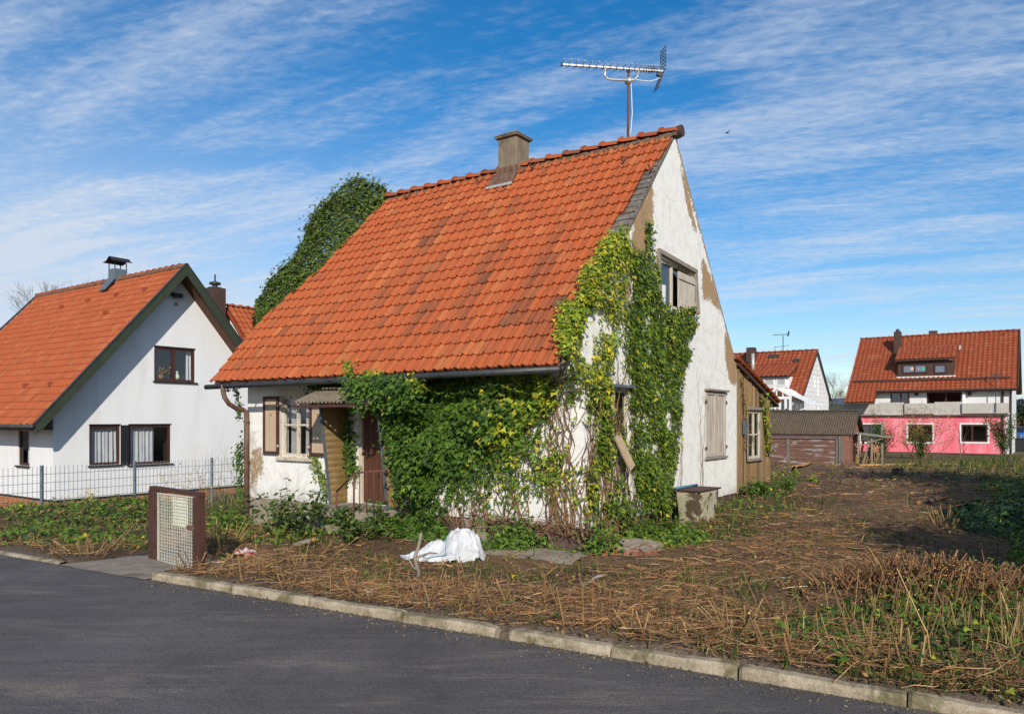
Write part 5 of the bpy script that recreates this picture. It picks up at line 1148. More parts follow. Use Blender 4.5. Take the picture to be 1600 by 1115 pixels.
def corrug(name, parent, mat, p0, pu, ps, lam=.10, amp=.018, ns=3, sag=.0):
    mb = MB(); p0, pu, ps = map(np.array, (p0, pu, ps)); Lu = np.linalg.norm(pu); n = int(Lu / lam * 8); nd = np.cross(pu, ps); nd = nd / np.linalg.norm(nd); nd = nd if nd[2] > 0 else -nd
    for i in range(n + 1):
        for k in range(ns + 1):
            f = i / n; g = k / ns; w = amp * math.sin(f * Lu / lam * 2 * math.pi) + sag * mnoise.noise((f * 5, g * 2, 1)); c = p0 + pu * f + ps * g + nd * w; mb.v.append(tuple(c))
    k0 = len(mb.v); mb.v += [tuple(np.array(v) - nd * .014) for v in mb.v]
    m = ns + 1
    for i in range(n):
        for k in range(ns): a = i * m + k; mb.f += [(a, a + m, a + m + 1, a + 1), (k0 + a, k0 + a + 1, k0 + a + m + 1, k0 + a + m)]
        a = i * m; mb.f += [(a, k0 + a, k0 + a + m, a + m), (a + ns, a + m + ns, k0 + a + m + ns, k0 + a + ns)]
    for e in (0, n * m): mb.f += [(e + k, e + k + 1, k0 + e + k + 1, k0 + e + k) for k in range(ns)]
    return obj(name, mb, mat, parent, True)
sr = corrug("roof", sh, M['shedroof'], (.22, -.08, ze - .02), (SLN - .4, 0, 0), (0, SWD / 2 + .08, rz - ze + .02), .11, .02, 4, .03)
corrug("rear_slope", sr, M['shedroof'], (.22, SWD + .15, ze - .02), (SLN - .4, 0, 0), (0, -SWD / 2 - .15, rz - ze + .02), .2, .02, 2)
mb = MB(); mb.bar((.2, SWD / 2, rz + .01), (SLN - .2, SWD / 2, rz + .02), .12, .04); mb.bar((.2, -.08, ze - .06), (.2, SWD / 2, rz - .05), .04, .09); mb.bar((.2, SWD / 2, rz - .05), (.2, SWD + .15, ze - .06), .04, .09); obj("ridge_sheet", mb, M['shedroof'], sr)
lz = SH.onB(1322, 685.5, -.85)[1]
corrug("eave_sheet", sr, M['shedtin'], (-.32, -.86, lz + .0), (SLN, 0, 0), (0, .86, ze - .05 - lz), .09, .012, 2, .03)
mb = MB(); zt = lz - .03; nb_ = 7; rn = random.Random(2)
for k in range(nb_): z0 = zb + (zt - zb) * k / nb_; z1 = zb + (zt - zb) * (k + 1) / nb_ - .012; mb.box(SLN, -.40, -.80 + rn.uniform(-.012, .012), -.76, z0, z1)
mb.box(SLN, -.40, -.762, -.75, zb, zt); obj("plank_front", mb, M['shedwood'], sh)
for bx in ((-.40, -.33, -.83, -.70, zb, zt + .02), (-.30, -.24, -.72, -.0, zb, ze - .1), (-2.6, -2.45, -.825, -.812, zb + .3, zt)): mb = MB(); mb.box(*bx); obj("plank_post", mb, M['grayboard'], sh)
# open wood store behind the shed
mb = MB(); mb.bar((.1, .6, ze + .1), (1.3, .8, ze - .2), .05, .9, (0, 0, 1)); rn = random.Random(6)
mb = MB(); mb.hexa([(.05, .5, ze + .03), (1.5, .5, ze - .16), (1.5, 2.1, ze - .16), (.05, 2.1, ze + .03), (.05, .5, ze + .07), (1.5, .5, ze - .12), (1.5, 2.1, ze - .12), (.05, 2.1, ze + .07)])
for x, y in ((.85, .7), (1.1, 1.9)): mb.bar((x, y, zb), (x, y, ze - .1), .08)
mb.bar((.2, .6, ze - .6), (1.35, .6, ze - .18), .05); mb.bar((.45, .65, zb), (.75, .65, ze - .3), .06); mb.bar((.3, .6, zb), (.3, .6, ze), .06)
ws = obj("lean_to_frame", mb, M['oldwood'], sh)
mb = MB()
for k in range(26): x = rn.uniform(.1, 1.15); z = rn.uniform(zb, ze - .75); mb.bar((x, rn.uniform(.75, 1), z - .1), (x + rn.uniform(-.15, .15), rn.uniform(.8, 1.2), z + rn.uniform(.3, .6)), rn.uniform(.05, .11), .03)
obj("stacked_boards", mb, M['board'], sh)
# galvanised panel fence between the lean-to and the shed
p0 = P(1204, 700, 38.5); pf = Frame(p0[0], p0[1]); pf_ = house_root("panel_fence", pf, "blue grey sheet panel fence standing between plank lean-to and garden shed", "fence")
for k in range(2):
    zt = CAMZ - (637 - HY) / FPX * -38.5 * -1; zt = CAMZ + 16 / FPX * 38.5 - (.02 * k)
    mb = MB(); mb.box(-.45 + k * .62, .12 + k * .62, 0, .04, -.6, zt); mb.box(-.43 + k * .62, .10 + k * .62, -.02, .0, .55, .6); obj("panel", mb, M['zincblue'], pf_)
mb = MB(); mb.box(.13, .17, -.04, .08, -.6, 2.35); mb.box(.75, .80, -.04, .08, -.6, 2.35); obj("fence_post", mb, M['zinc'], pf_)

# ------------------------------------------------------------------ right edge, far
o_ = P(1586, 690, 95); RH = Frame(o_[0], o_[1]); rh = house_root("red_roofed_house", RH, "distant low house with plain red tiled roof beyond the pink house", "house")
zr = CAMZ + 17 / FPX * 95; mb = MB(); mb.box(0, 12, 0, 8, -1.5, -.2); obj("wall", mb, M['render_w'], rh)
tiles("roof", rh, M['tile_far'], np.array([12.3, -.4, -.5]), (-1, 0, 0), tuple(np.array([0, 4.4, zr + .5]) / math.hypot(4.4, zr + .5)), [(0, 12.6)] * 11, math.hypot(4.4, zr + .5) / 11, .4, 4, .03, .04, seed=61, prof=prf)
mb = MB(); mb.prism([Vector((-.3, -.4, -.56)), Vector((12.3, -.4, -.56)), Vector((12.3, 4, zr - .06)), Vector((-.3, 4, zr - .06))], (0, 0, -.1)); mb.prism([Vector((-.3, 8.4, -.5)), Vector((12.3, 8.4, -.5)), Vector((12.3, 4, zr)), Vector((-.3, 4, zr))], (0, 0, -.1)); obj("roof_deck", mb, M['tile_far'], rh)
# blue car
cp_ = P(1608, 694, 62); car = thing("parked_car", "blue car parked beside the pink house at the edge of view", "car", tuple(cp_), R(20))
prof = [(-2.1, .35), (-2.15, .75), (-1.95, .92), (-1.45, 1.0), (-.85, 1.42), (.55, 1.45), (1.2, 1.02), (2.0, .85), (2.12, .55), (2.05, .32)]
mb = MB(); n = len(prof)
for y, s in ((-.86, .97), (-.80, 1.0), (.80, 1.0), (.86, .97)):
    for x, z in prof: yy = y * (1 - .16 * max(0, (z - .95) / .5)); mb.v.append((x * s, yy, .3 + (z - .3) * (1 if abs(y) < .85 else .98)))
for k in range(3):
    for i in range(n): j = (i + 1) % n; mb.f.append((k * n + i, k * n + j, (k + 1) * n + j, (k + 1) * n + i))
mb.f += [tuple(range(n)), tuple(3 * n + i for i in reversed(range(n)))]
carp = pmat("blue_car_paint", (.03, .12, .40), (.028, .11, .37), 3, .25, 0, spec=.6); body = obj("body", mb, carp, car, True)
mb = MB()
for y in (-1, 1): mb.prism([(-1.3, y * .845, 1.02), (.95, y * .845, 1.04), (.5, y * .79, 1.38), (-.8, y * .79, 1.36)], (0, y * .012, 0))
mb.prism([(1.22, -.66, 1.04), (1.22, .66, 1.04), (.62, .6, 1.43), (.62, -.6, 1.43)], (.02, 0, .02)); mb.prism([(-1.45, -.66, 1.04), (-1.45, .66, 1.04), (-.92, .6, 1.42), (-.92, -.6, 1.42)], (-.02, 0, .02)); obj("windows", mb, M['glass_dark'], car)
for x in (-1.3, 1.3):
    for y in (-.82, .82):
        mb = MB(); mb.tube([(x, y - .1, .31), (x, y + .1, .31)], .31, 18); w = obj("wheel", mb, M['black'], car, True); mb = MB(); mb.tube([(x, y - .108, .31), (x, y + .108, .31)], .19, 14); obj("rim", mb, M['alu'], w)
for y in (-.6, .6): mb = MB(); mb.box(1.98, 2.09, y - .18, y + .18, .62, .76, .02); obj("headlight", mb, M['glass'], car)
q = P(1590, 700, 57); mb = MB(); mb.box(-.6, 2.6, -.3, .3, -.4, .72, .03); 
for k in range(3): mb.box(-.55 + k * 1.05, .42 + k * 1.05, -.36, .36, .73, .80, .02)
tk = thing("dark_container", "dark low bins with yellow green lids beside the pink house wall", "bin", (q[0], q[1], -.42), ANG); obj("bin_body", mb, M['black'], tk)

# ------------------------------------------------------------------ plants: leaves and stems as vectorised meshes
IVY = np.array([(0, 0, 0), (.30, -.14, -.05), (.54, .12, -.08), (.27, .30, -.02), (0, .88, -.06), (-.27, .30, -.02), (-.54, .12, -.08), (-.30, -.14, -.05)])
IVYF = [(0, 1, 2, 3, 4), (0, 4, 5, 6, 7)]
OVAL = np.array([(0, 0, 0), (.22, .30, .04), (.20, .68, .03), (0, 1.05, -.06), (-.20, .68, .03), (-.22, .30, .04)]); OVALF = [(0, 1, 2, 3), (0, 3, 4, 5)]
BLADE = np.array([(-.05, 0, 0), (.05, 0, 0), (.04, .55, .06), (0, 1, .22), (-.04, .55, .06)]); BLADEF = [(0, 1, 2, 3, 4)]
DIAM = np.array([(0, 0, 0), (.32, .5, .06), (0, 1, 0), (-.32, .5, .06)]); DIAMF = [(0, 1, 2), (0, 2, 3)]
def unit(v): return v / (np.linalg.norm(v, axis=-1, keepdims=True) + 1e-9)
def leaves(name, parent, mat, pos, nrm, size, col, tip, shape=(IVY, IVYF), origin=(0, 0, 0), jitter=.35, spin=.8):
    """pos, nrm, tip (n,3); leaves face nrm and point along tip, both loosely"""
    n = len(pos); nrm = unit(np.asarray(nrm, float) + rng.normal(0, jitter, (n, 3))); tip = np.asarray(tip, float) + rng.normal(0, spin, (n, 3))
    y = unit(tip - nrm * (tip * nrm).sum(1, keepdims=True)); x = np.cross(y, nrm); T, Fs = shape
    size = np.asarray(size)[:, None, None]; k = len(T)
    wid = rng.uniform(.8, 1.2, (n, 1, 1))
    V = pos[:, None, :] + size * (T[None, :, 0:1] * x[:, None, :] * wid + T[None, :, 1:2] * y[:, None, :] + T[None, :, 2:3] * nrm[:, None, :]) - np.asarray(origin)
    base = (np.arange(n) * k)[:, None]; F = [base + np.array(f)[None, :] for f in Fs]
    return np_mesh(name, V.reshape(-1, 3), F, mat, parent, np.repeat(col, k, 0))
def sticks(name, parent, mat, p0, p1, r0, r1, col, tipcol=None, origin=(0, 0, 0), sides=4):
    p0 = np.asarray(p0, float); p1 = np.asarray(p1, float); n = len(p0); d = unit(p1 - p0); ref = np.where(np.abs(d[:, 2:3]) > .9, np.array([[1., 0, 0]]), np.array([[0, 0, 1.]]))
    x = unit(np.cross(d, ref)); y = np.cross(d, x); a = np.arange(sides) * 2 * np.pi / sides + .6
    off = np.cos(a)[None, :, None] * x[:, None, :] + np.sin(a)[None, :, None] * y[:, None, :]
    r0 = np.broadcast_to(r0, (n,))[:, None, None]; r1 = np.broadcast_to(r1, (n,))[:, None, None]
    A = p0[:, None, :] + off * r0; B = p1[:, None, :] + off * r1; tipv = B.copy()
    V = np.concatenate([A, B, B], 1) - np.asarray(origin); s = sides; base = (np.arange(n) * 3 * s)[:, None]
    F = [np.concatenate([base + np.array([[i, (i + 1) % s, s + (i + 1) % s, s + i]]) for i in range(s)]), base + np.arange(2 * s, 3 * s)[None, :]]
    tc = col if tipcol is None else tipcol
    C = np.concatenate([np.repeat(col[:, None, :], 2 * s, 1), np.repeat(tc[:, None, :], s, 1)], 1).reshape(-1, 3)
    return np_mesh(name, V.reshape(-1, 3), F, mat, parent, C)
def pal(n, cols, w=None, jit=.22):
    cols = np.array(cols, float); i = rng.choice(len(cols), n, p=None if w is None else np.array(w) / np.sum(w)); return np.clip(cols[i] * rng.normal(1, jit, (n, 1)).clip(.45, 1.7), 0, 1)
DG = [(.048, .105, .017), (.075, .150, .022), (.034, .076, .017), (.115, .195, .025)]
LG = [(.17, .25, .022), (.26, .32, .026), (.38, .38, .03), (.48, .40, .035), (.12, .20, .022)]
GG = [(.10, .165, .02), (.145, .21, .024), (.065, .12, .018), (.23, .26, .028), (.042, .08, .016)]
def sample_poly(poly, n):
    poly = np.array(poly); lo, hi = poly.min(0), poly.max(0); out = np.zeros((0, 2))
    while len(out) < n:
        q = lo + rng.random((n * 2, 2)) * (hi - lo); out = np.concatenate([out, q[inpoly(q[:, 0], q[:, 1], poly)]])
    return out[:n]
def poly_area(p): p = np.array(p); return abs(np.sum(p[:, 0] * np.roll(p[:, 1], -1) - np.roll(p[:, 0], -1) * p[:, 1])) / 2
def pxB(poly): return [COT.onB(x, y) for x, y in poly]
def pxA(poly): return [COT.onA(x, y) for x, y in poly]
def wall_leaves(poly, lai, leaf, thick, colf, plane, feather=.10, tipd=(0, 0, -1), clump=2.2, thresh=-9):
    """ivy in one wall polygon (wall coordinates): positions, normals, tips, sizes and colours"""
    n = int(poly_area(poly) * lai / (leaf * leaf * .62)); q = sample_poly(poly, n); q = q + rng.normal(0, feather, q.shape)
    den = fbm(q[:, 0], q[:, 1], clump, 4); keep = den > thresh + rng.normal(0, .12, len(q)); q = q[keep]; den = den[keep]; n = len(q)
    t = (.25 + .75 * np.clip(.5 + den * 1.3, 0, 1)) * thick; out = .02 + t * rng.random(n) ** .55
    if plane == 'B': pos = np.stack([q[:, 0], -out, q[:, 1]], -1); nr = np.array([0, -1, .45])
    else: pos = np.stack([out, q[:, 0], q[:, 1]], -1); nr = np.array([1, 0, .45])
    col = colf(q, n); return pos, np.tile(nr, (n, 1)), np.tile(np.array(tipd, float), (n, 1)), leaf * rng.uniform(.45, 1.45, n) , col
def cat(parts): return [np.concatenate(x) for x in zip(*parts)]
def vine_stems(n, p_fn, z0, h_fn, plane, r=(.006, .014), wig=.05, out=.03):
    P0, P1, R0 = [], [], []
    for i in range(n):
        p = p_fn(); H = h_fn(p); z = z0 + rng.uniform(-.1, .05); rr = rng.uniform(*r); ph = rng.random() * 9; drift = rng.normal(0, .12); o = out * rng.uniform(.4, 1.5); last = None; steps = max(4, int(H / .09))
        for k in range(steps + 1):
            f = k / steps; pp = p + drift * f * H + wig * (math.sin(f * H * 5 + ph) + .6 * math.sin(f * H * 13 + 2 * ph)) ; zz = z + H * f
            c = (pp, -o, zz) if plane == 'B' else (o, pp, zz)
            if last is not None: P0.append(last); P1.append(c); R0.append(rr * (1 - .6 * f))
            last = c
            if rng.random() < .22 and k > 1:      # side shoot
                l2 = c; side = rng.choice((-1, 1))
                for m in range(rng.integers(2, 6)):
                    c2 = (l2[0] + side * rng.uniform(.02, .07), l2[1], l2[2] + rng.uniform(.02, .08)) if plane == 'B' else (l2[0], l2[1] + side * rng.uniform(.02, .07), l2[2] + rng.uniform(.02, .08))
                    P0.append(l2); P1.append(c2); R0.append(rr * .4); l2 = c2
    return np.array(P0), np.array(P1), np.array(R0)

def loc_root(name, label, cat_, group=None): return house_root(name, COT, label, cat_, group)
# --- ivy over the front wall
ivf = loc_root("ivy", "thick dark green ivy hanging over the front wall between door and corner", "ivy")
A1 = pxB([(560, 606), (600, 596), (700, 590), (800, 588), (872, 586), (868, 640), (835, 662), (790, 680), (755, 700), (735, 725), (705, 742), (684, 775), (655, 788), (628, 740), (614, 690), (595, 655), (566, 640)])
A1b = pxB([(640, 606), (790, 612), (800, 680), (745, 720), (690, 735), (640, 720), (615, 660)])
B1 = pxB([(690, 700), (760, 690), (850, 660), (908, 600), (909, 700), (880, 745), (800, 760), (745, 770), (700, 790), (670, 790), (668, 740)])
B0 = pxB([(700, 640), (800, 606), (868, 600), (908, 580), (908, 690), (870, 715), (800, 720), (760, 735), (690, 760)])
B2 = pxB([(700, 735), (908, 690), (909, 815), (860, 818), (790, 800), (700, 790)])
B3 = pxB([(612, 690), (668, 760), (700, 800), (690, 828), (640, 830), (618, 790), (610, 740)])
T1 = [COT.onB(x, y, -.82) for x, y in [(546, 598), (600, 592), (640, 594), (650, 640), (575, 642), (552, 625)]]
dcol = lambda q, n: pal(n, DG + [(.16, .22, .025)], (4, 4, 3, 2.6, .35))
def fcol(q, n):   # towards the right corner the leaves turn yellow
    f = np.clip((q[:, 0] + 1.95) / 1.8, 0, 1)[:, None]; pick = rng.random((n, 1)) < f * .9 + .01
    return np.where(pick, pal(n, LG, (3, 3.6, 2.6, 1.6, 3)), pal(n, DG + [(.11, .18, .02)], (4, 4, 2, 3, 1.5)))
parts = [wall_leaves(A1, 5.2, .07, .34, fcol, 'B', .06), wall_leaves(A1b, 4.2, .075, .48, fcol, 'B', .08), wall_leaves(B0, 1.4, .062, .20, fcol, 'B', .06, thresh=-.1), wall_leaves(B1, 1.15, .056, .13, fcol, 'B', .07, thresh=.0),
         wall_leaves(B2, .62, .05, .07, fcol, 'B', .06, thresh=-.06), wall_leaves(B3, 1.9, .065, .2, fcol, 'B', .08, thresh=-.1)]
n = 1900; q = sample_poly(T1, n); pos = np.stack([q[:, 0], -.62 - .42 * rng.random(n), q[:, 1] + .05 * rng.random(n)], -1)     # cushion over the canopy, hanging over the gutter
parts.append((pos + rng.normal(0, .05, pos.shape), np.tile((0, -1, .6), (n, 1)), np.tile((0, 0, -1.), (n, 1)), .07 * rng.uniform(.6, 1.2, n), fcol(q - [1.0, 0], n)))
for (pts, m) in ((((553, 606, -.75), (548, 580, -.80), (543, 566, -.72)), 140), (((560, 600, -.7), (575, 588, -.76), (590, 584, -.74)), 160), (((640, 592, -.7), (655, 598, -.6), (660, 610, -.5)), 120)):
    c = np.array([(lambda a, z: (a, b, z))(*COT.onB(x, y, b)) for x, y, b in pts]); f = rng.random(m) * (len(c) - 1); i = np.floor(f).astype(int); pos = c[i] + (c[np.minimum(i + 1, len(c) - 1)] - c[i]) * (f - i)[:, None] + rng.normal(0, .05, (m, 3))
    parts.append((pos, np.tile((0, -1, .5), (m, 1)), rng.normal(0, 1, (m, 3)), .055 * rng.uniform(.6, 1.2, m), pal(m, LG + DG[:2])))
m = 1100; q = sample_poly([COT.onB(x, y, -.55) for x, y in [(598, 640), (640, 630), (650, 760), (628, 790), (616, 730), (606, 700)]], m); pos = np.stack([q[:, 0], -.48 - .22 * rng.random(m), q[:, 1]], -1); parts.append((pos + rng.normal(0, .05, pos.shape), np.tile((0, -1, .5), (m, 1)), np.tile((0, 0, -1.), (m, 1)), .065 * rng.uniform(.5, 1.4, m), fcol(q - [1.0, 0], m)))
pos, nr, tp, sz, cl = cat(parts)
keep = ~((pos[:, 0] > -4.72) & (pos[:, 0] < -3.5) & (pos[:, 2] < 1.95) & (pos[:, 1] > -1.3) & (pos[:, 0] < -3.52 - .10 * (pos[:, 2] < 1.1)))
leaves("foliage", ivf, M['leaf'], pos[keep], nr[keep], sz[keep], cl[keep], tp[keep])
p0, p1, r0 = vine_stems(52, lambda: -rng.random() ** 1.3 * 2.3 - .03, .18, lambda p: rng.uniform(1.0, 2.5) if p > -1.5 else rng.uniform(.5, 1.6), 'B')
p2, p3, r2 = vine_stems(16, lambda: rng.uniform(-3.3, -2.0), -.1, lambda p: rng.uniform(.5, 1.4), 'B')
p0 = np.concatenate([p0, p2]); p1 = np.concatenate([p1, p3]); r0 = np.concatenate([r0, r2]); m = len(p0)
hh = 260; a = -rng.random(hh) * 2.0; z = .28 + rng.normal(0, .06, hh); q0 = np.stack([a, -.04 - .05 * rng.random(hh), z], -1); q1 = q0 + np.stack([rng.normal(0, .14, hh), rng.normal(0, .02, hh), rng.normal(0, .05, hh)], -1)
sticks("stems", ivf, M['drybit'], np.concatenate([p0, q0]), np.concatenate([p1, q1]), np.concatenate([r0, np.full(hh, .006)]), np.concatenate([r0 * .9, np.full(hh, .004)]), pal(m + hh, [(.20, .12, .065), (.14, .08, .045), (.27, .17, .09)], jit=.2), sides=4)
# --- ivy on the gable
ivg = loc_root("ivy", "bright green ivy climbing the right gable up to the broken upper window", "ivy")
C1 = pxA([(880, 590), (882, 520), (900, 480), (925, 430), (950, 385), (975, 362), (985, 372), (980, 420), (966, 450), (962, 500), (952, 545), (948, 600), (940, 640), (940, 760), (912, 800), (912, 600)])
C2 = pxA([(914, 560), (950, 520), (975, 640), (985, 740), (975, 810), (914, 825)])
D1 = pxA([(968, 375), (1000, 395), (1012, 425), (1028, 470), (1050, 485), (1078, 478), (1083, 500), (1078, 545), (1062, 590), (1058, 650), (1053, 730), (1043, 790), (1000, 795), (986, 745), (985, 690), (980, 620), (982, 560), (978, 500), (985, 450), (978, 415)])
D2 = pxA([(1006, 345), (1014, 348), (1018, 385), (1022, 410), (1030, 440), (1020, 450), (1005, 420)])
D3 = pxA([(940, 690), (1000, 700), (1040, 780), (1040, 830), (960, 840), (940, 800)])
D4 = pxA([(968, 470), (980, 470), (986, 520), (984, 585), (972, 575), (970, 520)])
D5 = pxA([(940, 606), (985, 606), (985, 680), (940, 690)])
gcol = lambda q, n: np.where(rng.random((n, 1)) < .12, pal(n, LG), pal(n, GG, (4, 4, 3, 1.6, 2)))
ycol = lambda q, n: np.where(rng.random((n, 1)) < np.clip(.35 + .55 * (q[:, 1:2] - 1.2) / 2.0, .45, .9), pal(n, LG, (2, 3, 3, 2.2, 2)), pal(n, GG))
parts = [wall_leaves(C1, 2.5, .06, .18, ycol, 'A', .06, thresh=-.16), wall_leaves(C2, 1.0, .055, .10, ycol, 'A', .06, thresh=-.0), wall_leaves(D1, 3.6, .064, .15, gcol, 'A', .045, thresh=-.33), wall_leaves(D2, 2.2, .06, .12, gcol, 'A', .03),
         wall_leaves(D3, 1.3, .06, .22, gcol, 'A', .08, thresh=-.1), wall_leaves(D4, 1.6, .055, .1, gcol, 'A', .04), wall_leaves(D5, .55, .055, .1, ycol, 'A', .05, thresh=-.05)]
# over the verge onto the tiles
V1 = [(880, 530), (884, 485), (910, 482), (918, 430), (940, 420), (938, 398), (962, 378), (980, 364), (972, 400), (950, 440), (930, 480), (914, 510), (900, 545), (890, 572)]
rp_ = np.array([on_roof(x, y) for x, y in V1]); n = 2100; q = sample_poly(rp_, n) + rng.normal(0, .05, (n, 2))
pos = ROOF_O + q[:, :1] * np.array([1., 0, 0]) + q[:, 1:2] * np.array([0, CO, SI]) + (.05 + .16 * rng.random((n, 1)) ** .7) * ROOF_N
parts.append((pos, np.tile((.4, -.6, .7), (n, 1)), np.tile((-.4, -.3, -.5), (n, 1)), .06 * rng.uniform(.6, 1.2, n), pal(n, LG + GG[:2], (2, 3, 3, 2, 2, 2, 1))))
pos, nr, tp, sz, cl = cat(parts)
xg0, xg1, zg0, zg1 = GW[1]; keep = ~((pos[:, 1] > xg0 + .05) & (pos[:, 1] < xg1 + .1) & (pos[:, 2] > zg0 + .12) & (pos[:, 2] < zg1 + .1) & (pos[:, 1] > xg0 + .05 + .15 * rng.random(len(pos)))) 
y0, z0_ = COT.onA(978, 712, .2); keep &= ~((np.abs(pos[:, 1] - y0) < .14) & (np.abs(pos[:, 2] - z0_) < .26) & (pos[:, 0] < 1)); y1 = COT.onA(958, 660, 0)[0]; keep &= ~((pos[:, 1] > y1) & (pos[:, 1] < y1 + .16) & (pos[:, 2] > GW[2][2] - .05) & (pos[:, 2] < GW[2][3] - .15) & (rng.random(len(pos)) < .85))
leaves("foliage", ivg, M['leaf'], pos[keep], nr[keep], sz[keep], cl[keep], tp[keep])
p0, p1, r0 = vine_stems(40, lambda: rng.uniform(.03, 1.7), .1, lambda p: rng.uniform(.8, 2.6), 'A', out=.03); q0, q1, s0 = vine_stems(7, lambda: rng.uniform(3.2, 4.6), .2, lambda p: rng.uniform(1.3, 2.6), 'A', (.003, .005), .03, .01)
p0 = np.concatenate([p0, q0]); p1 = np.concatenate([p1, q1]); r0 = np.concatenate([r0, s0])
sticks("stems", ivg, M['drybit'], p0, p1, r0, r0 * .9, pal(len(p0), [(.20, .12, .065), (.14, .08, .045), (.24, .15, .08)], jit=.2))
# --- the tall dark ivy behind the left verge
ivl = loc_root("ivy", "tall dark ivy mass rising behind the far left verge of the tiled roof", "ivy")
n = 32000; b = rng.uniform(.62, 4.9, n); fr = rng.random(n)
va = np.interp((np.minimum(b, BR) + .6) / CO, ls_, la_); va = np.where(b > BR, -6.85, va)
thick = (1.2 + 1.0 * np.clip((b - 1.2) / 1.5, 0, 1)) * np.clip((b - .55) / .5, 0, 1) ** .6 * (1 + .40 * fbm(b, b * 0 + 3, 2.2, 4)); u = rng.random(n)
rl = np.where(b < BR, ZR - TAN * (BR - b), ZR - .75 * (b - BR)); hump = (.42 + .30 * np.clip((b - 1.5) / 1.5, 0, 1) + .30 * fbm(b, u * thick, 1.8, 4)) * np.sin(np.pi * np.clip(u * .82 + .03, 0, 1)) * np.clip((b - .6) / .6, 0, 1)
depth = rng.random(n) ** 2 * .8 + .14 * fbm(b * 3.1 + u * 5, u * thick * 3.1, 1.6, 4); shoot = rng.random(n) < .035; depth = np.where(shoot, -rng.random(n) * .22, depth); u = np.where(shoot & (rng.random(n) < .5), u + .12 * rng.random(n), u)
pos = np.stack([va + .06 - u * thick, b, rl + hump - depth - .75 * np.clip(u - .55, 0, 1)], -1); nr = np.stack([-.7 * (u - .3), -np.full(n, .75), np.full(n, .7)], -1)
m = 2600; bb = np.clip(.5 + .5 * rng.random(m), 0, 9); w2 = 1.0 * rng.random(m); vb = np.interp((bb + .6) / CO, ls_, la_)
pos2 = np.stack([vb - .0 - w2 * np.clip((bb - .45) / .5, 0, 1), bb, ZR - TAN * (BR - bb) + .15 - rng.random(m) * 1.0], -1); pos = np.concatenate([pos, pos2]); nr = np.concatenate([nr, np.tile((-.2, -1, .4), (m, 1))]); n += m
leaves("foliage", ivl, M['leaf'], pos, nr, .075 * rng.uniform(.6, 1.25, n), pal(n, [(.080, .125, .024), (.115, .17, .030), (.055, .088, .018), (.17, .22, .036), (.10, .08, .03)], (4, 4, 3, 1.6, .9)), np.tile((0, -.3, -1.), (n, 1)))
p0, p1, r0 = vine_stems(40, lambda: rng.uniform(.8, 4.5), .0, lambda p: (ZR - TAN * abs(BR - p)) * rng.uniform(.7, .95), 'A'); p0[:, 0] = LA - .05; p1[:, 0] = LA - .05
sticks("stems", ivl, M['drybit'], p0, p1, r0 * 1.6, r0 * 1.4, pal(len(p0), [(.12, .08, .05), (.09, .06, .04)]))
# --- small growths
def small_ivy(label, pts, m, leaf, cols, spread=.05, nrm=(0, -1, .4), stem=True):
    """a string of ivy through wall-frame points"""
    t_ = loc_root("ivy", label, "ivy"); c = np.array(pts, float); f = rng.random(m) * (len(c) - 1); i = np.floor(f).astype(int); pos = c[i] + (c[np.minimum(i + 1, len(c) - 1)] - c[i]) * (f - i)[:, None] + rng.normal(0, spread, (m, 3)) * np.array([1, .5, 1])
    leaves("foliage", t_, M['leaf'], pos, np.tile(nrm, (m, 1)), leaf * rng.uniform(.6, 1.2, m), pal(m, cols), np.tile((0, 0, -1.), (m, 1)))
    sticks("stems", t_, M['drybit'], c[:-1], c[1:], .008, .006, pal(len(c) - 1, [(.17, .11, .06)]))
def wB(px, py, b): a, z = COT.onB(px, py, b); return (a, b, z)
def wA(px, py, a): b, z = COT.onA(px, py, a); return (a, b, z)
small_ivy("thin trailing ivy hanging from the left eave corner beside the bent downpipe", [wB(354, 604, -.2), wB(366, 607, -.1), wB(372, 620, -.05), wB(375, 640, -.05), wB(373, 652, -.05)], 150, .06, DG)
small_ivy("straggling ivy climbing the left wall corner behind the lower downpipe", [wB(378, 780, -.06), wB(376, 740, -.08), wB(372, 715, -.05), wB(379, 690, -.05)], 330, .065, DG + GG[:1], .08)
small_ivy("ivy growing down the inner yellow side panel left of the brown door", [wB(541, 625, -.1), wB(540, 660, -.08), wB(543, 690, -.1), wB(547, 720, -.08), wB(549, 742, -.05)], 480, .07, DG, .085)
small_ivy("sparse pale ivy climbing below the right shutter of the front window", [wB(513, 780, -.04), wB(508, 755, -.05), wB(499, 740, -.04), wB(495, 722, -.03), wB(486, 716, -.03)], 260, .055, GG + LG[:2], .07)
small_ivy("dark ivy tucked in the shade above the porch canopy under the gutter", [wB(485, 604, -.06), wB(505, 604, -.08), wB(530, 603, -.1), wB(545, 600, -.1)], 420, .07, DG, .09)
small_ivy("yellow green creeper hanging from the orange edge of the lean-to roof", [wA(1192, 622, .06), wA(1196, 640, .05), wA(1197, 660, .04), wA(1199, 685, .04), wA(1201, 705, .04)], 420, .07, LG + GG[:1], .07, (1, 0, .3))
small_ivy("brown dried creeper clinging along the plank wall left of its window", [wA(1161, 590, .05), wA(1163, 620, .04), wA(1165, 650, .04), wA(1166, 700, .04)], 200, .05, [(.30, .20, .05), (.36, .25, .06), (.2, .16, .04)], .05, (1, 0, .3))
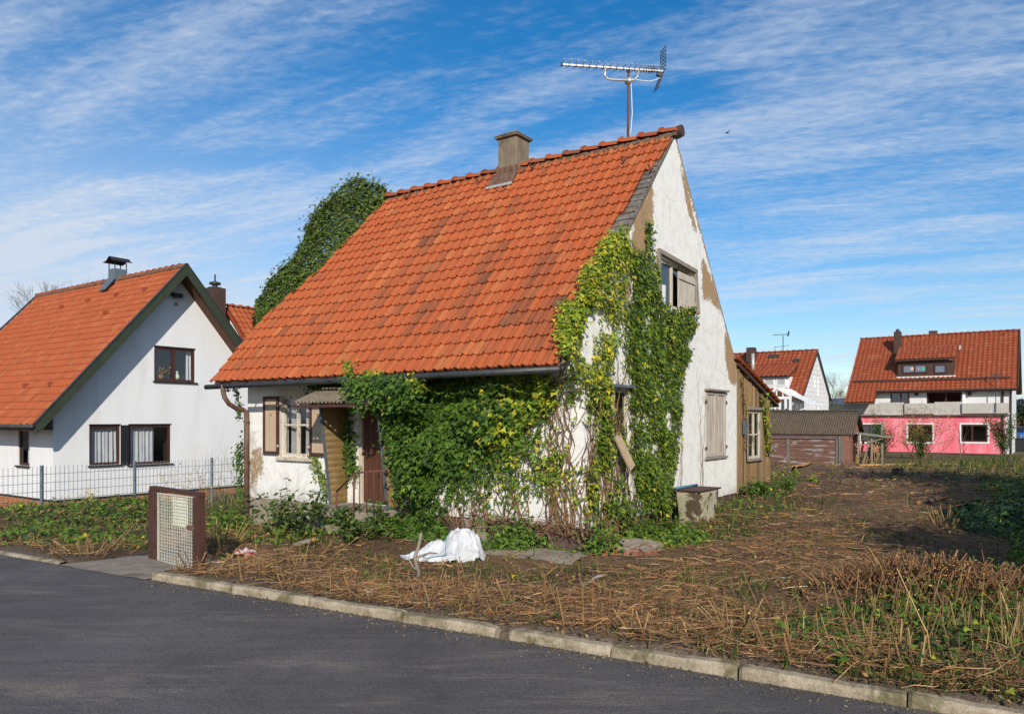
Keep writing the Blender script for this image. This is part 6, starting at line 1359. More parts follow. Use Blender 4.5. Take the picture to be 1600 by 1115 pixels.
for (lab, px, wd, hgt, m) in (("low ivy tuft against the purple plinth right of the white tarpaulin", 805, .5, .36, 620), ("small ivy tuft at the foot of the plinth below the house corner", 885, .34, .22, 300), ("ivy tuft at the plinth around the corner beside the rubble", 938, .3, .3, 330)):
    d = 10.9 if px < 900 else 10.4; w = P(px, 0, d); g = float(gz(w[0], w[1])); t_ = thing("ivy_tuft", lab, "ivy", (w[0], w[1], g)); pos = np.stack([rng.normal(0, wd * .5, m), rng.normal(0, .07, m), np.abs(rng.normal(0, hgt * .55, m)) + .02], -1)
    leaves("foliage", t_, M['leaf'], pos, np.tile((0, -.8, .7), (m, 1)), .06 * rng.uniform(.6, 1.2, m), pal(m, DG + GG[:2]), np.tile((0, 0, -1.), (m, 1)))

# ------------------------------------------------------------------ cover of the cleared plot
def ground_pts(n, dmin, dmax, power=1.0, xr=(-16, 26)):
    """random points in the field of view, denser near by"""
    u = rng.random(n); d = (dmin ** (1 - power) + u * (dmax ** (1 - power) - dmin ** (1 - power))) ** (1 / (1 - power)) if abs(power - 1) > 1e-3 else dmin * (dmax / dmin) ** u
    x = d * rng.uniform(-.78, .98, n); return x, d
def on_plot(x, y, margin=.14):
    t = kerb_t(x, y); s = kerb_s(x, y); drive = (t > -1.95) & (t < .0) & (s < 1.3)
    left = (t < -1.9) & (kerb_s(x, y) < .2); tarp = (np.hypot((x + .95) / .8, (y - 10.5) / .42) < 1)
    return (s > margin) & ~drive & ~left & ~in_cottage(x, y, .06) & ~tarp
def brushfield(x, y):   # where cut stuff lies thick
    s = kerb_s(x, y); return np.clip(.45 + fbm(x, y, .7, 4) * 1.5 + .55 * np.exp(-((s - .9) / .8) ** 2), 0, 1)
STRAW = [(.36, .205, .085), (.29, .16, .07), (.19, .104, .054), (.46, .31, .15), (.12, .07, .04), (.26, .12, .052)]
# lying stems
x, y = ground_pts(105000, 4.2, 34, 1.5); ok = on_plot(x, y); x, y = x[ok], y[ok]; ok = rng.random(len(x)) < np.where(x < -4.2, .35, 1) * (.12 + .75 * brushfield(x, y)) * (1 - .25 * vegmask(x, y)); x, y = x[ok], y[ok]
n = len(x); z = gz(x, y); L = rng.gamma(2.2, .065, n).clip(.04, .55); an = rng.random(n) * 2 * np.pi; h = np.abs(rng.normal(0, .028, n)) + .004 + .07 * rng.random(n) * (brushfield(x, y) > .75); el = rng.normal(0, .16, n)
p0 = np.stack([x, y, z + h], -1); p1 = p0 + np.stack([np.cos(an) * L, np.sin(an) * L, L * el], -1); p1[:, 2] = np.maximum(p1[:, 2], gz(p1[:, 0], p1[:, 1]) + .003); ok = on_plot(p1[:, 0], p1[:, 1], .0)
r = (rng.gamma(2, .0009, n) + .0010).clip(.0011, .006) * np.clip(y / 9, .8, 2); c = pal(n, STRAW, (2, 3.5, 5, .9, 5, 2.5), .25)
pm = (p0 + p1) / 2 + rng.normal(0, .11, (n, 3)) * L[:, None] * np.array([1, 1, .6]); pm[:, 2] = np.maximum(pm[:, 2], gz(pm[:, 0], pm[:, 1]) + .003)
tag(sticks("dry_twigs", None, M['drybit'], np.concatenate([p0[ok], pm[ok]]), np.concatenate([pm[ok], p1[ok]]), np.concatenate([r[ok], r[ok] * .9]), np.concatenate([r[ok] * .9, r[ok] * .6]), np.concatenate([c[ok], c[ok]]), sides=3), kind='stuff')
# standing stubble
x, y = ground_pts(9000, 4.3, 26, 1.7); ok = on_plot(x, y, .2); x, y = x[ok], y[ok]; s = kerb_s(x, y); ok = rng.random(len(x)) < np.clip(.9 * np.exp(-((s - .55) / .75) ** 2) + .14 * brushfield(x, y), 0, 1); x, y = x[ok], y[ok]
n = len(x); z = gz(x, y); L = rng.gamma(3, .045, n).clip(.04, .36); p0 = np.stack([x, y, z - .02], -1); p1 = p0 + np.stack([rng.normal(0, .28, n) * L, rng.normal(0, .28, n) * L, L], -1); r = (rng.gamma(2, .0013, n) + .0014).clip(.0015, .009)
tag(sticks("stubble", None, M['drybit'], p0, p1, r, r * .8, pal(n, [(.30, .18, .08), (.20, .115, .055), (.17, .15, .05), (.26, .13, .055)], (3, 3, 1, 2)), pal(n, [(.50, .33, .15)]), sides=5), kind='stuff')
# fallen leaves and chips
x, y = ground_pts(34000, 4.2, 30, 1.6); ok = on_plot(x, y, -.02); x, y = x[ok], y[ok]; n = len(x); pos = np.stack([x, y, gz(x, y) + .006 + .02 * rng.random(n)], -1)
tag(leaves("leaf_litter", None, M['leaf'], pos, np.tile((0, 0, 1.), (n, 1)), rng.uniform(.015, .05, n), pal(n, [(.20, .11, .045), (.13, .07, .035), (.34, .22, .08), (.42, .30, .14), (.09, .09, .03)], (4, 4, 2, 1, 1)), rng.normal(0, 1, (n, 3)), (DIAM, DIAMF), jitter=.5), kind='stuff')
tt = rng.random(2600) * 11; ss = -rng.exponential(.10, 2600) - .01; q = KA[None] + KT[None] * tt[:, None] + KN[None] * ss[:, None]; n = len(q)
tag(leaves("road_litter", None, M['leaf'], np.stack([q[:, 0], q[:, 1], np.full(n, .008)], -1), np.tile((0, 0, 1.), (n, 1)), rng.uniform(.006, .03, n), pal(n, [(.20, .14, .09), (.13, .09, .06), (.34, .24, .12), (.26, .22, .17)]), rng.normal(0, 1, (n, 3)), (DIAM, DIAMF), jitter=.35), kind='stuff')
# crumbs of earth
x, y = ground_pts(9000, 4.2, 18, 1.7); ok = on_plot(x, y); x, y = x[ok], y[ok]; n = len(x); T = np.array([(1, 0, 0), (-.5, .87, 0), (-.5, -.87, 0), (0, 0, 1.1)]); sz = (rng.gamma(1.6, .006, n) + .004).clip(.004, .04)
V = np.stack([x, y, gz(x, y)], -1)[:, None, :] + sz[:, None, None] * (T[None] + rng.normal(0, .25, (n, 4, 3))); bs = (np.arange(n) * 4)[:, None]
tag(np_mesh("soil_crumbs", V.reshape(-1, 3), [np.concatenate([bs + np.array([f]) for f in ((0, 1, 3), (1, 2, 3), (2, 0, 3))])], M['drybit'], None, np.repeat(pal(n, [(.07, .045, .03), (.11, .075, .05), (.2, .16, .12)], (4, 3, .7)), 4, 0)), kind='stuff')
# grass and weeds
x, y = ground_pts(60000, 4.4, 46, 1.35); ok = on_plot(x, y); x, y = x[ok], y[ok]; g = vegmask(x, y); ok = rng.random(len(x)) < .045 + .10 * (fbm(x, y, .55, 3) > .18) + .45 * g * (.4 + np.clip(fbm(x, y, 2.2, 4) + .35, 0, 1)); x, y = x[ok], y[ok]; n = len(x)
pos = np.stack([x, y, gz(x, y) - .005], -1); pos = np.repeat(pos, 3, 0); n *= 3; pos[:, :2] += rng.normal(0, .03, (n, 2)); big = np.clip(pos[:, 1] / 12, 1, 2.4)
tag(leaves("grass", None, M['grass'], pos, rng.normal(0, 1, (n, 3)) * np.array([1, 1, .1]), rng.uniform(.04, .13, n) * big, pal(n, [(.075, .11, .022), (.11, .14, .028), (.05, .08, .018), (.20, .18, .06), (.26, .19, .075)], (4, 3, 3, 2, 1.6)), np.tile((0, 0, 1.), (n, 1)), (BLADE * np.array([1.5, 1, 1]), BLADEF), jitter=.1, spin=.4), kind='stuff')
# leafy ground cover
x, y = ground_pts(100000, 4.2, 19, 1.5); ok = on_plot(x, y, .1); x, y = x[ok], y[ok]; g = vegmask(x, y); ok = rng.random(len(x)) < np.where((x > 1) & (y < 8), .34, .8) * g * np.clip(fbm(x, y, 1.7, 4) * 2.2 + np.where((x > 1) & (y < 8), .30, .45) + .3 * (x > 7), 0, 1) + .004; x, y = x[ok], y[ok]; n = len(x)
hh = np.abs(rng.normal(0, .075, n)) + .02 + .06 * (x > 6.5); pos = np.stack([x, y, gz(x, y) + hh], -1); sz = rng.uniform(.03, .075, n) * np.where(y > 14, 1.5, 1)
tag(leaves("ground_ivy", None, M['leaf'], pos, np.tile((0, -.35, 1.), (n, 1)), sz, np.where((rng.random((n, 1)) < .14), pal(n, LG), pal(n, DG + GG[:3])), rng.normal(0, 1, (n, 3)), jitter=.45), kind='stuff')

# cut hedge: a dense row of stems
hr = thing("cut_hedge", "dense row of reddish brown cut hedge stems near the right kerb", "hedge", (4.05, 7.35, float(gz(4.05, 7.35)))); org = np.array(hr.location)
n = 1150; x = 4.05 + rng.normal(0, .60, n).clip(-1.25, 1.25); y = 7.35 + rng.normal(0, .24, n); z = gz(x, y); L = (.08 + .20 * rng.random(n)) * (1 + .6 * fbm(x, y, 2.5, 3)) * np.exp(-((x - 4.05) / 1.5) ** 2); p0 = np.stack([x, y, z - .05], -1); p1 = p0 + np.stack([rng.normal(-.02, .13, n), rng.normal(-.04, .13, n), L + .03], -1)
r = rng.uniform(.003, .0085, n); sticks("cut_stems", hr, M['drybit'], p0, p1, r, r * .9, pal(n, [(.22, .115, .055), (.16, .085, .045), (.30, .18, .085), (.10, .06, .035)], (3, 3, 2, 2)), pal(n, [(.60, .34, .13), (.5, .26, .1)]), org, 5)
hr2 = thing("cut_shoots", "tall greenish cut shoots leaning among leaves in front of the hedge row", "stalks", (3.75, 5.95, .1)); org = np.array(hr2.location)
n = 180; x = 3.7 + rng.normal(0, .75, n); y = 5.9 + rng.normal(0, .42, n) ; ok = kerb_s(x, y) > .25; x, y = x[ok], y[ok]; n = len(x); z = gz(x, y); L = rng.gamma(4, .075, n).clip(.1, .6); p0 = np.stack([x, y, z - .03], -1); p1 = p0 + np.stack([rng.normal(0, .25, n) * L, rng.normal(.05, .3, n) * L, L], -1)
r = rng.uniform(.002, .007, n); sticks("stems", hr2, M['drybit'], p0, p1, r, r * .75, pal(n, [(.20, .16, .06), (.30, .19, .08), (.16, .10, .05), (.38, .25, .11)]), pal(n, [(.58, .40, .19)]), org, 5)
def stem_cluster(label, px, py, d, n, h, spread, col=((.40, .26, .11), (.28, .17, .075))):
    """a stool of cut stems with pale tops"""
    w = P(px, py, d); g = float(gz(w[0], w[1])); t_ = thing("stubble_clump", label, "stalks", (w[0], w[1], g), 0, "clumps of cut stems"); n = int(n * 1.8); x = rng.normal(0, spread, n); y = rng.normal(0, spread, n); L = h * rng.uniform(.3, 1.1, n)
    p0 = np.stack([x, y, np.full(n, -.04)], -1); p1 = np.stack([x * 1.9 + rng.normal(0, .09, n), y * 1.9 + rng.normal(0, .09, n), L], -1); r = rng.uniform(.004, .010, n)
    sticks("stems", t_, M['drybit'], p0, p1, r, r * .9, pal(n, [tuple(.72 * q for q in cc_) for cc_ in col] + [(.16, .10, .055)]), pal(n, [(.5, .34, .16)]), sides=7)
stem_cluster("stool of thick pale cut stems in the open plot before the shade", 1475, 838, 11.6, 16, .34, .12)
stem_cluster("three pale cut stems standing just behind the right kerb", 1085, 1005, 5.95, 4, .15, .05)
stem_cluster("crossed brown cut stems beside the kerb left of the ivy patch", 1150, 985, 6.2, 9, .24, .09)
stem_cluster("clump of short cut stems in the weeds left of the garden gate", 135, 845, 9.95, 14, .22, .16)
stem_cluster("fan of dry yellow stems behind the right post of the gate", 345, 815, 10.6, 12, .40, .09, ((.42, .30, .12), (.34, .25, .09)))
stem_cluster("short forked stem stump behind the kerb below the tarpaulin", 655, 925, 8.1, 4, .12, .04)
stem_cluster("single bleached cut stem standing between tarpaulin and kerb", 845, 925, 7.4, 3, .16, .03)
stem_cluster("bundle of bleached stems at the kerb below the gate end", 300, 880, 8.9, 9, .17, .15)
stem_cluster("loose bleached stems standing in the litter below the laurel", 455, 880, 9.0, 10, .22, .28)
# the forked branch stuck in front of the tarpaulin
w = P(650, 893, 8.55); g = float(gz(w[0], w[1])); t_ = thing("branch", "crooked upright branch stuck in the soil before the white tarpaulin", "branch", (w[0], w[1], g)); mb = MB()
mb.tube([(.02, 0, -.05), (.03, 0, .12), (-.015, 0, .27), (.03, .0, .40), (.06, 0, .55)], [.026, .022, .02, .018, .015], 8); mb.tube([(-.015, 0, .27), (.07, .02, .29), (.15, .03, .32), (.24, .04, .31)], [.016, .014, .012, .008], 7); mb.tube([(.03, 0, .12), (-.03, -.02, .17), (-.08, -.02, .26)], [.014, .011, .007], 6); obj("limbs", mb, M['oldwood'], t_, True)
# tree stumps and logs
def stump(label, px, py, d, r, h, tilt=0., jag=.15):
    w = P(px, py, d); g = float(gz(w[0], w[1])); t_ = thing("tree_stump", label, "tree stump", (w[0], w[1], g), 0, "tree stumps left on the cleared plot"); mb = MB(); nn = 18; rn = random.Random(int(px)); rr = [r * (1 + .12 * rn.uniform(-1, 1)) for _ in range(nn)]
    top = []
    for zz, f in ((-.1, 1.35), (.03, 1.1), (h, 1.0)):
        for i in range(nn): a = 2 * math.pi * i / nn; x, y = rr[i] * f * math.cos(a), rr[i] * f * math.sin(a); mb.v.append((x, y, zz + (tilt * x if zz == h else 0)))
    for k in range(2):
        for i in range(nn): j = (i + 1) % nn; mb.f.append((k * nn + i, k * nn + j, (k + 1) * nn + j, (k + 1) * nn + i))
    obj("trunk", mb, M['bark'], t_); mb = MB(); mb.v = [(0, 0, h + .012)] + [(rr[i] * .96 * math.cos(2 * math.pi * i / nn), rr[i] * .96 * math.sin(2 * math.pi * i / nn), h + .006 + tilt * rr[i] * math.cos(2 * math.pi * i / nn) + rn.uniform(0, jag * .05)) for i in range(nn)]; mb.f = [(0, 1 + i, 1 + (i + 1) % nn) for i in range(nn)]; obj("cut_face", mb, M['cutwood'], t_)
stump("torn orange tree stump beside the lean-to before the shed", 1252, 746, 20.5, .26, .26, .25, 1.5)
stump("flat pale tree stump in the middle of the grass strip", 1431, 739, 24.0, .17, .08)
stump("wide low tree stump at the top of the plot near the shade", 1485, 733, 26.5, .28, .1, .05)
stump("half shaded pale tree stump at the edge of the tree shadow", 1474, 762, 19.5, .28, .08, -.1)
stump("small pale tree stump beside the shed corner", 1378, 733, 27.0, .14, .06)
stump("splintered dark tree stump between the open soil and the grass", 1402, 748, 21.5, .14, .16, .2, 1.2)
stump("tiny freshly cut stump left of the flat pale one", 1404, 735, 26.0, .10, .06)
def log(label, px, py, d, L, r, ang, tilt=.05, mat='bark'):
    w = P(px, py, d); g = float(gz(w[0], w[1])); t_ = thing("log", label, "log", (w[0], w[1], g + r * .5), R(ang), "logs and branches left on the plot"); mb = MB(); nn = 6; pts = [(-L / 2 + L * i / nn, .03 * math.sin(i * 1.7), tilt * (i / nn - .3) * L) for i in range(nn + 1)]; mb.tube(pts, [r * (1 - .25 * i / nn) for i in range(nn + 1)], 9, False); obj("bark", mb, M[mat], t_, True)
    mb = MB(); mb.tube([(-L / 2 - .004, 0, -tilt * .3 * L), (-L / 2 + .002, 0, -tilt * .3 * L)], r * .97, 9); mb.tube([(L / 2 - .002, pts[-1][1], pts[-1][2]), (L / 2 + .004, pts[-1][1], pts[-1][2])], r * .73, 9); obj("cut_face", mb, M['cutwood'], t_)
log("short split log lying on the soil behind the kerb", 657, 915, 8.0, .30, .055, 25, .15); log("broken bent branch lying on bare soil right of the tarpaulin", 920, 905, 8.3, .42, .022, 35, .25, 'oldwood')
log("thin barked branch lying left of the open plot", 1165, 872, 10.0, .5, .022, -15, .05); log("long thin pole lying across the soil by the cut hedge", 1195, 922, 8.3, .62, .011, 12, .06, 'oldwood'); log("long pale branch lying in front of the shed", 1385, 728, 29, 2.2, .06, 5, .02, 'cutwood')
log("knotty chunk of wood lying beside the gate end of the kerb", 475, 828, 10.6, .5, .04, -40, .3, 'oldwood'); log("rough dark branch lying in the tree shadow", 1455, 792, 14.5, .8, .045, 30, .05)

# ------------------------------------------------------------------ things lying about the cottage
# white tarpaulin: a hump with folds and a flat tail
w = P(690, 868, 10.35); g = float(gz(w[0], w[1])); tp_ = thing("tarpaulin", "crumpled white tarpaulin heaped on the ground before the plinth", "tarpaulin", (w[0], w[1], g)); V = []; nx, ny = 110, 60
for j in range(ny + 1):
    for i in range(nx + 1):
        u = i / nx; v = j / ny; x = -.66 + 1.24 * u; y = -.30 + .68 * v; f0 = mnoise.noise((u * 3, v * 3, 8))
        hump = .40 * math.exp(-(abs(x - .25 - .05 * f0) / .27) ** 2.0 - (abs(y - .06) / .26) ** 2.0); sh = .20 * math.exp(-((x + .08) / .19) ** 2 - ((y - .05) / .18) ** 2); tail = .035 * max(0, 1 - abs(x + .42) / .35)
        z = max(hump, sh) + tail; edge_ = min(u, 1 - u, v, 1 - v) * 14
        f = mnoise.noise((x * 4 + y * 2, y * 5 - x, .3)); f2 = 1 - abs(mnoise.noise((x * 6 + y * 1.5 + f, y * 7 - x * 3, 2.3))) * 2.2; f3 = math.sin(math.atan2(y - .0, x - .2) * 7 + f * 9)
        z += (.06 * f + .055 * f2 * min(1, z * 6 + .3) + .008 * f3 * min(1, z * 5) + .02 * (1 - abs(mnoise.noise((x * 15, y * 13, 1.3))) * 2)) ; z = max(.006 + .02 * abs(f), z) * min(1, edge_ + .02)
        V.append((x + .03 * f2 + .04 * mnoise.noise((v * 6, u * 2, 5)) * (u < .1), y + .035 * f, z + .004))
idx = np.arange((nx + 1) * (ny + 1)).reshape(ny + 1, nx + 1); F = np.stack([idx[:-1, :-1], idx[:-1, 1:], idx[1:, 1:], idx[1:, :-1]], -1).reshape(-1, 4)
V = np.array(V); cy = V[F].mean(1); shape_ok = (np.hypot((cy[:, 0] - .26) / .42, (cy[:, 1] - .04) / .34) < 1) | ((cy[:, 0] < .3) & (np.abs(cy[:, 1] - (-.10 + .1 * fbm(cy[:, 0], cy[:, 1], 5))) < .13 + .10 * (cy[:, 0] + .66)))
np_mesh("sheet", V, [F[shape_ok]], M['tarp'], tp_, None, True)
mb = MB()
def tz(x, y): k = np.argmin((V[:, 0] - x) ** 2 + (V[:, 1] - y) ** 2); return V[k, 2] + .006
for (xa, ya, xb, yb) in ((.06, -.24, .07, .16), (-.3, -.2, .1, -.26)):
    pts = [(xa + (xb - xa) * f, ya + (yb - ya) * f, tz(xa + (xb - xa) * f, ya + (yb - ya) * f)) for f in np.linspace(0, 1, 12)]; mb.tube(pts, .006, 5)
obj("blue_seam", mb, M['bluetub'], tp_, True)
# rubble
def rock(name, label, cat_, px, py, d, size, mat, seed, rot=0, group=None, up=0.):
    w = P(px, py, d); g = float(gz(w[0], w[1])); t_ = MB(); bm = bmesh.new(); bmesh.ops.create_cube(bm, size=1); bmesh.ops.subdivide_edges(bm, edges=bm.edges[:], cuts=3, use_grid_fill=True)
    for v in bm.verts:
        p = v.co.copy(); k = mnoise.noise_vector(p * 1.7 + Vector((seed, seed * 2, 0))) * .16 + mnoise.noise_vector(p * 5 + Vector((seed, 0, 1))) * .04; v.co = Vector(((p.x + k.x) * size[0], (p.y + k.y) * size[1], (p.z + k.z + .35) * size[2]))
    bm.verts.index_update(); t_.add([v.co for v in bm.verts], [[v.index for v in f.verts] for f in bm.faces]); bm.free(); o = obj(name, t_, M[mat]); o.location = (w[0], w[1], g + up); o.rotation_euler = (R(rot * .3), R(-rot * .2), R(rot)); return tag(o, label, cat_, group or 'rubble stones and bricks')
rock("stone_slab", "flat grey broken slab leaning on the rubble by the gable corner", "stone", 990, 848, 10.7, (.34, .27, .10), 'stone', 3, 25, None, .06)
rock("stone_slab", "lower grey stone block under the broken slab in the rubble", "stone", 972, 859, 10.55, (.26, .2, .10), 'stone', 7, -20)
rock("stone_slab", "pale stone at the right end of the rubble", "stone", 1016, 856, 10.75, (.26, .24, .14), 'stone', 11, 40)
for k, (px, py, lab, rot) in enumerate(((952, 846, "orange broken brick on the left top of the rubble", 10), (946, 862, "orange brick fragment at the left foot of the rubble", 60), (985, 866, "dark red brick half buried under the rubble", -5), (1012, 868, "brick chip before the right rubble stone", 33))): rock("broken_brick", lab, "brick", px, py, 10.45, (.21, .13, .09), 'clay' if k < 2 else 'redbrick', 20 + k, rot)
rock("stone_slab", "earth coloured stone set in the bank behind the kerb", "stone", 663, 942, 7.15, (.24, .15, .12), 'bark', 31, 10, None, -.045); rock("stone_slab", "small pale stone at the kerb near the split log", "stone", 575, 918, 7.7, (.09, .08, .07), 'stone', 33, 10)
# apron of old concrete along the plinth
mb = MB()
for i in range(25):
    a = -2.2 + i * .098
    for b, dz in ((-.62, -.02), (-.45, .012), (-.02, .03)):
        c = COT.world(a, b + .05 * mnoise.noise((a * 3, b, 0)) * (b < -.3)); mb.v.append((c[0], c[1], float(gz0(c[0], c[1])) + dz + .01 + .012 * mnoise.noise((a * 4, b * 4, 3))))
for i in range(24):
    for j in range(2): k = i * 3 + j; mb.f.append((k, k + 3, k + 4, k + 1))
tag(obj("path", mb, M['conc'], smooth=True), kind='structure')
# water tub by the gable
y0 = COT.onA(1055, 767, .12)[0]; y1 = COT.onA(1123, 778, .55)[0]; zt = COT.onA(1100, 768, .55)[1]; tb = COT.world(.36, (y0 + y1) / 2 - .06); gzt = float(gz(tb[0], tb[1]))
tub = thing("water_tub", "old mossy concrete water tub with blue rim against the white gable", "tub", (tb[0], tb[1], 0), ANG); h = (y1 - y0) / 2 * 1.12; zb = gzt - .12
mb = MB()
ring = []
for (f, z, e) in ((.80, zb, 0), (.93, zb + (zt - zb) * .6, 0), (1.0, zt - .07, 0), (1.0, zt, 0), (.93, zt, 0), (.86, zb + .1, 0)):
    k = len(mb.v); ww_, hh_ = .25 * f, h * f
    for i in range(20): a = 2 * math.pi * i / 20; cx_, cy_ = math.cos(a), math.sin(a); sq = max(abs(cx_), abs(cy_)); q = .78 + .22 * sq; mb.v.append((ww_ * cx_ / sq * q, hh_ * cy_ / sq * q, z)); 
for k in range(5):
    for i in range(20): j = (i + 1) % 20; mb.f.append((k * 20 + i, k * 20 + j, (k + 1) * 20 + j, (k + 1) * 20 + i))
mb.f += [tuple(reversed(range(20))), tuple(100 + i for i in range(20))]; obj("basin", mb, M['tub'], tub)
mb = MB()
for k in range(4): xx = -.25 + k * .125; mb.hexa([(xx, -h * .98, zt + .012), (xx + .115, -h * .98, zt + .012), (xx + .115, h * 1.0, zt + .006), (xx, h * 1.0, zt + .006), (xx, -h * .98, zt + .04), (xx + .115, -h * .98, zt + .04), (xx + .115, h * 1.0, zt + .03), (xx, h * 1.0, zt + .03)])
obj("board_cover", mb, M['brownpaint'], tub); mb = MB(); mb.tube([(-.2, -h * .95, zt + .062), (-.19, h * .2, zt + .058), (-.2, h * .98, zt + .05)], .02, 7); obj("blue_hose", mb, M['bluetub'], tub, True)
# litter
def wrapper(label, px, py, d, s, mat, seed):
    w = P(px, py, d); g = float(gz(w[0], w[1])); mb = MB(); nn = 14
    for j in range(nn + 1):
        for i in range(nn + 1): u = i / nn - .5; v = j / nn - .5; mb.v.append((s * u * (1 + .3 * mnoise.noise((v * 4, seed, 0))), s * .7 * v, s * (.22 + .28 * mnoise.noise((u * 5, v * 5, seed)) - .6 * (u * u + v * v))))
    for j in range(nn):
        for i in range(nn): a = j * (nn + 1) + i; mb.f.append((a, a + 1, a + nn + 2, a + nn + 1))
    o = obj("plastic_wrapper", mb, mat, None, True); o.location = (w[0], w[1], g + .03); return tag(o, label, "litter")
wrapper("crumpled red and white plastic wrapper in the litter right of the gate", 383, 853, 10.0, .30, pmat("printed_plastic", (.55, .50, .48), (.45, .40, .38), 8, .35, .2, c3=(.42, .04, .06), s3=6, t3=(.48, .52)), 3.1)
wrapper("scrap of white plastic in the doorway debris", 590, 789, 12.2, .24, M['tarp'], 7.7); wrapper("small white scrap under the laurel bush", 487, 815, 11.4, .12, M['tarp'], 9.2)

# ------------------------------------------------------------------ bushes
def grow(base, direction, length, r, levels, seed, spread=.55, segs=4, ratio=.68, kids=3, droop=0.):
    """branching skeleton; returns stick arrays and twig tips"""
    rn = random.Random(seed); P0, P1, R0, R1, T = [], [], [], [], []
    def rec(p, d, L, rad, lv):
        q = Vector(p); dd = Vector(d).normalized()
        for s in range(segs):
            dd = (dd + Vector((rn.gauss(0, .11), rn.gauss(0, .11), rn.gauss(0.02, .08) - droop * (1 + s) * .05))).normalized(); e = q + dd * (L / segs); ra, rb_ = rad * (1 - .5 * s / segs), rad * (1 - .5 * (s + 1) / segs)
            P0.append(tuple(q)); P1.append(tuple(e)); R0.append(ra); R1.append(rb_); q = e
            if lv > 0 and (s >= 1 or lv <= 1):
                for _ in range(kids if s == segs - 1 else max(1, kids - 2)):
                    ax = Vector((rn.gauss(0, 1), rn.gauss(0, 1), rn.gauss(.25, .6))).normalized(); rec(q, (dd + ax * spread * 1.2).normalized(), L * ratio * rn.uniform(.7, 1.1), rb_ * .62, lv - 1)
            if lv == 0: T.append(tuple(q))
    for b, d, L, rad in zip(base, direction, length, r): rec(b, d, L, rad, levels)
    return np.array(P0), np.array(P1), np.array(R0), np.array(R1), np.array(T)
def shrub(name, label, cat_, px, py, d, n, H, spread, cols, leafsize, nleaf, stemcol, shape, seed, levels=1, tipup=0., rad=.007, gz_off=0., lean=0., kids=2, jit=None):
    jit = jit or (.06 if d < 30 else .13); w = P(px, py, d); g = float(gz(w[0], w[1])) + gz_off; t_ = thing(name, label, cat_, (w[0], w[1], g)); rn = np.random.default_rng(seed)
    base = np.stack([rn.normal(0, spread * .35, n), rn.normal(0, spread * .35, n), np.full(n, -.03)], -1); dr = np.stack([rn.normal(lean, .45, n) * spread, rn.normal(0, .45, n) * spread, np.full(n, H * .6)], -1)
    p0, p1, r0, r1, T = grow(base, dr, rn.uniform(.6, 1.1, n) * H * .75, np.full(n, rad), levels, seed, kids=kids)
    sticks("stems", t_, M['drybit'], p0, p1, r0, r1, pal(len(p0), stemcol), sides=4)
    if nleaf:
        k = rng.integers(0, len(p1), nleaf * 3); k = k[p1[k, 2] > H * .18][:nleaf]; f = rng.random((len(k), 1)); pos = p0[k] + (p1[k] - p0[k]) * f + rng.normal(0, jit, (len(k), 3)); m = len(k)
        leaves("foliage", t_, M['leaf'], pos, np.tile((0, -.4, 1.), (m, 1)), leafsize * rng.uniform(.6, 1.2, m), pal(m, cols), rng.normal(0, 1, (m, 3)) + np.array([0, 0, tipup]), shape, jitter=.5)
    return t_
def mound(name, label, px, py, d, rx, ry, h, m, cols, leaf, seed):
    w = P(px, py, d); g = float(gz(w[0], w[1])); t_ = thing(name, label, "ivy", (w[0], w[1], g)); q = rng.random(m) ** .5; a = rng.random(m) * 2 * np.pi; x = q * np.cos(a) * rx; y = q * np.sin(a) * ry; z = h * (1 - q ** 2) * (.8 + fbm(x, y, 4, 3)) * rng.uniform(.55, 1, m) + .02
    gg = gz(x + w[0], y + w[1]) - g; leaves("foliage", t_, M['leaf'], np.stack([x, y, z + gg], -1), np.stack([x / rx * .6, y / ry * .6 - .3, np.ones(m)], -1), leaf * rng.uniform(.6, 1.2, m), pal(m, cols), rng.normal(0, 1, (m, 3)), jitter=.4); return t_
BR_ = [(.16, .11, .07), (.11, .075, .05)]; BUFF = [(.36, .27, .15), (.28, .20, .11)]
LAUREL = [(.045, .085, .02), (.07, .115, .025), (.12, .15, .035), (.03, .06, .016)]
shrub("laurel_bush", "green laurel bush with long glossy leaves below the shuttered front window", "bush", 468, 822, 11.6, 8, .75, .7, LAUREL, .105, 430, [(.16, .14, .06)], (OVAL, OVALF), 5, 1, .7, .008)
shrub("laurel_bush", "lower leafy laurel shoots before the rusty door railing", "bush", 530, 838, 11.1, 8, .50, .6, LAUREL, .11, 430, [(.16, .14, .06)], (OVAL, OVALF), 6, 1, .5, .007)
shrub("bramble", "dark green bramble tangle over the doorstep beside the railing", "bush", 590, 815, 11.5, 9, .55, .8, DG + GG[:2], .06, 520, [(.17, .07, .05)], (OVAL, OVALF), 8, 1, .1, .006)
mound("ivy_mound", "leafy tangle heaped against the concrete doorstep under the railing", 575, 818, 12.0, 1.0, .5, .42, 1700, DG + GG[:2] + [(.2, .11, .05)], .06, 10)
mound("ivy_mound", "ivy heap against the plinth between the right porch side and the tarpaulin", 628, 815, 12.2, .5, .35, .5, 1000, DG, .06, 11)
shrub("bare_shrub", "thin bare grey twigs rising before the left corner of the front wall", "bush", 400, 800, 12.6, 6, 1.0, .6, BR_, .03, 0, BR_, (DIAM, DIAMF), 12, 2, 0, .0045, lean=.8)
shrub("yellow_shrub", "slender shrub with yellow buds in front of the mesh fence", "bush", 300, 765, 16.8, 7, 1.0, .55, [(.42, .36, .10), (.36, .30, .09), (.30, .28, .10)], .055, 330, BUFF, (DIAM, DIAMF), 14, 1, .5, .006)
shrub("yellow_shrub", "arching yellow budded branch left of the second fence post", "bush", 140, 785, 16.6, 2, .8, 1.6, [(.42, .36, .10), (.36, .32, .10)], .055, 130, BUFF, (DIAM, DIAMF), 15, 1, .5, .006, lean=1.6)
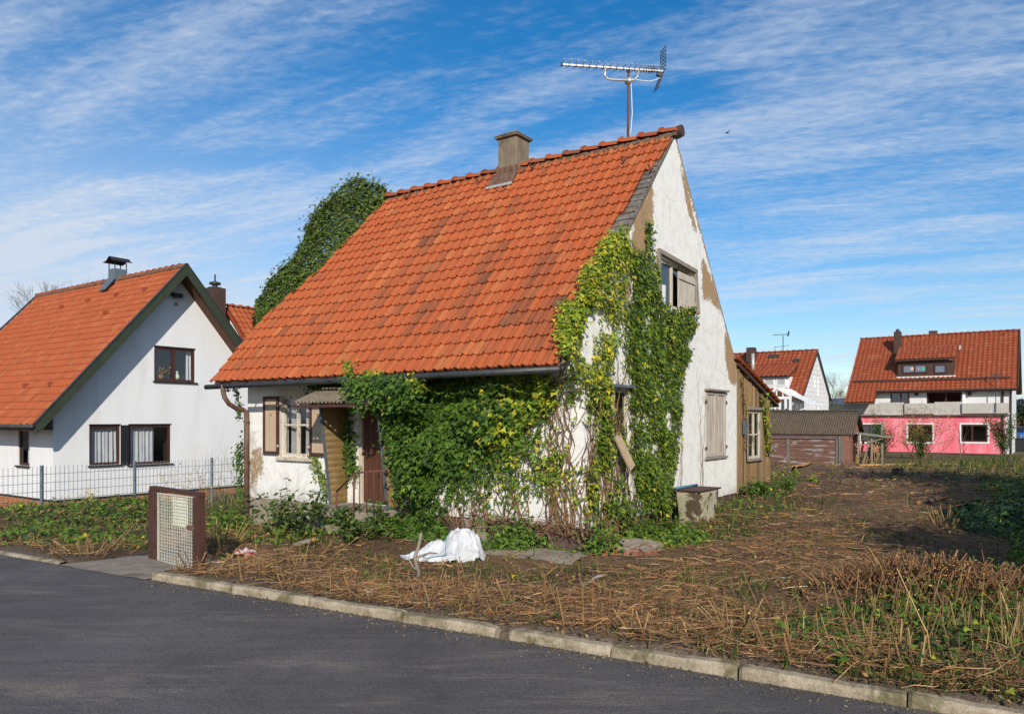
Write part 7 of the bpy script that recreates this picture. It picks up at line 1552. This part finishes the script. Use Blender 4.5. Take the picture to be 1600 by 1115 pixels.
shrub("bare_shrub", "tall bare twiggy shrub behind the garden gate near the third fence post", "bush", 345, 775, 16.2, 7, 1.45, .7, BR_, .03, 0, [(.22, .15, .10), (.15, .10, .07)], (DIAM, DIAMF), 17, 2, 0, .006)
shrub("bare_shrub", "two thin dry stalks in front of the white neighbour wall", "stalks", 108, 785, 16.8, 2, .7, .3, BR_, .03, 0, BR_, (DIAM, DIAMF), 18, 0, 0, .006)
shrub("weed_clump", "green leafy weed clump at the downpipe foot behind the gate", "weeds", 372, 800, 12.6, 9, .42, .7, DG + GG[:2], .075, 620, [(.12, .12, .04)], (OVAL, OVALF), 19, 1, .1, .005)
shrub("weed_clump", "grassy green weed clump at the foot of the plank lean-to", "weeds", 1175, 770, 16.0, 12, .35, 1.0, [(.07, .13, .02), (.10, .16, .025), (.05, .09, .018)], .09, 900, [(.10, .14, .03)], (OVAL, OVALF), 21, 1, .4, .005)
shrub("weed_clump", "bright yellow green weeds below the torn stump beside the lean-to", "weeds", 1225, 762, 18.6, 10, .3, .9, [(.20, .25, .03), (.15, .2, .025), (.26, .28, .05)], .085, 420, [(.14, .16, .04)], (OVAL, OVALF), 22, 1, .4, .005)
mound("ivy_mound", "low mound of green ivy at the gable foot between rubble and tub", 1035, 838, 11.3, .75, .45, .34, 2600, GG + DG[:2], .062, 3)
mound("ivy_mound", "ivy heap on the ground below the front wall left of the tarpaulin", 665, 818, 11.75, .7, .3, .34, 1100, DG, .065, 4)
mound("nettle_patch", "dark green leafy patch in the shade at the right edge", 1648, 850, 10.8, .95, 2.6, .5, 4600, [(.03, .07, .025), (.045, .09, .03), (.02, .05, .02)], .085, 5)
mound("ivy_mound", "ivy patch behind the kerb near the lower right corner", 1290, 1020, 5.9, .85, .35, .14, 650, DG + GG[:1], .05, 6)
mound("ivy_mound", "dark ivy spilling to the kerb in the lower right corner", 1530, 1040, 5.5, .7, .6, .18, 800, [(.03, .065, .015), (.045, .09, .018), (.07, .12, .02), (.13, .09, .045)], .055, 7)
mound("ivy_mound", "broad leaved weeds beside the road at the left edge", 40, 815, 11.6, 1.6, .8, .24, 1000, DG + GG[:2] + LG[:1] + [(.16, .10, .05), (.2, .15, .06)], .08, 8)
mound("ivy_mound", "ivy mat between neighbour fence and garden gate", 180, 795, 14.2, 1.9, 1.3, .30, 1400, DG + GG[:2] + [(.16, .10, .05), (.22, .17, .06), (.12, .09, .045)], .075, 9)
# beside the pink house
mound("ivy_mound", "low scrub along the foot of the wire fence beside the brick base", 215, 790, 18.2, 1.6, .8, .30, 1500, DG + GG[:2] + [(.16, .10, .05), (.22, .17, .06)], .08, 12)
shrub("orange_bush", "small yellow and red twigged bush before the middle pink house window", "bush", 1430, 712, 43, 14, 2.3, 1.5, [(.42, .34, .03), (.30, .25, .03), (.25, .08, .03), (.2, .1, .05)], .10, 900, [(.24, .10, .06), (.18, .08, .05)], (DIAM, DIAMF), 31, 2, 0, .02)
shrub("conifer_shrub", "slim dark cypress before the left end of the pink wall", "bush", 1378, 712, 44, 9, 1.9, .25, DG, .11, 1800, BR_, (DIAM, DIAMF), 32, 1, .8, .02)
shrub("ivy_post", "ivy covered post at the right corner of the pink wall", "ivy", 1569, 712, 47, 9, 2.3, .35, DG + [(.05, .05, .025)], .12, 2600, BR_, (DIAM, DIAMF), 33, 1, 0, .02)
shrub("ivy_post", "narrow ivy covered post right of the yellow bush", "ivy", 1440, 714, 42.5, 6, 1.6, .2, DG, .11, 1300, BR_, (DIAM, DIAMF), 34, 1, 0, .02)
shrub("dry_stalk", "lone dry stalk standing before the right pink house window", "stalks", 1504, 715, 40, 2, 1.9, .2, BR_, .1, 0, BR_, (DIAM, DIAMF), 35, 1, 0, .02)
shrub("clipped_bush", "rounded yellow green bush beside the blue car", "bush", 1587, 692, 60, 16, 1.5, 1.4, [(.16, .2, .03), (.12, .16, .025)], .22, 700, BR_, (DIAM, DIAMF), 36, 1, 0, .03)
# trees
def tree(name, label, px, d, base_z, H, seed, levels=4, crown=None, r=.16, kids=3, spread=.6, tint=BR_, nleaf=0, cols=DG, ls=.2, x=None, segs=4):
    X = (px - CX) / FPX * d if x is None else x; t_ = thing(name, label, "tree", (X, d, base_z), 0, {'boundary_tree': 'trees along the right boundary', 'bare_tree': 'bare winter trees'}.get(name)); p0, p1, r0, r1, T = grow([(0, 0, 0)], [(0.02, 0, 1)], [H * .42], [r], levels, seed, spread, segs, .66, kids); big = r0 > r * .38
    sticks("trunk", t_, M['drybit'], p0[big], p1[big], r0[big], r1[big], pal(big.sum(), tint), sides=7); s = ~big
    sticks("crown", t_, M['drybit'], p0[s], p1[s], r0[s].clip(.006), r1[s].clip(.005), pal(s.sum(), tint), sides=3)
    if nleaf:
        k = rng.integers(0, len(T), nleaf); pos = T[k] + rng.normal(0, ls * 1.6, (nleaf, 3)); leaves("foliage", t_, M['leaf'], pos, np.tile((0, -.4, 1.), (nleaf, 1)), ls * rng.uniform(.5, 1.2, nleaf), pal(nleaf, cols), rng.normal(0, 1, (nleaf, 3)), (DIAM, DIAMF), jitter=.7)
    return t_
tree("bare_tree", "bare grey winter tree behind the left end of the neighbour roof", 18, 46, -1.2, 12.3, 3, 5, tint=[(.17, .15, .12), (.13, .115, .09)], kids=3, spread=.5, segs=3)
tree("bare_tree", "bare tree between the white house and the pink house roof", 1300, 78, -1, 8.8, 5, 4, tint=[(.14, .12, .10), (.11, .09, .08)], kids=3, spread=.55)
tree("bare_tree", "smaller bare tree left of the pink house roof edge", 1324, 92, -1, 7.6, 9, 4, tint=[(.12, .10, .09)], kids=3, spread=.55, r=.14)
tree("dark_pine", "dark evergreen tree beyond the pink house at the right edge", 1604, 72, -1, 5.0, 14, 3, nleaf=1500, cols=[(.018, .035, .02), (.025, .045, .022)], ls=.3, r=.15)
# the trees along the right boundary, just outside the picture, that shade the plot
for k, (X, Y, H, s) in enumerate(((7.3, 3.7, 4.0, 41), (9.5, 7.0, 5.2, 43), (12.4, 11.0, 6.6, 47))):
    tree("boundary_tree", ("leafy tree on the right plot boundary nearest the road", "leafy tree standing second along the right plot boundary", "leafy tree standing third along the right plot boundary")[k], 0, Y, float(gz(X, Y)) - .05, H, s, 3, nleaf=13000, cols=DG + GG[:2], ls=.2, x=X, r=.13, kids=4, spread=.8)
# a bird
bp = P(1136, 208, 70); mb = MB(); mb.tube([(-.22, 0, 0), (-.1, 0, .03), (.1, 0, .04), (.24, 0, .01)], [.01, .06, .06, .015], 7); mb.add([(-.06, 0, .04), (.10, 0, .05), (.0, -.5, .16), (-.10, -.45, .13)], [(0, 1, 2, 3)]); mb.add([(-.06, 0, .04), (.10, 0, .05), (.0, .5, .16), (-.10, .45, .13)], [(0, 1, 2, 3)])
bd_ = obj("bird", mb, M['black']); bd_.location = tuple(bp); bd_.rotation_euler = (0, 0, R(35)); tag(bd_, "small dark bird flying in the blue sky right of the gable", "bird")
